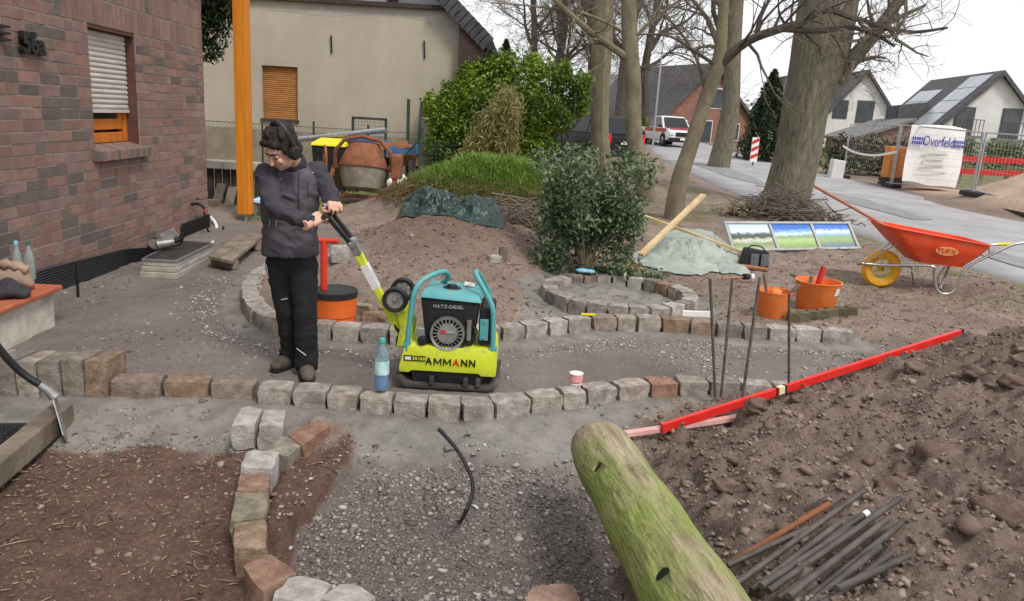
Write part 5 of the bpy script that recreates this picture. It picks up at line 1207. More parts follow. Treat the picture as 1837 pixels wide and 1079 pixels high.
# ------------------------------------------------------------------ far houses
mat('wall_white', rgb(206, 204, 202), rgb(222, 220, 218), rough=.9, scale=1.2)
mat('roof_dark', rgb(74, 72, 74), rgb(98, 96, 97), rough=.85, scale=3, bump=.4, bscale=14)
mat('roof_grey', rgb(104, 102, 102), rgb(126, 124, 123), rough=.85, scale=3, bump=.4, bscale=14)
mat('brick_far', rgb(128, 92, 80), rgb(148, 110, 96), rough=.9, scale=6, rnd=.03)
mat('pane_dark', rgb(62, 66, 70), rgb(84, 88, 92), rough=.15, spec=.5, scale=1)
mat('solar', rgb(150, 154, 160), rgb(172, 176, 182), rough=.25, spec=.6, scale=1)
def gable_house(name, label, apexpx, Y, hw_, rise, L, yaw, wallm, roofm, wins, group='houses across the road', over=.35, zb=-.5):
    """gable towards the camera; yaw turns the ridge"""
    a = D(apexpx[0], apexpx[1], Y); g = gzs(a.x, a.y); t = thing(name, label, 'house', (a.x, a.y, g), group, yaw)
    zr = a.z - g; ze = zr - rise
    part('wall', wallm, t, lambda b: (b.prism([(-hw_, 0, zb), (hw_, 0, zb), (hw_, 0, ze), (0, 0, zr - .06), (-hw_, 0, ze)], (0, L, 0))))
    k = rise / hw_
    for sx in (-1, 1):
        e = hw_ + over
        rf = part('roof', roofm, t, lambda b: b.hexa([Vector(v) for v in ((0, -over, zr - .02), (sx * e, -over, zr - k * e - .02), (sx * e, L + over, zr - k * e - .02), (0, L + over, zr - .02), (0, -over, zr + .2), (sx * e, -over, zr - k * e + .2), (sx * e, L + over, zr - k * e + .2), (0, L + over, zr + .2))]))
        b = MB(); b.hexa([Vector(v) for v in ((0, -over - .04, zr - .12), (sx * e, -over - .04, zr - k * e - .12), (sx * e, -over - .005, zr - k * e - .12), (0, -over - .005, zr - .12), (0, -over - .04, zr + .16), (sx * e, -over - .04, zr - k * e + .16), (sx * e, -over - .005, zr - k * e + .16), (0, -over - .005, zr + .16))]); b.build('barge_board', 'roof_dark', rf)
    for (x, z, w_, h_, bal) in wins:
        f = part('window', 'white_paint' if wallm != 'wall_white' else 'roof_dark', t, lambda b: b.box((x, -.02, z), (w_ + .12, .06, h_ + .12)))
        b = MB(); b.box((x, -.055, z), (w_, .02, h_)); b.build('pane', 'pane_dark', f)
        if bal:
            b = MB(); b.box((x, -.35, z - h_ / 2 - .12), (w_ + .8, .7, .14)); b.build('balcony', 'roof_grey', t)
            b = MB(); [b.box((x + xx, -.68, z - h_ / 2 + .4), (.03, .03, .9)) for xx in np.linspace(-w_ / 2 - .35, w_ / 2 + .35, 9)]; b.box((x, -.68, z - h_ / 2 + .85), (w_ + .75, .04, .04)); b.build('balcony_rail', 'roof_dark', t)
    return t, zr, k
h1, zr, k = gable_house('white_house', 'white gabled house with pale solar panels on its dark roof', (1797, 133), 46, 3.9, 4.1, 10, -.12, 'wall_white', 'roof_dark',
    [(-1.55, 2.35, .95, 1.5, True), (1.0, 2.35, .95, 1.6, True), (-1.5, .15, 1.3, 1.7, False), (1.0, .15, 1.7, 1.7, False)])
for (y0, y1, d0, d1) in ((.4, 3.4, .25, 3.2), (5.6, 9.4, .9, 3.9)):      # solar arrays on the left slope
    b = MB(); nv = Vector((-k, 0, 1)).normalized()
    for i in range(3):
        for j in range(4):
            ya, yb_ = y0 + (y1 - y0) * i / 3, y0 + (y1 - y0) * (i + .95) / 3; da, db = d0 + (d1 - d0) * j / 4, d0 + (d1 - d0) * (j + .95) / 4
            p_ = [Vector((-d_, y_, zr - k * d_ + .24)) for d_, y_ in ((da, ya), (db, ya), (db, yb_), (da, yb_))]; b = MB(); b.prism(p_, nv * .05); b.build('solar_panel', 'solar', h1)
part('dormer', 'roof_dark', h1, lambda b: (b.hexa([Vector(v) for v in ((-3.9, 4.0, 2.0), (-2.4, 4.0, 2.0), (-2.4, 6.4, 2.0), (-3.9, 6.4, 2.0), (-3.9, 4.0, 3.2), (-2.2, 4.0, 3.5), (-2.2, 6.4, 3.5), (-3.9, 6.4, 3.2))]))); part('dormer_window', 'pane_dark', h1, lambda b: b.box((-3.92, 5.2, 2.6), (.03, 1.9, .8)))
part('lean_to_roof', 'roof_grey', h1, lambda b: b.hexa([Vector(v) for v in ((-7.4, .5, .9), (-3.95, .5, 2.2), (-3.95, 8, 2.2), (-7.4, 8, .9), (-7.4, .5, 1.05), (-3.95, .5, 2.38), (-3.95, 8, 2.38), (-7.4, 8, 1.05))])); part('lean_to_wall', 'brick_far', h1, lambda b: b.hexa([Vector(v) for v in ((-7.1, .8, -.5), (-3.95, .8, -.5), (-3.95, 7.8, -.5), (-7.1, 7.8, -.5), (-7.1, .8, 1.0), (-3.95, .8, 2.15), (-3.95, 7.8, 2.15), (-7.1, 7.8, 1.0))]))
h2, zr2, k2 = gable_house('white_house', 'white gabled house right of the huge tree, smaller of the two', (1556, 130), 62, 3.1, 3.8, 10, -.05, 'wall_white', 'roof_dark', [(-1.6, 2.9, 1.0, 1.3, False), (.3, 2.8, 1.2, 1.6, False)])
part('side_roof', 'roof_dark', h2, lambda b: b.hexa([Vector(v) for v in ((-5, 4, zr2 - .3), (0, 4, zr2 - .3), (0, 9, zr2 - .3), (-5, 9, zr2 - .3), (-6.5, 1, .9), (-2, 1.5, .9), (-2, 12, .9), (-6.5, 12, .9))])); part('annex', 'brick_far', h2, lambda b: b.box((1.4, -.6, .2), (3.8, 1.0, 1.6)))
h3, zr3, k3 = gable_house('brick_gable_house', 'brown brick house with big dark roof behind the pickup', (1282, 118), 60, 4.6, 4.3, 12, .42, 'brick_far', 'roof_dark', [(-.6, .4, 1.9, 2.4, False), (2.2, .9, 1.5, 1.2, False), (-2.6, .9, 1.2, 1.2, False), (.4, 3.3, 1.2, 1.4, False)])
gable_house('grey_roof_house', 'pale house with a long grey roof behind the parked pickup', (1205, 140), 95, 7.5, 4.2, 9, 1.2, 'wall_white', 'roof_grey', [(-3, 1.0, 1.2, 1.4, False), (0, 1.0, 1.2, 1.4, False), (3, 1, 1.2, 1.4, False)])
gable_house('grey_roof_house', 'small white house between the two smooth trunks', (1120, 150), 85, 4.2, 2.8, 8, .1, 'wall_white', 'roof_grey', [(-1.5, 1.4, 1.2, 1.6, False), (1.4, 1.4, 1.2, 1.6, False)])
# hedges and conifers over the road
def cone_bush(name, label, px, pyb, Y, w_, h_, m, n=3500, leaf=.16, cat='bush', grp='evergreens over the road', asp=.5):
    b0 = D(px, pyb, Y); b0.z = gzs(b0.x, b0.y) - .05; t = thing(name, label, cat, b0, grp); hh = np.random.rand(n) ** 1.3; a = np.random.rand(n) * 6.283; r_ = (1 - hh) ** .7 * w_ * (.55 + .45 * np.random.rand(n)) * (1 + .25 * np.sin(a * 5 + hh * 9))
    leaves('crown', np.stack([np.cos(a) * r_, np.sin(a) * r_, .05 + hh * h_ - .1 * r_], -1), leaf, m, t, 1.2, asp); part('trunk', 'bark_dark', t, lambda b: b.tube([(0, 0, -.1), (0, 0, h_ * .8)], [.12, .03], 6)); return t
cone_bush('conifer', 'dark green conifer left of the huge tree across the road', 1368, 292, 38, 1.35, 4.3, 'leaf_evergreen', 5200, .26)
cone_bush('conifer', 'narrow dark conifer peeking over the laurel by the eaves', 903, 180, 26, .9, 3.9, 'leaf_evergreen', 2600, .2)
cone_bush('bush', 'low green bush in front of the small white house', 1150, 215, 52, 1.6, 1.8, 'leaf_laurel', 1200, .24)
hd = thing('hedge', 'clipped green hedge in front of the white house with solar panels', 'hedge', on(25.0, 40.5), 'hedges over the road')
bl = [((x_, 0, .7), (.8, .5, .75)) for x_ in np.arange(-2.2, 3.4, .55)]; varmat('leaf_hedge', [rgb(70, 84, 44), rgb(98, 108, 60), rgb(124, 128, 80)], rough=.6, trans=.2); leaves('crown', clumps(bl, 3600, .5), .16, 'leaf_hedge', hd)
hd = thing('ivy_bank', 'dark ivy covered bank behind the construction fence', 'hedge', on(15.2, 31.5), 'hedges over the road')
bl = [((x_, random.uniform(-.4, .4), .7), (.7, .6, random.uniform(.7, 1.0))) for x_ in np.arange(-2.6, 2.2, .5)]; varmat('leaf_ivy', [rgb(42, 46, 34), rgb(70, 74, 54), rgb(104, 104, 82), rgb(60, 70, 44)], rough=.6); leaves('crown', clumps(bl, 5200, .5), .17, 'leaf_ivy', hd)

# ------------------------------------------------------------------ vehicles
mat('tyre', rgb(26, 26, 27), rgb(38, 38, 38), rough=.85, scale=20); mat('rim', rgb(150, 152, 155), rough=.3, metal=.8)
mat('car_black', rgb(20, 21, 24), rough=.35, spec=.25); mat('car_white', rgb(212, 212, 212), rough=.3, coat=.6); mat('car_red', rgb(176, 28, 34), rough=.25, coat=.7)
mat('car_glass', rgb(44, 48, 52), rough=.12, spec=.3); mat('lamp_red', rgb(200, 24, 26), rough=.2, coat=.6); mat('lamp_clear', rgb(210, 214, 220), rough=.1, spec=.8, coat=.6); mat('trim', rgb(30, 31, 33), rough=.6)
def car(label, loc, rz, L, w_, prof, cabin, body_m, lower_m, group, pickup=False, stripes=None, H=1.75):
    """x forward; prof: side outline of the lower body; cabin: side outline of the greenhouse"""
    t = thing('parked_car', label, 'pickup' if pickup else 'car', loc, group, rz); hw_ = w_ / 2
    def shell(b, pr, wf):
        n = len(pr); vs = []
        for sx in (-1, -.86, .86, 1):
            for (x, z) in pr:
                cz = sum(q[1] for q in pr) / n; cx = sum(q[0] for q in pr) / n; s_ = .965 if abs(sx) == 1 else 1.0
                vs.append((cx + (x - cx) * s_, sx * hw_ * wf(z), cz + (z - cz) * s_))
        fs = [tuple(range(n - 1, -1, -1)), tuple(3 * n + i for i in range(n))] + [(k_ * n + i, k_ * n + (i + 1) % n, (k_ + 1) * n + (i + 1) % n, (k_ + 1) * n + i) for k_ in range(3) for i in range(n)]
        b.add(vs, fs)
    part('body', body_m, t, lambda b: shell(b, prof, lambda z: 1.0 if z < .9 else .97), bevel=.03, smooth=True)
    zb_, zt_ = min(q[1] for q in cabin), max(q[1] for q in cabin); wf = lambda z: .95 - .17 * (z - zb_) / (zt_ - zb_)
    cb = part('cabin', body_m if not pickup else lower_m, t, lambda b: shell(b, cabin, wf), bevel=.025, smooth=True)
    for sy in (-1, 1):                                                    # side windows: three panes
        xs_b = (cabin[0][0], cabin[-1][0]) ; ztop = zt_ - .09; zbt = zb_ + .05
        xb0, xb1 = min(q[0] for q in cabin if q[1] < zb_ + .03), max(q[0] for q in cabin if q[1] < zb_ + .03); xt0, xt1 = min(q[0] for q in cabin if q[1] > zt_ - .12), max(q[0] for q in cabin if q[1] > zt_ - .12)
        for (f0, f1) in ((.05, .34), (.37, .66), (.69, .93)):
            q_ = []
            for (f_, z_) in ((f0, zbt), (f1, zbt), (f1, ztop), (f0, ztop)):
                lo, hi = (xb0, xb1) if z_ == zbt else (xt0, xt1); q_.append(Vector((lo + (hi - lo) * f_, sy * (hw_ * wf(z_) + .004), z_)))
            b = MB(); b.prism(q_, (0, sy * .008, 0)); b.build('side_window', 'car_glass', t)
    fx_b, fx_t = max(q[0] for q in cabin if q[1] < zb_ + .03), max(q[0] for q in cabin if q[1] > zt_ - .12); rx_b, rx_t = min(q[0] for q in cabin if q[1] < zb_ + .03), min(q[0] for q in cabin if q[1] > zt_ - .12)
    for nm, xb_, xt_, sg in (('windscreen', fx_b, fx_t, 1), ('rear_window', rx_b, rx_t, -1)):
        q_ = [Vector((xb_ + (xt_ - xb_) * .08 + sg * .012, -hw_ * .82, zb_ + .06)), Vector((xb_ + (xt_ - xb_) * .08 + sg * .012, hw_ * .82, zb_ + .06)), Vector((xb_ + (xt_ - xb_) * .86 + sg * .012, hw_ * .70, zt_ - .09)), Vector((xb_ + (xt_ - xb_) * .86 + sg * .012, -hw_ * .70, zt_ - .09))]
        b = MB(); b.prism(q_, (sg * .012, 0, .004)); b.build(nm, 'car_glass', t)
    xf, xr_ = max(q[0] for q in prof), min(q[0] for q in prof); wb = L * .31
    for x_ in (wb, -wb):
        for sy in (-1, 1):
            ar = part('wheel', 'tyre', t, lambda b: b.lathe([(.20, -.11), (.34, -.11), (.37, -.07), (.37, .07), (.34, .11), (.20, .11)], (x_, sy * (hw_ - .09), .37), (0, 1, 0), 22), smooth=True)
            b = MB(); b.lathe([(.03, .03), (.19, .02), (.22, .0), (.22, -.03), (.03, -.03)], (x_, sy * (hw_ + .005), .37), (0, sy, 0), 16); b.build('rim', 'rim', ar, smooth=True)
            b = MB(); b.lathe([(.38, -.01), (.44, -.01), (.44, .02), (.38, .02)], (x_, sy * (hw_ - .005), .38), (0, 1, 0), 22, close=True); b.build('wheel_arch', 'trim', t)
    for nm, x_, m_, zz in (('headlight', xf, 'lamp_clear', .78), ('tail_light', xr_, 'lamp_red', .92)):
        for sy in (-1, 1): part(nm, m_, t, lambda b: b.box((x_ - .03 * (1 if x_ > 0 else -1), sy * hw_ * .82, zz), (.13, .30 if x_ > 0 else .2, .17 if x_ > 0 else .34)), bevel=.02)
    for nm, x_, sg in (('front_bumper', xf, 1), ('rear_bumper', xr_, -1)): part(nm, 'trim', t, lambda b: b.box((x_ - .03 * sg, 0, .42), (.18, w_ * .97, .26)), bevel=.04)
    for x_, sg in ((xf, 1), (xr_, -1)): part('number_plate', 'white_paint', t, lambda b: b.box((x_ + .075 * sg, 0, .47 if sg > 0 else .78), (.012, .5, .11)))
    part('grille', 'trim', t, lambda b: b.box((xf + .012, 0, .74), (.03, w_ * .55, .24)), bevel=.01)
    for sy in (-1, 1): part('mirror', 'trim', t, lambda b: b.box((fx_b - .12, sy * (hw_ + .1), zb_ + .1), (.12, .2, .16)), bevel=.03)
    return t
suvp = [(-2.25, .45), (-2.2, .95), (-2.1, 1.05), (1.05, 1.05), (1.95, .93), (2.2, .78), (2.25, .45), (1.9, .30), (-1.9, .30)]; suvc = [(-2.1, 1.03), (-1.85, 1.62), (-1.6, 1.72), (.1, 1.72), (.35, 1.66), (1.05, 1.03)]
q = D(1085, 290, 28.5); car('black estate car seen from behind between the smooth trunks', (q.x - .45, 29.8, float(gzs(q.x, 28)) ), R(118), 4.5, 1.8, suvp, suvc, 'car_black', 'car_black', 'parked vehicles')
pkp = [(-2.6, .5), (-2.6, 1.08), (-.75, 1.08), (1.3, 1.12), (2.3, 1.05), (2.55, .9), (2.6, .5), (2.2, .36), (-2.2, .36)]; pkc = [(-.85, 1.08), (-.65, 1.72), (-.4, 1.8), (.55, 1.8), (.75, 1.74), (1.45, 1.1)]
q = D(1200, 262, 48); pk = car('white and red pickup truck facing us on the road', (q.x, 49.0, float(road_z(49)) + .02), R(-78), 5.3, 1.9, pkp, pkc, 'car_white', 'car_white', 'parked vehicles', True)
part('bonnet_panel', 'car_red', pk, lambda b: b.hexa([Vector(v) for v in ((1.2, -.8, 1.10), (2.42, -.8, 1.02), (2.42, .8, 1.02), (1.2, .8, 1.10), (1.2, -.8, 1.16), (2.4, -.8, 1.07), (2.4, .8, 1.07), (1.2, .8, 1.16))]), bevel=.02)
for sy in (-1, 1): part('side_stripe', 'car_red', pk, lambda b: b.box((.3, sy * .955, .95), (3.4, .012, .22)))
for sy in (-.62, .62): part('roof_rail', 'trim', pk, lambda b: b.tube([(-.5, sy, 1.83), (.5, sy, 1.83)], .025, 6))
part('roll_bar', 'trim', pk, lambda b: b.tube([(-1.0, -.75, 1.1), (-1.0, -.6, 1.7), (-1.0, .6, 1.7), (-1.0, .75, 1.1)], .04, 8))

# ------------------------------------------------------------------ building site over the road
bc = D(1354, 268, 33); bcn = thing('warning_beacon', 'red and white striped roadwork warning board at the far kerb', 'sign', on(bc.x, 33), 'roadwork'); z0, z1 = D(1352, 291, 33).z, D(1356, 247, 33).z; zz0 = z0 - bcn.location.z; hh = z1 - z0
part('board', 'white_paint', bcn, lambda b: b.box((0, 0, zz0 + hh / 2), (.30, .03, hh)), bevel=.006)
for k_ in range(3):
    z_ = zz0 + hh * (.12 + .30 * k_); part('stripe', 'red_paint', bcn, lambda b: b.prism([(-.14, -.019, z_ - .02), (.14, -.019, z_ + .14), (.14, -.019, z_ + .30 * hh * .5 + .14 - .02), (-.14, -.019, z_ + .15 * hh - .02)], (0, -.004, 0)))
part('stand', 'black_plastic', bcn, lambda b: (b.box((0, 0, zz0 / 2), (.05, .03, max(.05, zz0))), b.box((0, 0, .04), (.8, .4, .08))))
fpost = [(12.45, 30.0), (12.75, 26.6), (12.55, 21.4), (12.9, 17.5)]
FT = [D(1500, 222, 30).z, D(1618, 225, 26.6).z, D(1767, 238, 21.4).z, D(1900, 250, 17.5).z]
for i in range(3):
    (xa, ya), (xb, yb_) = fpost[i], fpost[i + 1]; lab = ['left steel mesh site fence panel nearest the huge tree', 'middle steel mesh site fence panel in front of the white banner', 'right steel mesh site fence panel in front of the sand heap'][i]
    t = thing('site_fence', lab, 'fence', on((xa + xb) / 2, (ya + yb_) / 2), 'site fence panels'); A = Vector((xa, ya, gzs(xa, ya) + .12)); B = Vector((xb, yb_, gzs(xb, yb_) + .12)); hA, hB = FT[i] - A.z, FT[i + 1] - B.z; d_ = (B - A); A = A + d_ * .015; B = B - d_ * .015
    for (p_, h_) in ((A, hA), (B, hB)):
        part('post', 'galv', t, lambda b: b.tube([p_ - Vector((0, 0, .08)), p_ + Vector((0, 0, h_))], .028, 8), w=True, smooth=True); part('foot_block', 'black_plastic', t, lambda b: b.box(p_ + Vector((0, 0, -.06)), (.30, .75, .13)), w=True, bevel=.03)
    part('rail', 'galv', t, lambda b: b.tube([A + Vector((0, 0, .04)), B + Vector((0, 0, .04))], .02, 8), w=True); part('rail', 'galv', t, lambda b: b.tube([A + Vector((0, 0, hA)), B + Vector((0, 0, hB))], .02, 8), w=True)
    def f(b):
        n_ = int(d_.length / .14)
        for k_ in range(1, n_): q_ = A.lerp(B, k_ / n_); h_ = hA + (hB - hA) * k_ / n_; b.tube([q_ + Vector((0, 0, .04)), q_ + Vector((0, 0, h_))], .0035, 3, cap=False)
        for k_ in range(1, 8): b.tube([A + Vector((0, 0, .04 + (hA - .04) * k_ / 8)), B + Vector((0, 0, .04 + (hB - .04) * k_ / 8))], .0035, 3, cap=False)
    part('mesh', 'galv', t, f, w=True)['kind'] = 'stuff'
tp = MB(); pts = [D(1512, 262, 29), D(1535, 274, 28.6), D(1570, 279, 27.5), D(1612, 272, 26.5)]; pts = catmull(pts, 6)
for i in range(len(pts) - 1): tp.prism([pts[i] - pts[0] + Vector((0, 0, -.04)), pts[i + 1] - pts[0] + Vector((0, 0, -.04)), pts[i + 1] - pts[0] + Vector((0, 0, .04)), pts[i] - pts[0] + Vector((0, 0, .04))], (0, .004, 0))
o = tp.build('barrier_tape', 'tape_white'); o.location = pts[0]; tag(o, 'white barrier tape strung along the left site fence panel', 'tape')
# water tank wrapped in a banner
q0, q1, q2, q3 = D(1618, 325, 25.2), D(1712, 338, 25.2), D(1737, 232, 25.2), D(1637, 224, 25.2)
bn = thing('site_banner', 'white sheet banner with blue lettering fixed to the site fence', 'banner', on((q0.x + q1.x) / 2, 25.2))
def f(b):
    n1, n2 = 16, 10; vs = []
    for s_ in (0, .006):
        for j in range(n2 + 1):
            for i in range(n1 + 1):
                u_, v_ = i / n1, j / n2; p_ = (q0.lerp(q1, u_)).lerp(q3.lerp(q2, u_), v_); p_ = p_ + Vector((.05 * math.sin(v_ * 5) * (u_ - .3), s_ + .05 * math.sin(u_ * 5 + v_ * 2) - .0, .03 * math.sin(u_ * 9) * (1 - v_))); vs.append(p_)
    m_ = (n1 + 1) * (n2 + 1)
    fs = [(j * (n1 + 1) + i, j * (n1 + 1) + i + 1, (j + 1) * (n1 + 1) + i + 1, (j + 1) * (n1 + 1) + i) for j in range(n2) for i in range(n1)]
    b.add(vs, fs + [tuple(q_ + m_ for q_ in f_[::-1]) for f_ in fs])
part('sheet', 'white_paint', bn, f, w=True, smooth='all')
mat('ink_blue', rgb(70, 74, 168), rough=.6); mat('ink_grey', rgb(206, 208, 204), rough=.7)
def bp_(u_, v_, off=.05): return (q0.lerp(q1, u_)).lerp(q3.lerp(q2, u_), v_) + Vector((0, -off, 0)) - bn.location
ex, ey = (q2 - q3), (q3 - q0); ey.y = 0
text_mesh('lettering', 'Overfeld', .46, 'ink_blue', bn, frame(bp_(.51, .74, .075), ex, ey) @ Matrix.Diagonal((.62, 1, 1, 1)), extrude=.004)
for (u0, u1) in ((.02, .26), (.78, .98)):
    for rr_ in range(2):
        for k_ in range(6):
            u_ = u0 + (u1 - u0) * (k_ + .5) / 6; b = MB(); b.box((0, 0, 0), ((u1 - u0) * ex.length / 6 * .72, .008, .10), frame((0, 0, 0), ex, Vector((0, 1, 0))).to_3x3()); [v.__iadd__(bp_(u_, .70 + .07 * rr_, .075)) for v in b.v]; b.build('blue_block', 'ink_blue', bn)
for (v_, w_) in ((.56, .42), (.46, .34), (.36, .40), (.24, .5)):
    b = MB(); b.beam(bp_(.5 - w_ / 2, v_, .07), bp_(.5 + w_ / 2, v_, .07), .006, .09 if v_ > .3 else .04); b.build('faded_line', 'ink_grey', bn)
tk = thing('water_tank', 'white plastic tank top showing above the banner', 'tank', on(D(1680, 330, 25.8).x, 25.9)); c_ = D(1683, 226, 25.9); 
part('tank_body', 'white_paint', tk, lambda b: b.box((c_.x, c_.y, (c_.z + .3) / 2), (1.35, .9, c_.z - .35)), w=True, bevel=.12); part('tank_lid', 'white_paint', tk, lambda b: b.lathe([(.62, 0), (.62, .06), (.5, .1), (.0, .12)], (c_.x, c_.y, c_.z - .1), (0, 0, 1), 24), w=True, smooth=True)
mat('cabinet_orange', rgb(206, 124, 44), rgb(222, 142, 60), rough=.5, scale=4)
cb = thing('site_cabinet', 'orange metal cabinet standing behind the site fence', 'cabinet', on(D(1602, 318, 27).x, 27.2)); ca, cc = D(1582, 318, 27.2), D(1624, 264, 27.2)
part('cabinet_body', 'cabinet_orange', cb, lambda b: b.box(((ca.x + cc.x) / 2, 27.2, (ca.z + cc.z) / 2), (cc.x - ca.x - .1, .5, cc.z - ca.z)), w=True, bevel=.02); part('cabinet_door', 'cabinet_orange', cb, lambda b: b.box(((ca.x + cc.x) / 2 + .22, 26.93, (ca.z + cc.z) / 2), (.36, .03, cc.z - ca.z - .08)), w=True, bevel=.008); part('base', 'wood_dark', cb, lambda b: b.box(((ca.x + cc.x) / 2, 27.2, ca.z - .12), (cc.x - ca.x, .5, .24)), w=True)
lb_ = D(1500, 305, 29.2); o = MB().hexa([Vector(v) for v in ((-.25, -.2, -.1), (.22, -.2, -.1), (.22, .2, -.1), (-.25, .2, -.1), (-.2, -.2, .75), (.25, -.2, .7), (.25, .2, .7), (-.2, .2, .75))]).build('concrete_slab', 'wall_white', bevel=.03); o.location = on(lb_.x, 29.2); tag(o, 'pale upright concrete block beside the left fence panel', 'block')
rb = thing('red_barrier', 'red painted two-rail barrier fence behind the sand heap', 'barrier', on(18.2, 27))
ra, rc = D(1715, 285, 27.0), D(1870, 291, 25.5); 
for dz in (0, -.42): part('rail', 'red_paint', rb, lambda b: b.beam(ra + Vector((0, 0, dz)), rc + Vector((0, 0, dz)), .05, .19), w=True)
for k_ in (.1, .35, .65, .95): q_ = ra.lerp(rc, k_); part('post', 'wood_grey', rb, lambda b: b.box((q_.x, q_.y + .07, q_.z - .35), (.1, .08, 1.0)), w=True)
ks = thing('kerb_board', 'dark wet timber shuttering along the far road edge', 'board', on(12.25, 17.5)); part('board', 'wood_dark', ks, lambda b: b.beam((12.15, 15.2, .1), (12.35, 20.2, .16), .09, .14), w=True); part('kerb', 'granite_grey', ks, lambda b: b.beam((12.32, 15.2, .08), (12.5, 20.2, .14), .16, .14), w=True)
# far wood line behind everything
fw_ = thing('far_wood', 'far_line', 'wood', on(40, 160)); del fw_['label']; del fw_['category']; fw_['kind'] = 'stuff'
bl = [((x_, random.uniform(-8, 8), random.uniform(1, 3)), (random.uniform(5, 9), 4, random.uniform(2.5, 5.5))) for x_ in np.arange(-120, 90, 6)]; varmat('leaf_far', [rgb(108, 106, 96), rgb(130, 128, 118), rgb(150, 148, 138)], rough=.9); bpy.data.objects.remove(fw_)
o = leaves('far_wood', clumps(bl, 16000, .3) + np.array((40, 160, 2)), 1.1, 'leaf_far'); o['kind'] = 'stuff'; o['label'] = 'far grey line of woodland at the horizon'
# street lamp pole and bus-stop frame far off
lp = D(1172, 250, 44); t = thing('lamp_pole', 'thin pale lamp pole beside the pickup', 'pole', on(lp.x, 44)); part('pole', 'galv', t, lambda b: b.tube([(0, 0, -.1), (0, 0, 6)], [.06, .04], 8)); part('arm', 'galv', t, lambda b: b.tube([(0, 0, 6), (.5, 0, 6.15), (1.1, 0, 6.15)], .03, 6)); part('lamp_head', 'galv', t, lambda b: b.box((1.3, 0, 6.12), (.5, .18, .1)), bevel=.03)
# ------------------------------------------------------------------ plate compactor
mat('compactor_lime', rgb(196, 208, 40), rgb(206, 216, 60), rough=.38, scale=9, spec=.4, col3=rgb(168, 166, 96), contrast=(.3, .56), detail=8)
mat('compactor_teal', rgb(72, 146, 148), rgb(86, 158, 160), rough=.45, scale=9, spec=.4, col3=rgb(128, 150, 144), contrast=(.3, .56), detail=8)
mat('engine_black', rgb(26, 26, 28), rgb(38, 38, 40), rough=.55, scale=9, col3=rgb(66, 62, 58), contrast=(.3, .58), detail=8)
mat('alu', rgb(140, 140, 138), rgb(168, 168, 166), rough=.4, metal=.6, scale=14); mat('rubber_dusty', rgb(48, 47, 47), rgb(84, 80, 77), rough=.85, scale=5, col3=rgb(110, 104, 100))
mat('sticker', rgb(206, 208, 204), rgb(222, 222, 218), rough=.5, scale=20); mat('ink_black', rgb(22, 22, 22), rough=.5); mat('ink_red', rgb(206, 44, 30), rough=.5); mat('ink_silver', rgb(150, 152, 154), rough=.4)
CO = P(800, 706, 0); CO.y += .03; CO.z = gzs(CO.x, CO.y + .2) + .002
cp = thing('plate_compactor', 'lime and teal plate compactor with black diesel engine and long handle', 'compactor', CO)
lx = lambda px: (px - 800) / 281.0
lz = lambda px, py: (706 + .06 * (px - 800) - py) / 267.0
def L(px, py, y): return Vector((lx(px), y, lz(px, py) - .33 * y))
pr = [(-.335, .075), (-.325, .045), (-.27, .005), (.27, .005), (.325, .04), (.34, .07), (.31, .075), (.26, .035), (-.26, .035), (-.30, .08)]
part('base_plate', 'rubber_dusty', cp, lambda b: b.prism([(x, .0, z) for x, z in pr], (0, .50, 0)), bevel=.008, smooth=True)
part('plate_skirt', 'engine_black', cp, lambda b: b.hexa([Vector(v) for v in ((-.22, .04, .036), (.22, .04, .036), (.22, .46, .036), (-.22, .46, .036), (-.24, .03, .125), (.24, .03, .125), (.24, .47, .125), (-.24, .47, .125))]))
for x_ in (-.10, .12, .2): part('plate_rib', 'rubber_dusty', cp, lambda b: b.box((x_, .012, .062), (.03, .05, .05)), bevel=.006)
hs = part('housing', 'compactor_lime', cp, lambda b: b.prism([(-.315, .02, .10), (-.25, .02, .10), (-.235, .02, .115), (.2, .02, .115), (.215, .02, .10), (.31, .02, .10), (.315, .02, .16), (.305, .02, .265), (.29, .02, .285), (-.27, .02, .285), (-.285, .02, .27), (-.315, .02, .14)], (0, .46, 0)), bevel=.012, smooth=True)
def letters(names, s, size, m, parent, M, gap=.004, sx=1.0, bold=0.0, redi=None, redm='ink_red', extrude=.0015):
    obs = []; x = 0
    for i, ch in enumerate(s):
        if ch == 'M' and size > .05:
            q = MB(); h_, w_ = size * .35, size * .36; st2 = size * .12
            for (a0, a1) in (((-w_, -h_), (-w_, h_)), ((w_, -h_), (w_, h_)), ((-w_ + st2 * .3, h_ - st2 * .5), (0, -h_ * .45)), ((0, -h_ * .45), (w_ - st2 * .3, h_ - st2 * .5))): q.beam((a0[0], a0[1], 0), (a1[0], a1[1], 0), st2, extrude * 2, (0, 0, 1))
            o = q.build(names, m, parent)
        else: o = text_mesh(names, ch, size, redm if i == redi else m, parent, Matrix.Identity(4), extrude=extrude, align='LEFT', bold=bold)
        xs_ = [v.co.x for v in o.data.vertices]
        if not xs_: bpy.data.objects.remove(o); x += size * .3; continue
        o.data.transform(Matrix.Translation((x - min(xs_), 0, 0))); x += max(xs_) - min(xs_) + gap; obs.append(o)
    for o in obs: o.data.transform(M @ Matrix.Diagonal((sx, 1, 1, 1)) @ Matrix.Translation((-x / 2, 0, 0)))
FR = lambda p: frame(p, (1, 0, 0), (0, 0, 1))
letters('lettering', 'AMMANN', .066, 'ink_black', hs, FR(Vector((lx(806), .0155, .185))), gap=.012, sx=.9, bold=.0015, redi=3)
part('model_plate', 'ink_black', cp, lambda b: b.box((lx(740), .0165, .2), (.14, .006, .034))); letters('model_lettering', '30/60', .03, 'compactor_lime', cp, FR(Vector((lx(748), .011, .2))), gap=.003, bold=.001)
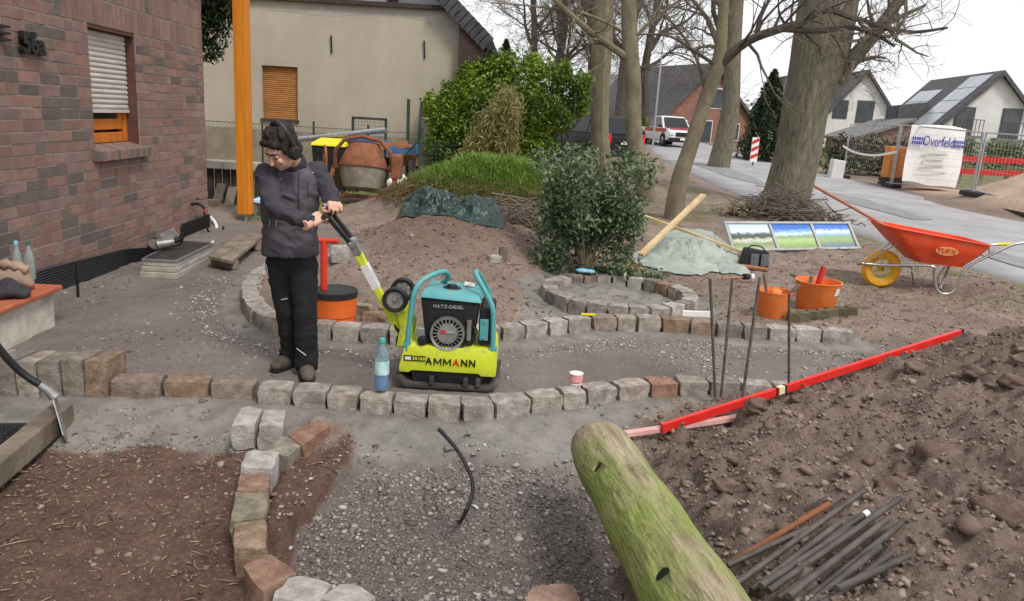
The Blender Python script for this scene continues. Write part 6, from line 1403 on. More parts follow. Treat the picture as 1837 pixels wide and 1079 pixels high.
part('model_stripe', 'sticker', cp, lambda b: b.box((lx(728), .0115, .2), (.04, .003, .02)))
eng = part('engine', 'engine_black', cp, lambda b: b.hexa([Vector(v) for v in ((lx(757), .07, .285), (lx(842), .07, .285), (lx(842), .42, .285), (lx(757), .42, .285), (lx(746), .05, .595), (lx(852), .05, .58), (lx(852), .44, .56), (lx(746), .44, .575))]), bevel=.015, smooth=True)
letters('engine_lettering', 'HATZ-DIESEL', .03, 'ink_silver', cp, FR(Vector((lx(797), .046, .545))), gap=.003, bold=.0005)
c_ = Vector((lx(797), .05, lz(797, 606)))
sr = part('recoil_starter', 'alu', cp, lambda b: (b.lathe([(.095, 0), (.11, .0), (.11, .035), (.095, .03)], c_, (0, -1, 0), 30, close=True), b.lathe([(.0, .045), (.062, .042), (.068, .03), (.068, 0)], c_, (0, -1, 0), 30)), smooth=True)
b = MB()
for k in range(22): a = 2 * math.pi * k / 22; d_ = Vector((math.cos(a), 0, math.sin(a))); b.beam(c_ + d_ * .064 + Vector((0, -.03, 0)), c_ + d_ * .1 + Vector((0, -.026, 0)), .005, .012, (0, 1, 0))
b.build('starter_grille', 'alu', sr)
part('fan_housing', 'engine_black', cp, lambda b: b.lathe([(.118, -.0), (.118, .015), (.0, .018)], c_ + Vector((0, .006, 0)), (0, -1, 0), 30), smooth=True)
part('starter_badge', 'ink_red', cp, lambda b: b.box(c_ + Vector((-.025, -.048, .018)), (.03, .006, .022))); part('starter_badge', 'ink_silver', cp, lambda b: b.box(c_ + Vector((.02, -.048, .016)), (.05, .006, .012)))
part('muffler', 'engine_black', cp, lambda b: b.box((lx(866), .22, lz(866, 597)), (.10, .3, .25)), bevel=.02); part('side_plate', 'compactor_teal', cp, lambda b: b.box((lx(862), .05, lz(862, 601)), (.055, .015, .14)), bevel=.004)
for dz in (-.05, .05): part('bolt', 'alu', cp, lambda b: b.lathe([(.008, 0), (.008, .008), (0, .009)], (lx(862), .042, lz(862, 601) + dz), (0, -1, 0), 8))
part('oil_filter', 'alu', cp, lambda b: b.tube([L(835, 615, .045), L(835, 580, .045)], [.016, .016], 10)); part('fuel_line', 'engine_black', cp, lambda b: b.tube(catmull([L(842, 590, .04), L(850, 600, .03), L(838, 618, .03), L(815, 632, .03)], 4), .006, 6))
part('injector_block', 'alu', cp, lambda b: b.box((lx(748), .12, lz(748, 608)), (.06, .1, .07)), bevel=.01); part('pump', 'engine_black', cp, lambda b: b.lathe([(.03, 0), (.035, .03), (.02, .06)], (lx(752), .07, lz(752, 620)), (0, -1, 0), 12))
hd_ = part('hood', 'compactor_teal', cp, lambda b: b.hexa([Vector(v) for v in ((lx(744), .03, .60), (lx(856), .03, .582), (lx(856), .45, .565), (lx(744), .45, .58), (lx(750), .06, .645), (lx(850), .06, .63), (lx(846), .42, .625), (lx(754), .42, .635))]), bevel=.012, smooth=True)
b = MB(); b.lathe([(.0, .012), (.03, .012), (.036, .0), (.036, -.02)], (lx(798), .20, .646), (0, 0, 1), 20); b.build('fuel_cap', 'engine_black', hd_, smooth=True)
b = MB(); b.lathe([(.0, .001), (.058, .001), (.066, -.02)], (lx(798), .20, .640), (0, 0, 1), 24); b.build('fuel_recess', 'engine_black', hd_)
b = MB(); b.box((lx(828), .33, .638), (.07, .1, .008), (-.02, .05, 0)); b.build('warning_label', 'sticker', hd_)
part('frame_hoop', 'compactor_teal', cp, lambda b: b.tube(catmull([L(724, 633, .035), L(730, 570, .035), L(735, 530, .045), L(748, 508, .09), L(770, 494, .16), L(784, 489, .22), L(788, 497, .29), L(776, 505, .36), L(758, 516, .42), L(750, 540, .45), L(748, 600, .45)], 4), .0175, 10), smooth=True)
part('frame_hoop', 'compactor_teal', cp, lambda b: b.tube(catmull([L(880, 634, .035), L(878, 580, .035), L(874, 555, .04), L(860, 528, .06), L(845, 503, .10), L(840, 492, .18), L(842, 488, .28), L(852, 500, .38), L(866, 530, .45), L(872, 600, .45)], 4), .0175, 10), smooth=True)
for px in (724, 880): part('hoop_foot', 'compactor_teal', cp, lambda b: b.box((lx(px), .045, .287), (.05, .05, .02)), bevel=.004)
# handle
HA, HB = L(716, 622, .26), L(627, 455, .12); hdv = (HB - HA)
part('handle_pole', 'compactor_lime', cp, lambda b: b.beam(HA, HB, .045, .058, (0, 1, 0)), bevel=.008)
part('handle_label', 'sticker', cp, lambda b: b.beam(HA + hdv * .62, HA + hdv * .86, .0475, .0605, (0, 1, 0)))
part('handle_joint', 'alu', cp, lambda b: (b.beam(HA + hdv * .97, HA + hdv * 1.10, .055, .066, (0, 1, 0)), b.tube([HA + hdv * 1.08 + Vector((0, -.05, 0)), HA + hdv * 1.08 + Vector((0, .05, 0))], .03, 14)), bevel=.004)
GA = HA + hdv * 1.08; GB = L(582, 397, .06)
for dy in (-.05, .05): part('fork_arm', 'engine_black', cp, lambda b: b.beam(GA + Vector((0, dy, 0)), GB + Vector((0, dy * 1.4, .0)), .024, .04, (0, 1, 0)), bevel=.006)
part('fork_bolt', 'alu', cp, lambda b: b.lathe([(.012, 0), (.012, .012), (0, .014)], GA + Vector((0, -.062, 0)), (0, -1, 0), 10))
part('grip_bar', 'engine_black', cp, lambda b: b.tube([GB + Vector((0, -.14, 0)), GB + Vector((0, .2, 0))], .016, 10))
part('control_lever', 'alu', cp, lambda b: b.tube(catmull([GB + Vector((.02, -.03, -.0)), GB + Vector((.03, -.06, .05)), GB + Vector((-.02, -.08, .07))], 4), .009, 8))
for y_ in (.17, .33): part('pivot_plate', 'compactor_lime', cp, lambda b: b.prism([Vector((lx(a), y_, lz(a, c))) for a, c in ((700, 640), (726, 640), (730, 600), (712, 575), (700, 580), (706, 605))], (0, .012, 0)))
part('pivot_block', 'engine_black', cp, lambda b: b.box((lx(706), .25, lz(706, 634)), (.06, .13, .07)), bevel=.01)
part('hydraulic_hose', 'engine_black', cp, lambda b: b.tube(catmull([L(628, 458, .10), L(655, 500, .16), L(683, 560, .20), L(697, 590, .21), L(713, 610, .21), L(714, 640, .22)], 5), .013, 8), smooth=True)
for (px, py, y_, r_) in ((697, 541, .14, .083), (700, 516, .40, .083)):
    wc = L(px, py, y_); wh = part('transport_wheel', 'engine_black', cp, lambda b: b.lathe([(.055, -.02), (r_ - .008, -.024), (r_, -.016), (r_, .016), (r_ - .008, .024), (.055, .02)], wc, (0, 1, 0), 28, close=True), smooth=True)
    b = MB(); b.lathe([(.0, .018), (.016, .018), (.016, -.018), (.0, -.018)], wc, (0, 1, 0), 14); b.lathe([(.05, -.015), (.057, -.015), (.057, .015), (.05, .015)], wc, (0, 1, 0), 24, close=True)
    for k in range(7): a = 2 * math.pi * k / 7; d_ = Vector((math.cos(a), 0, math.sin(a))); b.beam(wc + d_ * .012, wc + d_ * .054, .022, .016, (0, 1, 0))
    b.build('wheel_rim', 'alu', wh, smooth=True)
part('wheel_axle', 'alu', cp, lambda b: b.tube([L(697, 541, .1), L(700, 518, .44)], .01, 8))

# ------------------------------------------------------------------ wheelbarrow
mat('barrow_red', rgb(216, 70, 36), rgb(226, 84, 48), rough=.45, scale=7, spec=.4, col3=rgb(196, 104, 76), contrast=(.3, .58), detail=8); mat('chrome', rgb(176, 176, 178), rgb(200, 200, 202), rough=.25, metal=.9, scale=10)
mat('wheel_yellow', rgb(206, 144, 34), rgb(222, 164, 50), rough=.65, scale=9, col3=rgb(164, 128, 78), contrast=(.3, .54), detail=8); mat('grip_yellow', rgb(216, 198, 40), rough=.5); mat('shaft_wood', rgb(150, 98, 80), rgb(176, 124, 102), rough=.6, scale=5, stretch=(1, 1, 6))
WO = G(1575, 516); wb = thing('wheelbarrow', 'red tray wheelbarrow with yellow wheel by the road edge', 'wheelbarrow', WO, rz=R(-3)); sc = 1370 / (WO.y * .972 + (1.75 - WO.z) * .233)
def B(px, py, y=0): return Vector(((px - 1575) / sc, y, (516 + .06 * (px - 1575) - py) / (sc * .965) - y * .2))
tr = [B(1556, 404), B(1733, 436), B(1622, 466), B(1700, 474)]
def tray(b, off=0, lip=0):
    x0, z0, x1, z1 = tr[0].x, tr[0].z, tr[1].x, tr[1].z; X0, Z0, X1, Z1 = tr[2].x, tr[2].z, tr[3].x, tr[3].z; w0, w1 = .33, .22
    rings = []
    for (t, ex_) in ((0, 0), (.06, .0), (.5, .02), (.94, .012), (1, .0), (1, .028), (1.03, .028)):
        tt = min(t, 1); xa, xb = X0 + (x0 - X0) * tt - ex_, X1 + (x1 - X1) * tt + ex_; za, zb_ = Z0 + (z0 - Z0) * t, Z1 + (z1 - Z1) * t; w_ = w1 + (w0 - w1) * tt + ex_; r_ = .07 + .05 * tt; ring_ = []
        for (cx_, cy_, a0) in ((xb - r_, w_ - r_, 0), (xa + r_, w_ - r_, 90), (xa + r_, -w_ + r_, 180), (xb - r_, -w_ + r_, 270)):
            for k in range(5): a = R(a0 + 22.5 * k); x_ = cx_ + r_ * math.cos(a); ring_.append(Vector((x_, cy_ + r_ * math.sin(a), za + (zb_ - za) * (x_ - xa) / (xb - xa))))
        rings.append(ring_)
    n = len(rings[0]); vs = [v for r_ in rings for v in r_]; fs = [(i * n + k, i * n + (k + 1) % n, (i + 1) * n + (k + 1) % n, (i + 1) * n + k) for i in range(len(rings) - 1) for k in range(n)] + [tuple(range(n))]; b.add(vs, fs)
ty = part('tray', 'barrow_red', wb, tray, smooth=True); md = ty.modifiers.new('thick', 'SOLIDIFY'); md.thickness = .006
lgp = B(1657, 437, 0); lgp.y = -.325
b = MB(); b.lathe([(.0, .0), (1, .0), (1, .004), (0, .004)], (0, 0, 0), (0, 0, 1), 24); 
_t = (lgp.z - .33) / .33; lgp.z -= .045; Mx = frame((lgp.x, -(.22 + .11 * _t + .03), lgp.z), (1, 0, -.06), (0, -.3, 1)); b.v = [Mx @ Vector((v.x * .125, v.y * .052, v.z)) for v in b.v]; mat('logo_cream', rgb(236, 170, 110), rough=.5); b.build('logo_oval', 'logo_cream', wb)
letters('lettering', 'TUFX', .075, 'barrow_red', wb, Mx @ Matrix.Translation((0, 0, .006)), gap=.007, bold=.0025)
wc = B(1575, 483); wr = wc.z; wheel = part('wheel', 'wheel_yellow', wb, lambda b: b.lathe([(.12, -.03), (.15, -.045), (.19, -.045), (wr - .01, -.025), (wr, 0), (wr - .01, .025), (.19, .045), (.15, .045), (.12, .03)], wc, (0, 1, 0), 36, close=True), smooth=True)
b = MB(); b.lathe([(.018, -.035), (.03, -.035), (.03, .035), (.018, .035)], wc, (0, 1, 0), 16, close=True); b.lathe([(.115, -.025), (.125, -.025), (.125, .025), (.115, .025)], wc, (0, 1, 0), 28, close=True)
for k in range(18): a = 2 * math.pi * k / 18; d_ = Vector((math.cos(a), 0, math.sin(a))); b.tube([wc + d_ * .025 + Vector((0, .02 * (-1) ** k, 0)), wc + d_ * .12], .004, 5)
b.build('rim', 'grip_yellow', wheel, smooth=True)
for sy in (-1, 1):
    y0 = sy * .09; y1 = sy * .25
    part('frame_tube', 'chrome', wb, lambda b: b.tube(catmull([B(1536, 474, y0 * .7), B(1575, 477, y0), B(1640, 478, y1), B(1648, 490, y1), B(1655, 512, y1), B(1664, 524, y1), B(1680, 525, y1), B(1690, 515, y1), B(1696, 490, y1), B(1706, 476, y1), B(1735, 458, sy * .28), B(1765, 442, sy * .29), B(1792, 437, sy * .29)], 5), .016, 10), smooth=True)
    part('grip', 'grip_yellow', wb, lambda b: b.tube([B(1790, 437.5, sy * .29), B(1822, 437, sy * .29)], .019, 12), smooth=True)
    part('tray_brace', 'chrome', wb, lambda b: b.beam(B(1540, 472, y0), B(1590, 438, sy * .14), .03, .006)); part('tray_strut', 'chrome', wb, lambda b: b.beam(B(1676, 476, sy * .2), B(1663, 516, y1), .03, .006))
    part('handle_stay', 'chrome', wb, lambda b: b.tube([B(1727, 440, sy * .27), B(1733, 460, sy * .28)], .01, 8))
part('axle', 'chrome', wb, lambda b: b.tube([wc + Vector((0, -.1, 0)), wc + Vector((0, .1, 0))], .012, 8)); part('leg_crossbar', 'chrome', wb, lambda b: b.tube([B(1672, 524, -.25), B(1672, 524, .25)], .01, 8))
a, c = WO + B(1437, 340, .05), WO + B(1640, 440, .1); putbeam('tool_shaft', a, c, .036, .036, 'shaft_wood', 'long reddish wooden tool shaft resting in the wheelbarrow tray', 'tool', tube=True)

# ------------------------------------------------------------------ buckets with tools
mat('bucket_orange', rgb(222, 112, 46), rgb(232, 128, 62), rough=.55, scale=9, spec=.35, col3=rgb(206, 140, 104), contrast=(.3, .56), detail=8)
def bucket(label, px, py, wtop, wbot, h_):
    o = G(px, py); s_ = 1370 / (o.y * .972 + 1.6 * .233); rt, rb_, hh = wtop / s_ / 2, wbot / s_ / 2, h_ / s_
    t = thing('bucket', label, 'bucket', o, 'orange buckets')
    part('pail', 'bucket_orange', t, lambda b: b.lathe([(0, .0), (rb_ * .96, 0), (rb_, .01), (rt * .97, hh - .05), (rt * .985, hh - .045), (rt, hh - .012), (rt * 1.03, hh - .006), (rt * 1.03, hh), (rt * .97, hh), (rt * .93, hh - .05), (rb_ * .93, .02), (0, .02)], (0, 0, 0), (0, 0, 1), 36), smooth=True)
    return t, rt, hh, o
bk1, rt, hh, o1 = bucket('smaller orange bucket holding hand tools', 1384, 568, 62, 50, 48)
mat('rag_fill', rgb(70, 60, 54), rgb(96, 84, 76), rough=.95, scale=12)  # dull brown-grey of the rags in the smaller bucket
for (dx, dy, ax_, ay, L_, r_, m, lb) in ((-.06, .02, -.12, .05, .34, .016, 'wood_grey', 'wooden tool handle leaning left in the smaller bucket'), (.07, -.03, .28, -.1, .27, .022, 'wood_grey', 'stubby wooden handle leaning right in the smaller bucket')):
    putbeam('hand_tool', o1 + Vector((dx * .5, dy, .06)), o1 + Vector((dx + ax_ * .4, dy + ay * .4, .06 + L_)), r_ * 2, r_ * 2, m, lb, 'tool', 'tools in the buckets', tube=True)
o = MB().ell((0, 0, 0), (.06, .05, .045), 10, 7).build('string_ball', 'bucket_orange', smooth='all'); o.location = o1 + Vector((.0, -.02, hh - .02)); tag(o, 'orange ball of line lying in the smaller bucket', 'string', 'tools in the buckets')
o = MB().lathe([(0, .02), (.12, .02), (.125, hh - .07), (0, hh - .05)], (0, 0, 0), (0, 0, 1), 20).build('rags', 'rag_fill'); o.location = o1 + Vector((0, 0, .005)); tag(o, 'grey rags filling the smaller bucket', 'rags')
bk2, rt2, hh2, o2 = bucket('larger orange bucket with red lath sticking out', 1461, 556, 78, 64, 52)
putbeam('red_lath', o2 + Vector((-.02, .05, .03)), o2 + Vector((.05, .06, hh2 + .13)), .05, .03, 'red_paint', 'short red lath standing in the larger bucket', 'lath', 'tools in the buckets')
putbeam('grey_stick', o2 + Vector((-.08, .02, .03)), o2 + Vector((-.06, .04, hh2 + .03)), .03, .03, 'wood_grey', 'grey stick end standing in the larger bucket', 'stick', 'tools in the buckets')
o = MB().box((0, 0, 0), (.07, .004, .07), (.2, 0, R(38))).build('bucket_label', 'sticker', bk2); o.location = (rt2 * .58, -rt2 * .77, hh2 - .075)
o = MB().box((0, 0, .045), (.09, .07, .09)).build('white_box', 'white_paint', bevel=.01); o.location = G(1422, 540); tag(o, 'small white box between the two orange buckets', 'box')
# orange drum, red T-handled tamper, offcuts behind the upper edging
dro = G(600, 575); dr_ = thing('orange_drum', 'orange drum with black lid behind the man', 'drum', dro); s_ = 1370 / (dro.y * .972 + 1.6 * .233); rd, hd__ = 39 / s_, 56 / s_
mat('drum_orange', rgb(206, 92, 32), rgb(218, 106, 44), rough=.5, scale=4)
part('drum_wall', 'drum_orange', dr_, lambda b: b.lathe([(rd * .95, 0), (rd * .97, .05), (rd, .055), (rd, hd__ - .02), (0, hd__ - .02)], (0, 0, 0), (0, 0, 1), 36), smooth=True)
part('lid', 'black_plastic', dr_, lambda b: b.lathe([(rd * 1.04, hd__ - .045), (rd * 1.05, hd__), (rd * .98, hd__ + .008), (rd * .9, hd__ - .0), (0, hd__ + .004)], (0, 0, 0), (0, 0, 1), 36), smooth=True)
q = G(581, 572); tm = thing('tamper', 'red steel rod with T handle standing beside the orange drum', 'tool', q); zt_ = D(583, 432, q.y).z - q.z
mat('tool_red', rgb(206, 50, 34), rgb(216, 66, 48), rough=.5, scale=6)
part('rod', 'tool_red', tm, lambda b: b.tube([(0, 0, -.02), (.0, 0, zt_)], .028, 12), smooth=True); part('t_handle', 'tool_red', tm, lambda b: b.tube([(-.11, 0, zt_), (.11, 0, zt_)], .021, 12), smooth=True); part('foot', 'tool_red', tm, lambda b: b.box((0, 0, .012), (.12, .12, .025)))
for i, (px, py, sz_, m, lb) in enumerate(((648, 560, (.22, .09, .07), 'wood_grey', 'weathered wood offcut behind the edging right of the drum'), (672, 575, (.2, .1, .07), 'granite_brown', 'flat brown stone behind the edging left of the compactor'), (700, 566, (.2, .08, .06), 'wood_grey', 'grey wood offcut just left of the compactor frame'), (886, 470, (.13, .09, .07), 'granite_pale', 'pale stone on the soil right of the heap, flat one'), (902, 466, (.08, .06, .15), 'wood_grey', 'short upright wood piece on the soil right of the heap'), (612, 470, (.2, .15, .17), 'granite_pale', 'pale angular stone on the left flank of the soil heap'))):
    q = G(px, py); mb = hewn([Vector((a * sz_[0] / 2, c * sz_[1] / 2, z_)) for z_ in (-.01, sz_[2]) for a, c in ((-1, -1), (1, -1), (1, 1), (-1, 1))], .008, .2, CG3); o = mb.build('stone' if 'stone' in lb else 'wood_piece', m, smooth=True); o.location = q; o.rotation_euler.z = random.uniform(-.5, .5); tag(o, lb, 'stone' if 'stone' in lb else 'wood')
# ------------------------------------------------------------------ board with three garden pictures
def picture_material(i):
    m = bpy.data.materials.new('garden_print_%s' % 'abc'[i]); m.use_nodes = True; n = m.node_tree.nodes; l = m.node_tree.links; b = n['Principled BSDF']; b.inputs['Roughness'].default_value = .35
    tc = n.new('ShaderNodeTexCoord'); mp = n.new('ShaderNodeMapping'); l.new(tc.outputs['Generated'], mp.inputs['Vector']); mp.inputs['Location'].default_value = (i * 3.1, 0, i)
    sx = n.new('ShaderNodeSeparateXYZ'); l.new(tc.outputs['Generated'], sx.inputs[0])
    nz = n.new('ShaderNodeTexNoise'); nz.inputs['Scale'].default_value = 9; nz.inputs['Detail'].default_value = 9; nz.inputs['Roughness'].default_value = .7; l.new(mp.outputs[0], nz.inputs['Vector'])
    ad = n.new('ShaderNodeMath'); ad.operation = 'MULTIPLY_ADD'; l.new(nz.outputs['Fac'], ad.inputs[0]); ad.inputs[1].default_value = .38; l.new(sx.outputs['Z'], ad.inputs[2])
    rp = n.new('ShaderNodeValToRGB'); e = rp.color_ramp.elements; e[0].position = .25; e[0].color = [rgb(150, 160, 120), rgb(120, 150, 84), rgb(96, 112, 150)][i]; e[1].position = 1.25 - .25; e[1].color = [rgb(190, 204, 226), rgb(60, 110, 190), rgb(70, 116, 196)][i]
    for p_, c in ((.42, [rgb(120, 140, 92), rgb(146, 172, 104), rgb(120, 146, 110)][i]), (.56, [rgb(196, 196, 180), rgb(170, 188, 130), rgb(150, 166, 120)][i]), (.68, [rgb(62, 74, 60), rgb(120, 150, 100), rgb(130, 160, 120)][i]), (.80, [rgb(92, 104, 96), rgb(196, 214, 232), rgb(150, 186, 222)][i]), (.88, [rgb(206, 214, 228), rgb(130, 170, 222), rgb(226, 232, 240)][i])):
        q = e.new(p_); q.color = c
    l.new(ad.outputs[0], rp.inputs['Fac']); l.new(rp.outputs[0], b.inputs['Base Color']); return m
BL, BR_ = G(1314, 452), G(1543, 447); bd = thing('picture_board', 'grey framed board with three garden pictures leaning back', 'board', (BL + BR_) / 2); ex = BR_ - BL; upv = Vector((-.10, .30, .36))
mat('frame_grey', rgb(150, 154, 150), rgb(172, 176, 170), rough=.6, scale=6)
O = BL - bd.location; nrm_ = ex.cross(upv).normalized()
def fb(u, v, off=0): return O + ex * u + upv * v + nrm_ * off
for (u0, v0, u1, v1) in ((0, .03, 1, .03), (0, .97, 1, .97), (.012, 0, .012, 1), (.988, 0, .988, 1), (.335, 0, .335, 1), (.665, 0, .665, 1)):
    part('frame_bar', 'frame_grey', bd, lambda b: b.beam(fb(u0, v0, .0), fb(u1, v1, .0), .05 if u0 == u1 else .034, .034 if u0 == u1 else .05, nrm_ if u0 != u1 else nrm_))
for i, (u0, u1) in enumerate(((.03, .32), (.35, .65), (.68, .97))): part('picture', picture_material(i), bd, lambda b: b.prism([fb(u0, .07, -.006), fb(u1, .07, -.006), fb(u1, .93, -.006), fb(u0, .93, -.006)], nrm_ * .01))
for u in (.12, .88): part('back_stay', 'frame_grey', bd, lambda b: b.beam(fb(u, .9, -.01), fb(u, .9, -.01) + Vector((0, .25, -.33)), .03, .03))
# tool bag
q = G(1350, 478); bg_ = thing('tool_bag', 'black and grey tool bag between the sheet and the picture board', 'bag', q); mat('nylon_black', rgb(36, 36, 38), rgb(52, 52, 54), rough=.8, scale=20, bump=.2, bscale=80); mat('nylon_grey', rgb(92, 94, 96), rgb(112, 114, 116), rough=.8, scale=20)
part('bag_body', 'nylon_black', bg_, lambda b: b.hexa([Vector(v) for v in ((-.19, -.1, 0), (.18, -.1, 0), (.18, .1, 0), (-.17, .1, 0), (-.15, -.08, .23), (.17, -.08, .2), (.17, .07, .2), (-.13, .07, .24))]), bevel=.03, smooth=True)
for x_ in (-.02, .11): part('pocket', 'nylon_grey', bg_, lambda b: b.box((x_, -.105, .1), (.10, .03, .15)), bevel=.01)
part('strap', 'nylon_black', bg_, lambda b: b.tube(catmull([(-.12, -.05, .21), (-.06, -.06, .27), (.06, -.06, .26), (.13, -.05, .19)], 4), .009, 6))
# mallet, wood slab, glove, stake, small level
q = G(1318, 506, .03); ml_ = thing('mallet', 'mallet with wooden shaft and white faced head on the soil', 'mallet', q); part('shaft', 'shaft_wood', ml_, lambda b: b.tube([(-.16, -.05, 0), (.13, .05, .02)], .013, 8)); part('head', 'black_plastic', ml_, lambda b: b.tube([(.10, .02, .025), (.16, .07, .02)], .035, 12)); part('white_face', 'white_paint', ml_, lambda b: b.lathe([(.036, 0), (.036, .03), (.03, .036), (0, .036)], (.19, .065, .02), (1, .1, 0), 14), smooth=True)
q = G(1352, 486, .02); o = MB().box((0, 0, 0), (.34, .12, .03), (0, 0, R(-32))).build('wood_slab', 'wood_red', bevel=.006); o.location = q; tag(o, 'flat brown wood slab on the soil behind the mallet', 'wood')
gl = MB(); gl.ell((0, 0, .02), (.075, .045, .025), 12, 8)
for k, (a, l_) in enumerate(((-.5, .05), (-.15, .07), (.2, .07), (.55, .06), (1.5, .05))): gl.tube([(.04 * math.cos(a), .03 * math.sin(a), .02), ((.06 + l_) * math.cos(a), (.05 + l_) * math.sin(a), .015)], [.017, .012], 8)
mat('glove_blue', rgb(120, 176, 206), rgb(150, 200, 224), rough=.7, scale=12); o = gl.build('work_glove', 'glove_blue', smooth=True); q = Vector((RC.x + (RRAD - .08) * math.cos(R(118)), RC.y + (RRAD - .08) * math.sin(R(118)), .19)); o.location = q; tag(o, 'pale blue work glove on top of the ring stones', 'glove')
q = G(1130, 494); o = MB().tube([(0, 0, -.05), (.015, .03, D(1131, 385, q.y).z - q.z)], .008, 6).build('plant_stake', 'wood_red'); o.location = q; tag(o, 'thin brown stake standing between the shrub and the grey sheet', 'stake')
q = P(1252, 566, ZU + .03); o = MB().box((0, .05, 0), (.26, .03, .05), (0, 0, R(3))).build('small_level', 'white_sack', bevel=.004); o.location = q; tag(o, 'small white spirit level lying on the upper edging', 'level')
q = P(1056, 566, ZU + .012); o = MB().box((0, .03, 0), (.12, .03, .012)).build('folding_rule', 'yellow_plastic'); o.location = q; tag(o, 'yellow folding rule on the upper edging', 'rule')
# bottle and string reel on the lower edging
q = P(681, 706, ZL + .006); bt = thing('water_bottle', 'plastic bottle with blue tinted bottom and turquoise cap on the edging', 'bottle', q + Vector((0, .06, .004)))
m = mat('pet_clear', rgb(178, 200, 214), rough=.08, spec=.5, trans=.75); mat('pet_blue', rgb(128, 164, 206), rough=.1, spec=.5, trans=.45); mat('cap_teal', rgb(70, 168, 158), rough=.5); mat('label_teal', rgb(150, 196, 196), rgb(196, 220, 220), rough=.5, scale=26, contrast=(.45, .55))
part('bottle_body', 'pet_clear', bt, lambda b: b.lathe([(.042, .095), (.043, .2), (.036, .235), (.018, .275), (.014, .285), (.014, .30)], (0, 0, 0), (0, 0, 1), 20), smooth=True); part('bottle_base', 'pet_blue', bt, lambda b: b.lathe([(0, .006), (.034, 0), (.042, .012), (.0425, .05), (.042, .095)], (0, 0, 0), (0, 0, 1), 20), smooth=True)
part('label', 'label_teal', bt, lambda b: b.lathe([(.0438, .10), (.0442, .11), (.0442, .18), (.0438, .185)], (0, 0, 0), (0, 0, 1), 20), smooth=True); part('cap', 'cap_teal', bt, lambda b: b.lathe([(.016, .292), (.017, .296), (.017, .318), (.015, .321), (0, .321)], (0, 0, 0), (0, 0, 1), 16), smooth=True)
q = P(1034, 697, ZL); rl = thing('string_reel', 'pink reel of builders line standing on the lower edging', 'reel', q + Vector((0, .07, .006))); mat('line_pink', rgb(214, 140, 138), rgb(226, 166, 162), rough=.8, scale=60, stretch=(.3, .3, 3)); mat('reel_pale', rgb(226, 214, 208), rough=.6)
part('line', 'line_pink', rl, lambda b: b.lathe([(.03, .01), (.042, .02), (.044, .04), (.042, .06), (.03, .07)], (0, 0, 0), (0, 0, 1), 20), smooth=True); part('spool', 'reel_pale', rl, lambda b: (b.lathe([(0, .066), (.044, .066), (.045, .074), (.02, .076), (0, .074)], (0, 0, 0), (0, 0, 1), 20)), smooth=True); part('spool_foot', 'reel_pale', rl, lambda b: b.lathe([(0, 0), (.04, 0), (.04, .010), (0, .010)], (0, 0, 0), (0, 0, 1), 20)); part('loose_end', 'line_pink', rl, lambda b: b.tube([(.02, -.04, .03), (.015, -.075, .0), (.0, -.085, -.06)], .002, 5))
# standing iron rods
mat('iron', rgb(84, 76, 72), rgb(112, 102, 96), rough=.75, metal=.3, scale=12, bump=.2, col3=rgb(120, 88, 72)); mat('iron_dark', rgb(76, 70, 67), rgb(104, 96, 91), rough=.6, metal=.4, scale=10, bump=.2, col3=rgb(138, 118, 104), rnd=.15)
for (pa, pc, dy, lb) in (((1284, 732), (1274, 500), .02, 'leftmost of four upright iron rods'), ((1292, 728), (1314, 500), .1, 'upright iron rod leaning right, second from the left'), ((1328, 742), (1363, 498), .1, 'upright iron rod leaning right, third from the left'), ((1415, 728), (1416, 527), .02, 'rightmost of four upright iron rods')):
    a = P(*pa, -.02); c = D(*pc, a.y + dy); putbeam('iron_rod', a - (c - a).normalized() * .12, c, .019, .019, 'iron', lb + ' in the wet concrete', 'rod', 'upright iron rods', tube=True)
# red spirit level and pale lath
a, c = P(1195, 766, .03), D(1720, 610, 5.55); _lift = max(float(gz(np.array([a.x + (c.x - a.x) * t]), np.array([a.y + (c.y - a.y) * t]), False)[0][0]) + .075 - (a.z + (c.z - a.z) * t) for t in np.linspace(.3, 1, 30)); c.z += max(0, _lift); lv = thing('spirit_level', 'long red spirit level lying across the concrete up to the spoil heap', 'level', a); d_ = c - a; mat('level_red', rgb(212, 40, 34), rgb(220, 52, 44), rough=.35, scale=5, spec=.4)
part('level_bar', 'level_red', lv, lambda b: b.beam((0, 0, 0), d_, .028, .054), bevel=.004); part('end_cap', 'black_plastic', lv, lambda b: b.beam(d_ * .9995, d_ * 1.008, .031, .057)); part('end_cap', 'level_red', lv, lambda b: b.beam(-d_ * .012, d_ * .0005, .031, .057))
mat('vial_pale', rgb(214, 220, 170), rough=.2); part('vial', 'vial_pale', lv, lambda b: b.beam(d_ * .325 + Vector((0, 0, .003)), d_ * .342 + Vector((0, 0, .003)), .032, .05)); 
for t_ in (.318, .346): part('vial_frame', 'black_plastic', lv, lambda b: b.beam(d_ * (t_ - .003), d_ * (t_ + .003), .031, .057))
a, c = P(1122, 779, .0), P(1402, 738, .03); mat('lath_pink', rgb(206, 150, 144), rgb(222, 186, 180), rough=.6, scale=4); putbeam('pale_lath', a, c, .045, .025, 'lath_pink', 'faded pink lath lying under the red spirit level', 'lath')
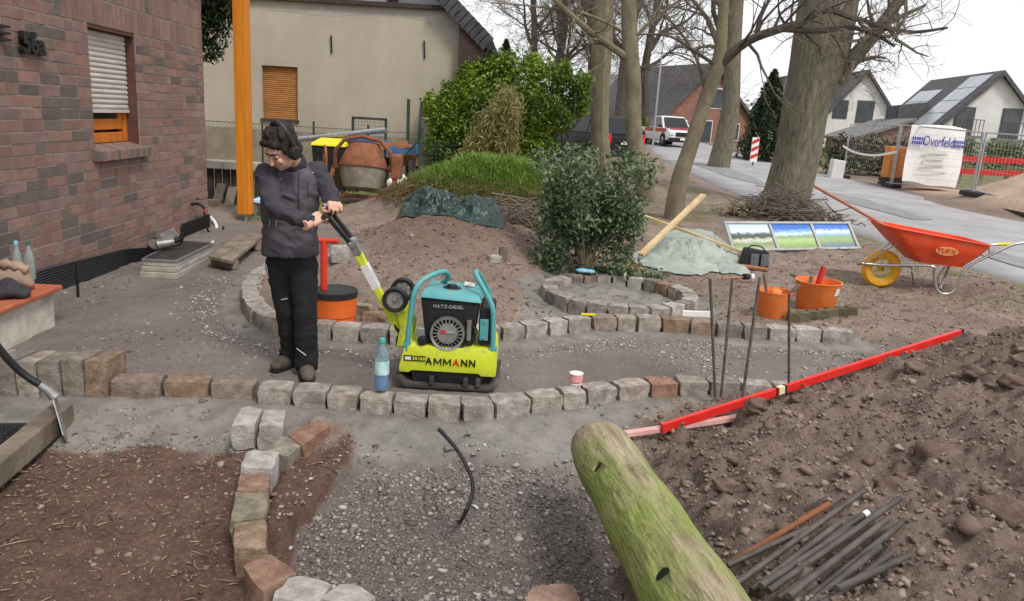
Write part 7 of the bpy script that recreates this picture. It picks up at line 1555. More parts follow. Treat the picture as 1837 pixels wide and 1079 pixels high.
# iron rods in a bundle on the heap
z5 = lambda x, y: (1300 + x / 2.078, 560 + y / 2.078)
BUN = [((-40, 1010), (388, 735), 'rusty iron rod at the left edge of the bundle', 'rust'), ((0, 1025), (300, 868), 'short dark rod end beside the rusty one', None), ((20, 1090), (512, 708), 'long dark rod crossing the others in the bundle', None), ((60, 1100), (532, 752), 'dark rod with a white tip in the bundle', None), ((90, 1110), (420, 850), 'dark rod under the white tipped one', None), ((120, 1118), (472, 838), 'dark rod second below the white tipped one', None),
       ((150, 1130), (640, 763), 'long dark rod in the middle of the bundle', None), ((190, 1130), (560, 850), 'dark rod just right of the middle of the bundle', None), ((225, 1135), (602, 818), 'dark rod with its end between two longer ones', None), ((250, 1150), (650, 828), 'long dark rod reaching furthest right in the bundle', None), ((290, 1160), (560, 965), 'dark rod half hidden at the right of the bundle', None), ((350, 1120), (612, 938), 'dark rod lying apart right of the bundle', None), ((400, 1120), (682, 928), 'rightmost short rod beside the bundle', None)]
for i, (pa, pc, lb, m) in enumerate(BUN):
    up_ = .034 + .016 * (i % 3); a, c = G(*z5(*pa), up_, .5), G(*z5(*pc), up_ * .7, .5); zm = max(0, max(gzs(a.x + (c.x - a.x) * t, a.y + (c.y - a.y) * t) + .012 - (a.z + (c.z - a.z) * t) for t in (.2, .35, .5, .65, .8))); a.z += zm * .8; c.z += zm * .8
    o = putbeam('bundled_rod', a, c, .022, .022, m or 'iron_dark', lb, 'rod', 'iron rods bundled on the spoil heap', tube=True)
    if 'white tip' in lb and 'with a' in lb: o2 = MB().tube([(c - a) * .965, (c - a) * 1.002], .0118, 10).build('white_tip', 'white_paint', o)
# big mossy log
def log_material():
    m = bpy.data.materials.new('mossy_wood'); m.use_nodes = True; n = m.node_tree.nodes; l = m.node_tree.links; b = n['Principled BSDF']; b.inputs['Roughness'].default_value = .85; b.inputs['Specular IOR Level'].default_value = .2
    tc = n.new('ShaderNodeTexCoord'); mp = n.new('ShaderNodeMapping'); mp.inputs['Scale'].default_value = (9, 9, .9); l.new(tc.outputs['Object'], mp.inputs['Vector'])
    def nz(s, src, d=6):
        z = n.new('ShaderNodeTexNoise'); z.inputs['Scale'].default_value = s; z.inputs['Detail'].default_value = d; l.new(src, z.inputs['Vector']); return z.outputs['Fac']
    g1, g2, big = nz(3, mp.outputs[0]), nz(11, mp.outputs[0]), nz(3.2, tc.outputs['Object'], 4); fine = nz(60, tc.outputs['Object'])
    def ramp(f, st):
        r = n.new('ShaderNodeValToRGB'); e = r.color_ramp.elements; e[0].position, e[0].color = st[0]; e[1].position, e[1].color = st[-1]
        for s in st[1:-1]: q = e.new(s[0]); q.color = s[1]
        l.new(f, r.inputs['Fac']); return r.outputs[0]
    wood = ramp(g1, [(.3, rgb(112, 100, 78)), (.5, rgb(150, 138, 112)), (.7, rgb(176, 165, 138))]); moss = ramp(g2, [(.3, rgb(104, 116, 54)), (.55, rgb(136, 146, 80)), (.75, rgb(160, 166, 112))])
    sx = n.new('ShaderNodeSeparateXYZ'); l.new(tc.outputs['Object'], sx.inputs[0])
    zf = n.new('ShaderNodeMapRange'); zf.inputs[1].default_value = -.05; zf.inputs[2].default_value = .6; zf.inputs[3].default_value = -.36; zf.inputs[4].default_value = .02; l.new(sx.outputs['Z'], zf.inputs[0])
    sd = n.new('ShaderNodeMath'); sd.operation = 'ABSOLUTE'; l.new(sx.outputs['X'], sd.inputs[0])
    s2 = n.new('ShaderNodeMath'); s2.operation = 'MULTIPLY_ADD'; l.new(sd.outputs[0], s2.inputs[0]); s2.inputs[1].default_value = 2.2; l.new(zf.outputs[0], s2.inputs[2])
    a = n.new('ShaderNodeMath'); a.operation = 'ADD'; l.new(big, a.inputs[0]); l.new(s2.outputs[0], a.inputs[1])
    mr = n.new('ShaderNodeMapRange'); mr.inputs[1].default_value = .42; mr.inputs[2].default_value = .74; l.new(a.outputs[0], mr.inputs[0])
    mx = n.new('ShaderNodeMix'); mx.data_type = 'RGBA'; l.new(mr.outputs[0], mx.inputs[0]); l.new(wood, mx.inputs[6]); l.new(moss, mx.inputs[7])
    ck = ramp(nz(1.6, mp.outputs[0]), [(.485, (1, 1, 1, 1)), (.5, (.25, .22, .18, 1)), (.515, (1, 1, 1, 1))]); m2 = n.new('ShaderNodeMix'); m2.data_type = 'RGBA'; m2.blend_type = 'MULTIPLY'; m2.inputs[0].default_value = .55; l.new(mx.outputs[2], m2.inputs[6]); l.new(ck, m2.inputs[7])
    l.new(m2.outputs[2], b.inputs['Base Color']); bp = n.new('ShaderNodeBump'); bp.inputs['Strength'].default_value = .5; bp.inputs['Distance'].default_value = .012; ad = n.new('ShaderNodeMath'); ad.operation = 'ADD'; l.new(g2, ad.inputs[0]); l.new(fine, ad.inputs[1]); l.new(ad.outputs[0], bp.inputs['Height']); l.new(bp.outputs[0], b.inputs['Normal']); return m
A, Bn = D(1072, 800, 3.42), D(1240, 1079, 2.02); ldir = (Bn - A).normalized(); LL = 3.0
lg_ = thing('mossy_log', 'thick weathered post with green moss and two bolt holes in the foreground', 'log', A); lg_.rotation_mode = 'QUATERNION'; lg_.rotation_quaternion = ldir.to_track_quat('Z', 'Y')
b = MB(); seg = 40; rg = random.Random(3); prof = [(.0, -.008), (.09, -.006), (.118, .002), (.134, .022), (.141, .07)] + [(.145 + .004 * math.sin(k * 1.3), .12 + k * .12) for k in range(24)]
vs = []
for (r_, z_) in prof:
    for k in range(seg):
        a = 2 * math.pi * k / seg; q_ = r_ * (1 + .02 * math.sin(3 * a + z_ * 1.2) + .012 * math.sin(7 * a - z_ * 2) - (.05 * math.exp(-((a - 2.2) / .05) ** 2) if z_ > .05 else 0)); vs.append((q_ * math.cos(a), q_ * math.sin(a), z_))
b.add(vs, [(i * seg + k, i * seg + (k + 1) % seg, (i + 1) * seg + (k + 1) % seg, (i + 1) * seg + k) for i in range(len(prof) - 1) for k in range(seg)] + [tuple((len(prof) - 1) * seg + k for k in range(seg))])
MATS['mossy_wood'] = log_material(); lo = b.build('post', 'mossy_wood', lg_, smooth='all')
inv = (Matrix.Translation(A) @ lg_.rotation_quaternion.to_matrix().to_4x4()).inverted()
bpy.context.view_layer.update()
cut = MB()
for (px, py, r_) in ((1071, 838, .025), (1185, 1028, .026)):
    c0 = inv @ Vector((0, 0, CAMZ)); dd = (inv.to_3x3() @ ray(px, py)).normalized(); hit, loc, nn, _ = lo.ray_cast(c0, dd)
    if hit: loc = Vector(loc); rad_ = Vector((loc.x, loc.y, 0)).normalized(); cut.tube([loc + rad_ * .05, loc - rad_ * .09], r_, 14); q_ = MB(); q_.tube([loc - rad_ * .009, loc - rad_ * .085], r_ * .985, 14); q_.build('hole_shade_plug', 'ink_black', lg_)  # black plug inside each bored hole stands in for its shade
co_ = cut.build('cutter', 'ink_black'); co_.parent = lg_; md = lo.modifiers.new('holes', 'BOOLEAN'); md.object = co_; md.operation = 'DIFFERENCE'; md.solver = 'EXACT'
bpy.context.view_layer.update(); dg = bpy.context.evaluated_depsgraph_get(); me = bpy.data.meshes.new_from_object(lo.evaluated_get(dg)); lo.modifiers.clear(); lo.data = me; me.materials.clear(); me.materials.append(MATS['mossy_wood']); bpy.data.objects.remove(co_)
# black cable standing in the gravel
pts = [P(826, 936, -.16), D(834, 922, 3.02), D(845, 896, 3.06), D(848, 868, 3.1), D(838, 838, 3.15), D(816, 802, 3.22), D(787, 770, 3.3)]
o = MB().tube([p_ - pts[0] for p_ in catmull(pts, 6)], .0095, 8).build('black_cable', 'black_plastic', smooth=True); o.location = pts[0]; tag(o, 'black plastic cable sticking up in an arc from the gravel pit', 'cable')
# ------------------------------------------------------------------ by the house: step, shaft, plank, tap, tools
q = P(100, 584, 0) - HOUSE_C; ts, tn = q.dot(HOUSE_DIR), q.dot(HOUSE_N); tz = .27
stp = thing('terrace_step', 'low whitewashed step wall with orange tile coping at the left edge', 'step', hw(ts, 0, tn)); mat('whitewash', rgb(168, 160, 148), rgb(204, 196, 184), rough=.9, scale=6, bump=.4, bscale=30, col3=rgb(212, 206, 196)); mat('terracotta', rgb(160, 86, 58), rgb(184, 108, 78), rough=.7, scale=7, bump=.15, rnd=.08)
part('wall', 'whitewash', stp, lambda b: b.hexa([hw(-8.5, -.1, .13), hw(ts, -.1, .13), hw(ts, -.1, tn), hw(-8.5, -.1, tn), hw(-8.5, tz, .13), hw(ts, tz, .13), hw(ts, tz, tn), hw(-8.5, tz, tn)]), w=True, bevel=.01)
s_ = ts + .05; k = 0
while s_ > -7.6: part('coping_tile', 'terracotta', stp, lambda b: b.hexa([hw(s_ - .3, tz + .002, tn - .24), hw(s_, tz + .002, tn - .24), hw(s_, tz + .002, tn + .05), hw(s_ - .3, tz + .002, tn + .05), hw(s_ - .3, tz + .04, tn - .24), hw(s_, tz + .04, tn - .24), hw(s_, tz + .04, tn + .05), hw(s_ - .3, tz + .04, tn + .05)]), w=True, bevel=.012); s_ -= .306
part('floor_slab', 'granite_grey', stp, lambda b: b.hexa([hw(-8.5, tz + .002, .14), hw(ts - .01, tz + .002, .14), hw(ts - .01, tz + .002, tn - .245), hw(-8.5, tz + .002, tn - .245), hw(-8.5, tz + .03, .14), hw(ts - .01, tz + .03, .14), hw(ts - .01, tz + .03, tn - .245), hw(-8.5, tz + .03, tn - .245)]), w=True)
def onstep(px, py, z): return P(px, py, z)
q = onstep(18, 522, tz + .04); bagm = mat('canvas', rgb(146, 124, 106), rgb(172, 150, 130), rough=.9, scale=7, bump=.5, bscale=14)
bgo = thing('canvas_bag', 'crumpled beige canvas bag on the step', 'bag', q); 
def f(b):
    b.ell((0, .05, .09), (.15, .10, .11), 20, 14)
    for v in b.v: v += Vector((math.sin(v.z * 31 + v.x * 9) * .014, math.sin(v.x * 27) * .012, math.sin(v.x * 22 + v.y * 17) * .016)); v.z = max(v.z, 0)
part('sack', 'canvas', bgo, f, smooth='all'); part('flap', 'canvas', bgo, lambda b: b.tube(catmull([(-.14, .03, .15), (-.06, -.02, .2), (.04, .0, .19), (.13, .03, .15)], 5), [.022 + .01 * (k % 3) for k in range(16)], 7), smooth='all')
q = onstep(6, 533, tz + .04); o = MB().ell((0, 0, .05), (.19, .12, .07), 18, 10)
for v in o.v: v.z = max(0, v.z + .02 * math.sin(v.x * 30 + v.y * 20))
mat('cloth_dark', rgb(48, 46, 52), rgb(66, 64, 70), rough=.9, scale=9, bump=.4); o = o.build('dark_jacket', 'cloth_dark', smooth='all'); o.location = q; tag(o, 'dark folded jacket lying on the coping at the left edge', 'jacket')
mat('glass_pale', rgb(190, 200, 196), rough=.1, spec=.5, trans=.6); mat('cap_green', rgb(60, 110, 84), rough=.5)
for (px, m2, lb) in ((32, 'cap_green', 'clear bottle with green cap behind the canvas bag'), (10, 'glove_blue', 'clear bottle with blue cap at the left edge')):
    q = onstep(px, 508, tz + .04) + Vector((0, .16, 0)); t = thing('drink_bottle', lb, 'bottle', q, 'bottles on the step'); part('bottle_body', 'glass_pale', t, lambda b: b.lathe([(0, 0), (.034, 0), (.036, .16), (.028, .2), (.012, .255), (.012, .27)], (0, 0, 0), (0, 0, 1), 16), smooth=True); part('cap', m2, t, lambda b: b.lathe([(.015, .265), (.015, .295), (0, .295)], (0, 0, 0), (0, 0, 1), 12))
zt_ = .17; tq = [P(a, c, zt_) for a, c in ((256, 465), (316, 468), (382, 437), (322, 432))]; cs = sum(tq, Vector()) / 4; sh_ = thing('light_shaft', 'concrete basement light shaft with dark grating against the brick wall', 'shaft', Vector((cs.x, cs.y, 0))); mat('concrete_pale', rgb(148, 142, 132), rgb(176, 170, 160), rough=.9, scale=8, bump=.3, bscale=40, rnd=.04)
ex_ = [cs + (v - cs) * 1.05 for v in tq]
for i, (z0, z1, s2) in enumerate(((-.05, .05, 1.10), (.053, .10, 1.05), (.103, .15, 1.0))): part('concrete_ring', 'concrete_pale', sh_, lambda b: b.hexa([Vector((cs.x + (v.x - cs.x) * s2, cs.y + (v.y - cs.y) * s2, z0)) for v in tq] + [Vector((cs.x + (v.x - cs.x) * s2, cs.y + (v.y - cs.y) * s2, z1)) for v in tq]), w=True, bevel=.008)
gr_ = part('grating_frame', 'galv', sh_, lambda b: [b.beam(tq[i] + Vector((0, 0, -.006)), tq[(i + 1) % 4] + Vector((0, 0, -.006)), .02, .022) for i in range(4)], w=True)
for k in range(1, 22): b = MB(); b.beam(tq[0].lerp(tq[1], k / 22) - sh_.location, tq[3].lerp(tq[2], k / 22) - sh_.location, .005, .016); b.build('grating_bar', 'iron_dark', gr_)
b = MB(); b.hexa([v.lerp(cs, .02) + Vector((0, 0, -.016)) - sh_.location for v in tq] + [v.lerp(cs, .02) + Vector((0, 0, -.011)) - sh_.location for v in tq]); b.build('grating_mat', 'iron_dark', gr_)
q = P(292, 450, zt_ + .01); gd = thing('angle_grinder', 'hand-held cutting machine lying on the shaft grating', 'tool', q); part('motor_body', 'alu', gd, lambda b: b.tube([(-.05, 0, .06), (.10, .06, .09)], [.055, .045], 14), smooth=True); part('handle', 'black_plastic', gd, lambda b: b.tube(catmull([(.08, .05, .09), (.15, .09, .12), (.18, .1, .18)], 4), .024, 10), smooth=True); part('guard', 'iron', gd, lambda b: b.lathe([(.0, -.01), (.065, -.01), (.07, .02), (.066, .02), (.06, 0), (0, 0)], (-.08, -.01, .07), (.5, -.6, .6), 22), smooth=True); part('front_grip', 'black_plastic', gd, lambda b: b.tube([(-.1, 0, .06), (-.16, .04, .03)], .022, 10)); part('cable', 'black_plastic', gd, lambda b: b.tube(catmull([(.2, .1, .2), (.12, .14, .05), (-.02, .1, .02), (-.12, .02, .015), (-.06, -.08, .02)], 6), .007, 6)); part('blade_cover', 'alu', gd, lambda b: b.box((.03, .09, .15), (.16, .03, .1), (0, -.5, .3)), bevel=.01)
s_t, z_t = wall_sz(343, 367); tap = thing('garden_tap', 'black tap with dark hose on the brick wall', 'tap', hw(s_t, z_t, .02)); part('tap_body', 'black_metal', tap, lambda b: b.tube(catmull([hw(s_t, z_t, -.01), hw(s_t, z_t + .01, .10), hw(s_t, z_t - .04, .17)], 4), .02, 10), w=True); part('tap_lever', 'black_metal', tap, lambda b: b.beam(hw(s_t - .05, z_t + .08, .09), hw(s_t + .05, z_t + .07, .09), .02, .02), w=True)
s_e, z_e = wall_sz(366, 436); part('hose', 'black_plastic', tap, lambda b: b.tube(catmull([hw(s_t, z_t - .04, .17), hw(s_t + .1, z_t - .35, .17), hw(s_t + .7, z_t - .7, .2), hw(-.3, .05, .3)], 6), .014, 8), w=True, smooth=True); part('hose_clip', 'tool_red', tap, lambda b: b.tube([hw(s_t, z_t - .05, .17), hw(s_t + .02, z_t - .12, .17)], .018, 8), w=True)
pts = [G(378, 444, .02), D(387, 425, 10.3), D(388, 405, 10.7), D(380, 392, 10.9), D(374, 390, 11.0)]; o = MB().tube([v - pts[0] for v in catmull(pts, 5)], .022, 8).build('white_hose', 'white_sack', smooth=True); o.location = pts[0]; tag(o, 'white hose bent round the corner of the brick house', 'hose')
pq = [P(a, c, .14) for a, c in ((374, 459), (415, 468), (470, 424), (436, 415))]; ce = sum(pq, Vector()) / 4; pk_ = thing('plank_bridge', 'weathered plank bridging to the light shaft', 'plank', Vector((ce.x, ce.y, .1)))
for i in range(2): a0, a1 = (0, .49) if i == 0 else (.51, 1); v4 = [pq[0].lerp(pq[1], a0), pq[0].lerp(pq[1], a1), pq[3].lerp(pq[2], a1), pq[3].lerp(pq[2], a0)]; part('board', 'wood_grey', pk_, lambda b: b.hexa([v + Vector((0, 0, -.04)) for v in v4] + v4), w=True, bevel=.006)
for t_ in (.12, .85): part('bearer', 'wood_grey', pk_, lambda b: b.beam(pq[0].lerp(pq[3], t_) + Vector((0, 0, -.085)), pq[1].lerp(pq[2], t_) + Vector((0, 0, -.085)), .08, .088), w=True)
a = P(140, 532, 0); c = D(137, 473, a.y); o = MB().tube([(0, 0, -.05), c - a], .012, 8).build('marker_stake', 'black_metal'); o.location = a; tag(o, 'short black stake in front of the ribbed membrane', 'stake')
# shovel, beam and dimple sheet in the lower left corner
sv = thing('shovel', 'shovel with black handle and steel blade leaning at the left edge', 'shovel', P(122, 792, -.06)); so = sv.location
tip, sock, hnd = so.copy(), D(98, 712, so.y + .05), D(70, 690, so.y + .02); b = MB()
part('handle', 'black_plastic', sv, lambda b: b.tube(catmull([D(-60, 545, so.y - .12), D(0, 628, so.y - .06), D(38, 668, so.y), D(70, 690, so.y + .02)], 5), .019, 10), w=True, smooth=True); part('socket', 'alu', sv, lambda b: b.tube([hnd, D(88, 702, so.y + .04), sock], [.02, .022, .03], 10), w=True, smooth=True)
dn_ = (tip - sock); sd_ = Vector((.45, -.85, .1)).normalized(); part('blade', 'alu', sv, lambda b: b.prism([sock - sd_ * .07, sock + sd_ * .07, sock + dn_ * .75 + sd_ * .085, tip + sd_ * .02, tip - sd_ * .02, sock + dn_ * .75 - sd_ * .085], dn_.cross(sd_).normalized() * .006), w=True)
q0, q1 = P(-40, 870, .02), P(116, 740, .02); o = putbeam('edge_beam', q0, q1, .10, .12, 'wood_grey', 'pale squared timber beam lying in the lower left corner', 'timber', bevel=.01)
dm = thing('dimple_sheet', 'black dimpled sheet lying behind the beam at the left edge', 'sheet', P(20, 750, 0)); n_ = (q1 - q0).normalized(); sdv = Vector((-n_.y, n_.x, 0)); base = P(50, 780, 0) + sdv * .06; base.z = .03
part('sheet', 'membrane', dm, lambda b: b.hexa([base - n_ * .9 + Vector((0, 0, -.02)), base + n_ * .12 + Vector((0, 0, -.02)), base - n_ * .05 + sdv * .55 + Vector((0, 0, .04)), base - n_ * .9 + sdv * .55 + Vector((0, 0, .04)), base - n_ * .9 + Vector((0, 0, -.016)), base + n_ * .12 + Vector((0, 0, -.016)), base - n_ * .05 + sdv * .55 + Vector((0, 0, .044)), base - n_ * .9 + sdv * .55 + Vector((0, 0, .044))]), w=True)
def f(b):
    for i in range(22):
        for j in range(13):
            p_ = base - n_ * (.85 - i * .042) + sdv * (.02 + j * .041); 
            if i * .042 > .92 - j * .012: continue
            p_.z = base.z - .012 + .06 * (j / 13); b.lathe([(.014, -.004), (.011, .008), (0, .010)], p_, (0, 0, 1), 7)
part('dimples', 'membrane', dm, f, w=True, smooth=True)['kind'] = 'stuff'
# brush pile at the foot of the huge tree, dead wood by the bank
def brush(name, label, px, py, Y, w_, h_, n, seed):
    q = D(px, py, Y); q = on(q.x, Y); t = thing(name, label, 'brushwood', q); rg = random.Random(seed); b = MB()
    for k in range(n):
        x, y = rg.gauss(0, w_ * .4), rg.gauss(0, .35); hmax = h_ * math.exp(-(x / w_) ** 2 * 1.6); z = rg.uniform(0, 1) ** 1.3 * hmax; L_ = rg.uniform(.3, 1.0); a = rg.uniform(0, 6.28); d = Vector((math.cos(a), math.sin(a) * .5, rg.gauss(0, .28))) * L_ / 2; m_ = Vector((rg.gauss(0, .05), rg.gauss(0, .05), rg.gauss(0, .05))); r_ = rg.uniform(.004, .014)
        b.tube([Vector((x, y, z)) - d, Vector((x, y, z)) + m_, Vector((x, y, z)) + d], [r_, r_ * .9, r_ * .4], 4, cap=False)
    for v in b.v: v.z = max(v.z, -.02)
    o = b.build('sticks', 'twig', t); o['kind'] = 'stuff'
    lf = clumps([((x_, -.05, .1), (.35, .3, .14)) for x_ in np.arange(-w_ * .8, w_ * .8, .35)], int(n * 1.6), .2); varmat('leaf_dead', [rgb(110, 92, 72), rgb(146, 126, 100), rgb(84, 70, 56), rgb(172, 156, 130)], rough=.9); leaves('dead_leaves', lf, .09, 'leaf_dead', t)['kind'] = 'stuff'
brush('brush_pile', 'pile of cut twigs and dry brush round the foot of the huge tree', 1405, 370, 15.0, 1.15, .55, 520, 5)
brush('dead_stems', 'tangle of dead stems on the slope below the grassy bank', 925, 420, 10.6, .65, .45, 260, 6)
# ------------------------------------------------------------------ the man guiding the compactor
def fuse(name, mb, voxel, m, parent, smooth_it=4, disp=None):
    """several closed shapes grown together into one continuous surface"""
    me = mb.mesh(name); bm = bmesh.new(); bm.from_mesh(me); bmesh.ops.recalc_face_normals(bm, faces=bm.faces); bm.to_mesh(me); bm.free()
    t = bpy.data.objects.new(name, me); COL.objects.link(t)
    r = t.modifiers.new('r', 'REMESH'); r.mode = 'VOXEL'; r.voxel_size = voxel; r.use_smooth_shade = True
    if smooth_it: sm = t.modifiers.new('s', 'SMOOTH'); sm.iterations = smooth_it; sm.factor = .5
    bpy.context.view_layer.update(); dg = bpy.context.evaluated_depsgraph_get(); out = bpy.data.meshes.new_from_object(t.evaluated_get(dg)); bpy.data.objects.remove(t); bpy.data.meshes.remove(me)
    if disp:
        N = len(out.vertices); co = np.empty(N * 3); out.vertices.foreach_get('co', co); co = co.reshape(-1, 3); no = np.empty(N * 3); out.vertex_normals.foreach_get('vector', no); no = no.reshape(-1, 3)
        co = co + no * disp(co)[:, None]; out.vertices.foreach_set('co', co.ravel()); out.update()
    out.shade_smooth(); out.materials.clear(); out.materials.append(MATS[m]); o = bpy.data.objects.new(name, out); COL.objects.link(o); o.parent = parent; return o
mat('skin', rgb(196, 150, 130), rgb(212, 168, 148), rough=.55, scale=30, spec=.35); mat('hair', rgb(34, 28, 26), rgb(56, 46, 42), rough=.7, scale=60, stretch=(1, 1, .3), bump=.6, bscale=90)
mat('jacket', rgb(72, 68, 75), rgb(90, 85, 92), rough=.85, scale=8, bump=.25, bscale=45); mat('jacket_sleeve_shaded', rgb(54, 51, 58), rgb(68, 64, 72), rough=.85, scale=8, bump=.25, bscale=45); mat('jacket_dark', rgb(44, 42, 48), rgb(58, 55, 62), rough=.85, scale=8, bump=.25, bscale=45); mat('trousers', rgb(26, 26, 28), rgb(38, 37, 39), rough=.9, scale=7, bump=.25, bscale=50, col3=rgb(56, 52, 50)); mat('boot', rgb(70, 62, 56), rgb(104, 94, 86), rough=.9, scale=9, bump=.4, bscale=40); mat('reflective', rgb(196, 196, 198), rough=.4)  # sleeve grey darkened from the jacket's, arm shading put into the colour
mat('headset', rgb(34, 34, 36), rough=.45, spec=.4); mat('eye_white', rgb(225, 222, 218), rough=.3); mat('eye_dark', rgb(30, 24, 20), rough=.3); mat('lip', rgb(170, 110, 98), rough=.5)
MO = P(530, 672, 0); MO.z = 0; man = thing('person', 'man in dark grey work jacket and black trousers with headphones holding the compactor handle', 'person', MO)
def M(px, py, Y): return D(px, py, Y) - MO
pel, wai, che, nek = M(522, 462, 4.92), M(520, 405, 4.93), M(522, 345, 4.92), M(527, 300, 4.90)
shR, elR, wrR = M(478, 314, 4.82), M(491, 374, 4.60), M(556, 400, 4.55)
shL, elL, wrL = M(569, 310, 4.98), M(592, 352, 4.92), M(593, 374, 4.76)
hiR, knR, anR = M(502, 465, 4.93), M(516, 560, 4.90), M(524, 645, 4.98)
hiL, knL, anL = M(544, 465, 4.90), M(548, 560, 4.80), M(550, 652, 4.82)
hc = M(506, 268, 4.74); HR = frame((0, 0, 0), (1, 0, 0), (0, 1, 0)).to_3x3()
fdir = Vector((-.50, -.66, -.60)).normalized(); upd = Vector((-.18, -.42, .9)); rt_ = fdir.cross(upd).normalized(); upd = rt_.cross(fdir).normalized()
HM = Matrix(((rt_.x, fdir.x, upd.x), (rt_.y, fdir.y, upd.y), (rt_.z, fdir.z, upd.z)))          # local: x = his right... , y = where he looks, z = crown
H = lambda x, y, z: hc + HM @ Vector((x, y, z))
def limb(b, pts, rs, seg=14):
    b.tube(pts, rs, seg)
    for p_, r_ in zip(pts, rs): b.ell(p_, r_ * .995, 12, 8)
def hand(b, w, d, nrm, thumb, curl=(.5, .7, .6), spread=.06, sz=1.0):
    """palm and five fingers: d = direction of the fingers, nrm = out of the palm's back, thumb = side of the thumb"""
    d = d.normalized(); nrm = (nrm - d * nrm.dot(d)).normalized(); sdv = d.cross(nrm).normalized()
    if sdv.dot(thumb) < 0: sdv = -sdv
    R_ = Matrix(((sdv.x, d.x, nrm.x), (sdv.y, d.y, nrm.y), (sdv.z, d.z, nrm.z)))
    Q = lambda x, y, z: w + R_ @ (Vector((x, y, z)) * sz)
    b.tube([w - d * .05, w + d * .02], [.030 * sz, .028 * sz], 12)
    for x in (-.024, 0, .024): b.tube([Q(x * .7, .0, 0), Q(x, .085, .004)], [.019 * sz, .0165 * sz], 10); b.ell(Q(x, .085, .004), .0165 * sz, 10, 7)
    for k, (x, L_) in enumerate(((.034, .070), (.012, .080), (-.011, .075), (-.033, .060))):
        p_ = Vector((x, .088, .003)); a = 0; pts = [p_.copy()]
        for j, f_ in enumerate((.45, .32, .25)):
            a += curl[j] * (1 + .08 * k); p_ = p_ + Vector((x * spread, math.cos(a), -math.sin(a))) * L_ * f_; pts.append(p_.copy())
        limb(b, [Q(*q_) for q_ in pts], [.0096 * sz, .0090 * sz, .0084 * sz, .0074 * sz], 8)
    pts = [Vector((.026, .012, -.008)), Vector((.052, .040, -.020)), Vector((.056, .070, -.036)), Vector((.044, .092, -.046))]; limb(b, [Q(*q_) for q_ in pts], [.014 * sz, .0125 * sz, .0108 * sz, .009 * sz], 8)
b = MB()
b.ell(H(0, -.005, .03), (.076, .096, .098), 24, 18, HM); b.ell(H(0, .03, -.055), (.058, .062, .062), 20, 14, HM); b.ell(H(0, .062, -.09), (.028, .026, .022), 12, 8, HM)
b.tube([H(0, .086, .012), H(0, .112, -.032)], [.009, .014], 10); b.ell(H(0, .111, -.034), (.017, .015, .012), 10, 8, HM); b.ell(H(0, .080, .035), (.05, .018, .012), 14, 8, HM)
for sx in (-1, 1): b.ell(H(sx * .078, -.01, -.01), (.012, .022, .032), 10, 8, HM); b.ell(H(sx * .036, .072, -.03), (.024, .02, .022), 10, 8, HM)
b.ell(H(0, .083, -.064), (.024, .012, .007), 12, 6, HM); b.ell(H(0, .081, -.076), (.02, .012, .008), 12, 6, HM)
limb(b, [H(0, -.03, -.05), nek, che + Vector((0, 0, .08))], [.058, .062, .075])
b.ell(che, (.17, .10, .2), 18, 12); b.ell(wai, (.13, .085, .16), 16, 10); b.ell(pel, (.13, .085, .11), 16, 10); b.tube([pel, wai, che], [.085, .085, .10], 14)
for sh, el, wr in ((shR, elR, wrR), (shL, elL, wrL)): limb(b, [che.lerp(sh, .5), sh, el, wr], [.07, .058, .042, .028])
for hi, kn, an in ((hiR, knR, anR), (hiL, knL, anL)): limb(b, [hi, hi.lerp(kn, .5), kn, kn.lerp(an, .4), an], [.07, .07, .055, .055, .04])
gp = CO + GB - MO                                                                          # the grip he holds
hand(b, wrR, (gp + Vector((.0, -.02, .015)) - wrR), Vector((.0, -.8, .6)), Vector((.2, .2, 1)), (.30, .75, .7), sz=1.12)
hand(b, wrL, (gp + Vector((.02, .0, .05)) - wrL), Vector((.35, -.5, .8)), Vector((-1, -.1, .1)), (.55, .9, .8), sz=1.12)
fuse('body', b, .0048, 'skin', man, 2)
# face details
for sx in (-1, 1):
    e = part('eyelid', 'skin', man, lambda b: b.ell(H(sx * .031, .078, .004), (.015, .010, .009), 12, 8, HM), smooth='all'); q = MB(); q.tube([H(sx * .020, .0868, -.001), H(sx * .031, .0885, -.003), H(sx * .042, .0835, -.001)], .0018, 6); q.build('lashes', 'eye_dark', e, smooth='all')
    part('eyebrow', 'hair', man, lambda b: b.tube([H(sx * .012, .098, .026), H(sx * .032, .094, .032), H(sx * .052, .078, .026)], [.004, .005, .003], 6), smooth='all')
part('lips', 'lip', man, lambda b: (b.ell(H(0, .0935, -.069), (.02, .004, .006), 12, 6, HM)), smooth='all')
# hair, headphones
b = MB(); b.ell(H(0, -.022, .048), (.090, .104, .100), 22, 16, HM); b.ell(H(0, -.07, -.03), (.075, .05, .07), 16, 10, HM)
for k in range(26): a = random.uniform(0, 6.28); r_ = random.uniform(.3, .95); b.ell(H(.085 * r_ * math.cos(a), -.02 + .1 * r_ * math.sin(a), .05 + .098 * math.sqrt(max(0, 1 - r_ * r_))), random.uniform(.016, .028), 8, 6)
for sx in (-.05, -.02, .015, .045): b.ell(H(sx, .07, .085), (.024, .022, .024), 8, 6, HM)
for sx in (-1, 1): b.ell(H(sx * .077, .02, .03), (.012, .03, .05), 8, 8, HM)
hair = fuse('hair', b, .008, 'hair', man, 1, lambda c: .004 * np.sin(c[:, 0] * 160 + c[:, 2] * 60) * np.sin(c[:, 1] * 130))
hp = part('headphones', 'headset', man, lambda b: b.tube([H(.102 * math.cos(a), -.015 - .035 * math.sin(a), -.01 + .175 * math.sin(a)) for a in np.linspace(0, math.pi, 17)], .011, 8, flat=1.6), smooth='all')
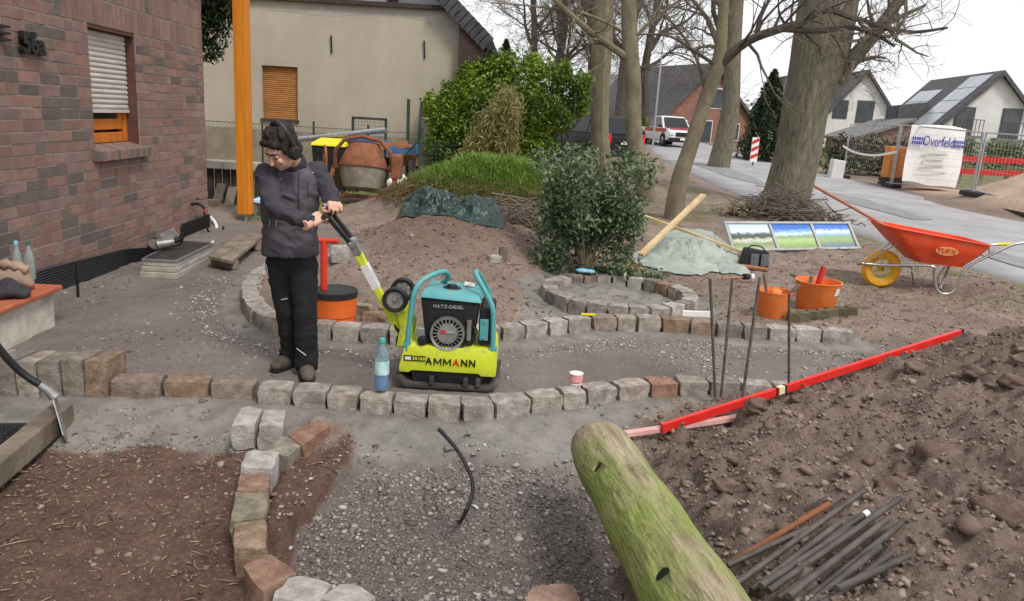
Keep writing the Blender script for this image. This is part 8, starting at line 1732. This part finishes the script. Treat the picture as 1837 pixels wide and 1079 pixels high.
for sx in (-1, 1): q = MB(); q.lathe([(0, .028), (.034, .026), (.042, .012), (.042, -.012), (.03, -.02), (0, -.02)], H(sx * .100, -.005, -.012), HM @ Vector((sx, 0, 0)), 20); q.build('ear_cup', 'headset', hp, smooth=True)
# jacket
b = MB(); hem = pel + Vector((0, 0, .02))
tor = [(hem + Vector((0, 0, .0)), .182, .140), (hem + Vector((0, 0, .025)), .180, .138), (hem.lerp(wai, .6), .172, .132), (wai, .170, .13), (wai.lerp(che, .5), .178, .135), (che, .186, .135), (che + Vector((0, -.005, .08)), .178, .122), (nek + Vector((0, .005, -.05)), .135, .10), (nek + Vector((0, -.005, .0)), .078, .08)]
vs = []; seg = 28
yaw = R(10)
for (c_, rx, ry) in tor:
    for k in range(seg): a = 2 * math.pi * k / seg; x, y = rx * math.copysign(abs(math.cos(a)) ** .85, math.cos(a)), ry * math.copysign(abs(math.sin(a)) ** .85, math.sin(a)); vs.append(c_ + Vector((x * math.cos(yaw) - y * math.sin(yaw), x * math.sin(yaw) + y * math.cos(yaw), 0)))
b.add(vs, [(i * seg + k, i * seg + (k + 1) % seg, (i + 1) * seg + (k + 1) % seg, (i + 1) * seg + k) for i in range(len(tor) - 1) for k in range(seg)] + [tuple(range(seg - 1, -1, -1)), tuple((len(tor) - 1) * seg + k for k in range(seg))])
for sh in (shR, shL): b.ell(che.lerp(sh, .72) + Vector((0, 0, .02)), (.075, .075, .07), 14, 10)
sleeves = []
for sh, el, wr in ((shR, elR, wrR), (shL, elL, wrL)): sb_ = MB(); sleeves.append(sb_); limb(sb_, [sh + (che - sh) * .12, sh, sh.lerp(el, .5), el, el.lerp(wr, .5), wr - (wr - el).normalized() * .012], [.080, .074, .064, .057, .052, .046], 16)
def folds(c):
    n1 = fbm(c[:, 0] * 9 + c[:, 1] * 6, c[:, 2] * 16 + c[:, 0] * 5, 3, 61); n2 = fbm(c[:, 0] * 22, c[:, 2] * 26 + c[:, 1] * 14, 2, 63)
    return .0085 * (1 - np.abs(n1) * 2.6).clip(-.8, 1) + .003 * n2
jk = fuse('jacket', b, .010, 'jacket', man, 5, folds)
for sb_ in sleeves: fuse('sleeve', sb_, .009, 'jacket_sleeve_shaded', man, 3, folds)
b = MB(); b.lathe([(.076, -.02), (.088, .0), (.086, .045), (.078, .05), (.07, .0)], nek + Vector((.0, -.005, .005)), Vector((-.25, -.42, .9)), 24, close=True); b.build('collar', 'jacket_dark', man, smooth='all')
for wr, el in ((wrR, elR), (wrL, elL)): d_ = (wr - el).normalized(); part('cuff', 'jacket_dark', man, lambda b: b.tube([wr - d_ * .035, wr + d_ * .008], [.052, .049], 18), smooth=True)
b = MB(); b.tube([hem + Vector((0, 0, -.03)), hem + Vector((0, 0, .03))], [.176, .178], 28, flat=.72); 
# trousers and boots
b = MB(); b.ell(pel + Vector((0, 0, .0)), (.150, .106, .14), 20, 14)
for hi, kn, an in ((hiR, knR, anR), (hiL, knL, anL)): limb(b, [hi + Vector((0, 0, -.03)), hi.lerp(kn, .5), kn, kn.lerp(an, .5), an + Vector((0, 0, .0))], [.094, .086, .073, .068, .070], 16)
def tf(c): n1 = fbm(c[:, 0] * 8 + c[:, 1] * 6, c[:, 2] * 13, 3, 71); low = np.clip(1 - (c[:, 2] - .05) / .35, 0, 1); return (.006 + .009 * low) * (1 - np.abs(n1) * 2.4).clip(-.6, 1)
tr_ = fuse('trousers', b, .011, 'trousers', man, 3, tf)
for (an, toe, lb) in ((anR, Vector((-.35, -.9, 0)), 'a'), (anL, Vector((.30, -.95, 0)), 'b')):
    toe.normalize(); b = MB(); bz = an.copy(); gzz = gzs(an.x + MO.x, an.y + MO.y); bz.z = gzz + .005
    b.tube([Vector((an.x, an.y, bz.z + .04)), an + Vector((0, 0, .03))], [.052, .055], 14); b.ell(bz + toe * .03 + Vector((0, 0, .05)), (.05, .05, .045), 14, 10); b.tube([bz - toe * .05 + Vector((0, 0, .042)), bz + toe * .10 + Vector((0, 0, .040)), bz + toe * .165 + Vector((0, 0, .036))], [.046, .05, .038], 14); b.ell(bz + toe * .165 + Vector((0, 0, .036)), (.042, .042, .034), 14, 10); b.ell(bz - toe * .05 + Vector((0, 0, .04)), .045, 12, 8)
    for v in b.v: v.z = max(v.z, bz.z)
    bt_ = fuse('boot', b, .008, 'boot', man, 2)
    q = MB(); sd = Vector((-toe.y, toe.x, 0)); q.prism([bz + toe * f_ + sd * s_ + Vector((0, 0, -.004)) for f_, s_ in ((-.095, -.03), (-.095, .03), (0, .048), (.12, .052), (.2, .03), (.21, 0), (.2, -.03), (.12, -.052), (0, -.048))], (0, 0, .018)); q.build('sole', 'black_plastic', bt_)
# piping, zip, knee print laid on the cloth
def on_cloth(o, pts, r_, name, m, parent):
    out = []; bpy.context.view_layer.update()
    for (px, py) in pts:
        hit, loc, nn, _ = o.ray_cast(Vector((0, 0, CAMZ)) - MO, ray(px, py).normalized())
        if hit: out.append(Vector(loc) + Vector(nn) * r_ * .3)
    if len(out) > 1: q = MB(); q.tube(out, r_, 6); q.build(name, m, parent, smooth='all')
def seg_px(a, c, n=8): return [(a[0] + (c[0] - a[0]) * k / n, a[1] + (c[1] - a[1]) * k / n) for k in range(n + 1)]
for a, c, r_ in (((488, 319), (504, 322), .0035), ((552, 281), (568, 279), .003), ((560, 311), (571, 302), .003), ((484, 395), (483, 408), .002), ((497, 392), (494, 408), .002)): on_cloth(jk, seg_px(a, c), r_, 'reflective_piping', 'reflective', jk)
on_cloth(jk, seg_px((536, 310), (535, 350)) + seg_px((535, 354), (537, 385)), .004, 'zip', 'jacket_dark', jk); on_cloth(jk, seg_px((552, 325), (553, 355)), .0025, 'pocket_zip', 'jacket_dark', jk)
on_cloth(tr_, seg_px((504, 538), (516, 536)), .003, 'knee_print', 'reflective', tr_); on_cloth(tr_, seg_px((532, 625), (549, 638)), .0035, 'hem_strip', 'reflective', tr_); on_cloth(tr_, seg_px((478, 475), (482, 500)), .004, 'pocket_tool', 'reflective', tr_)
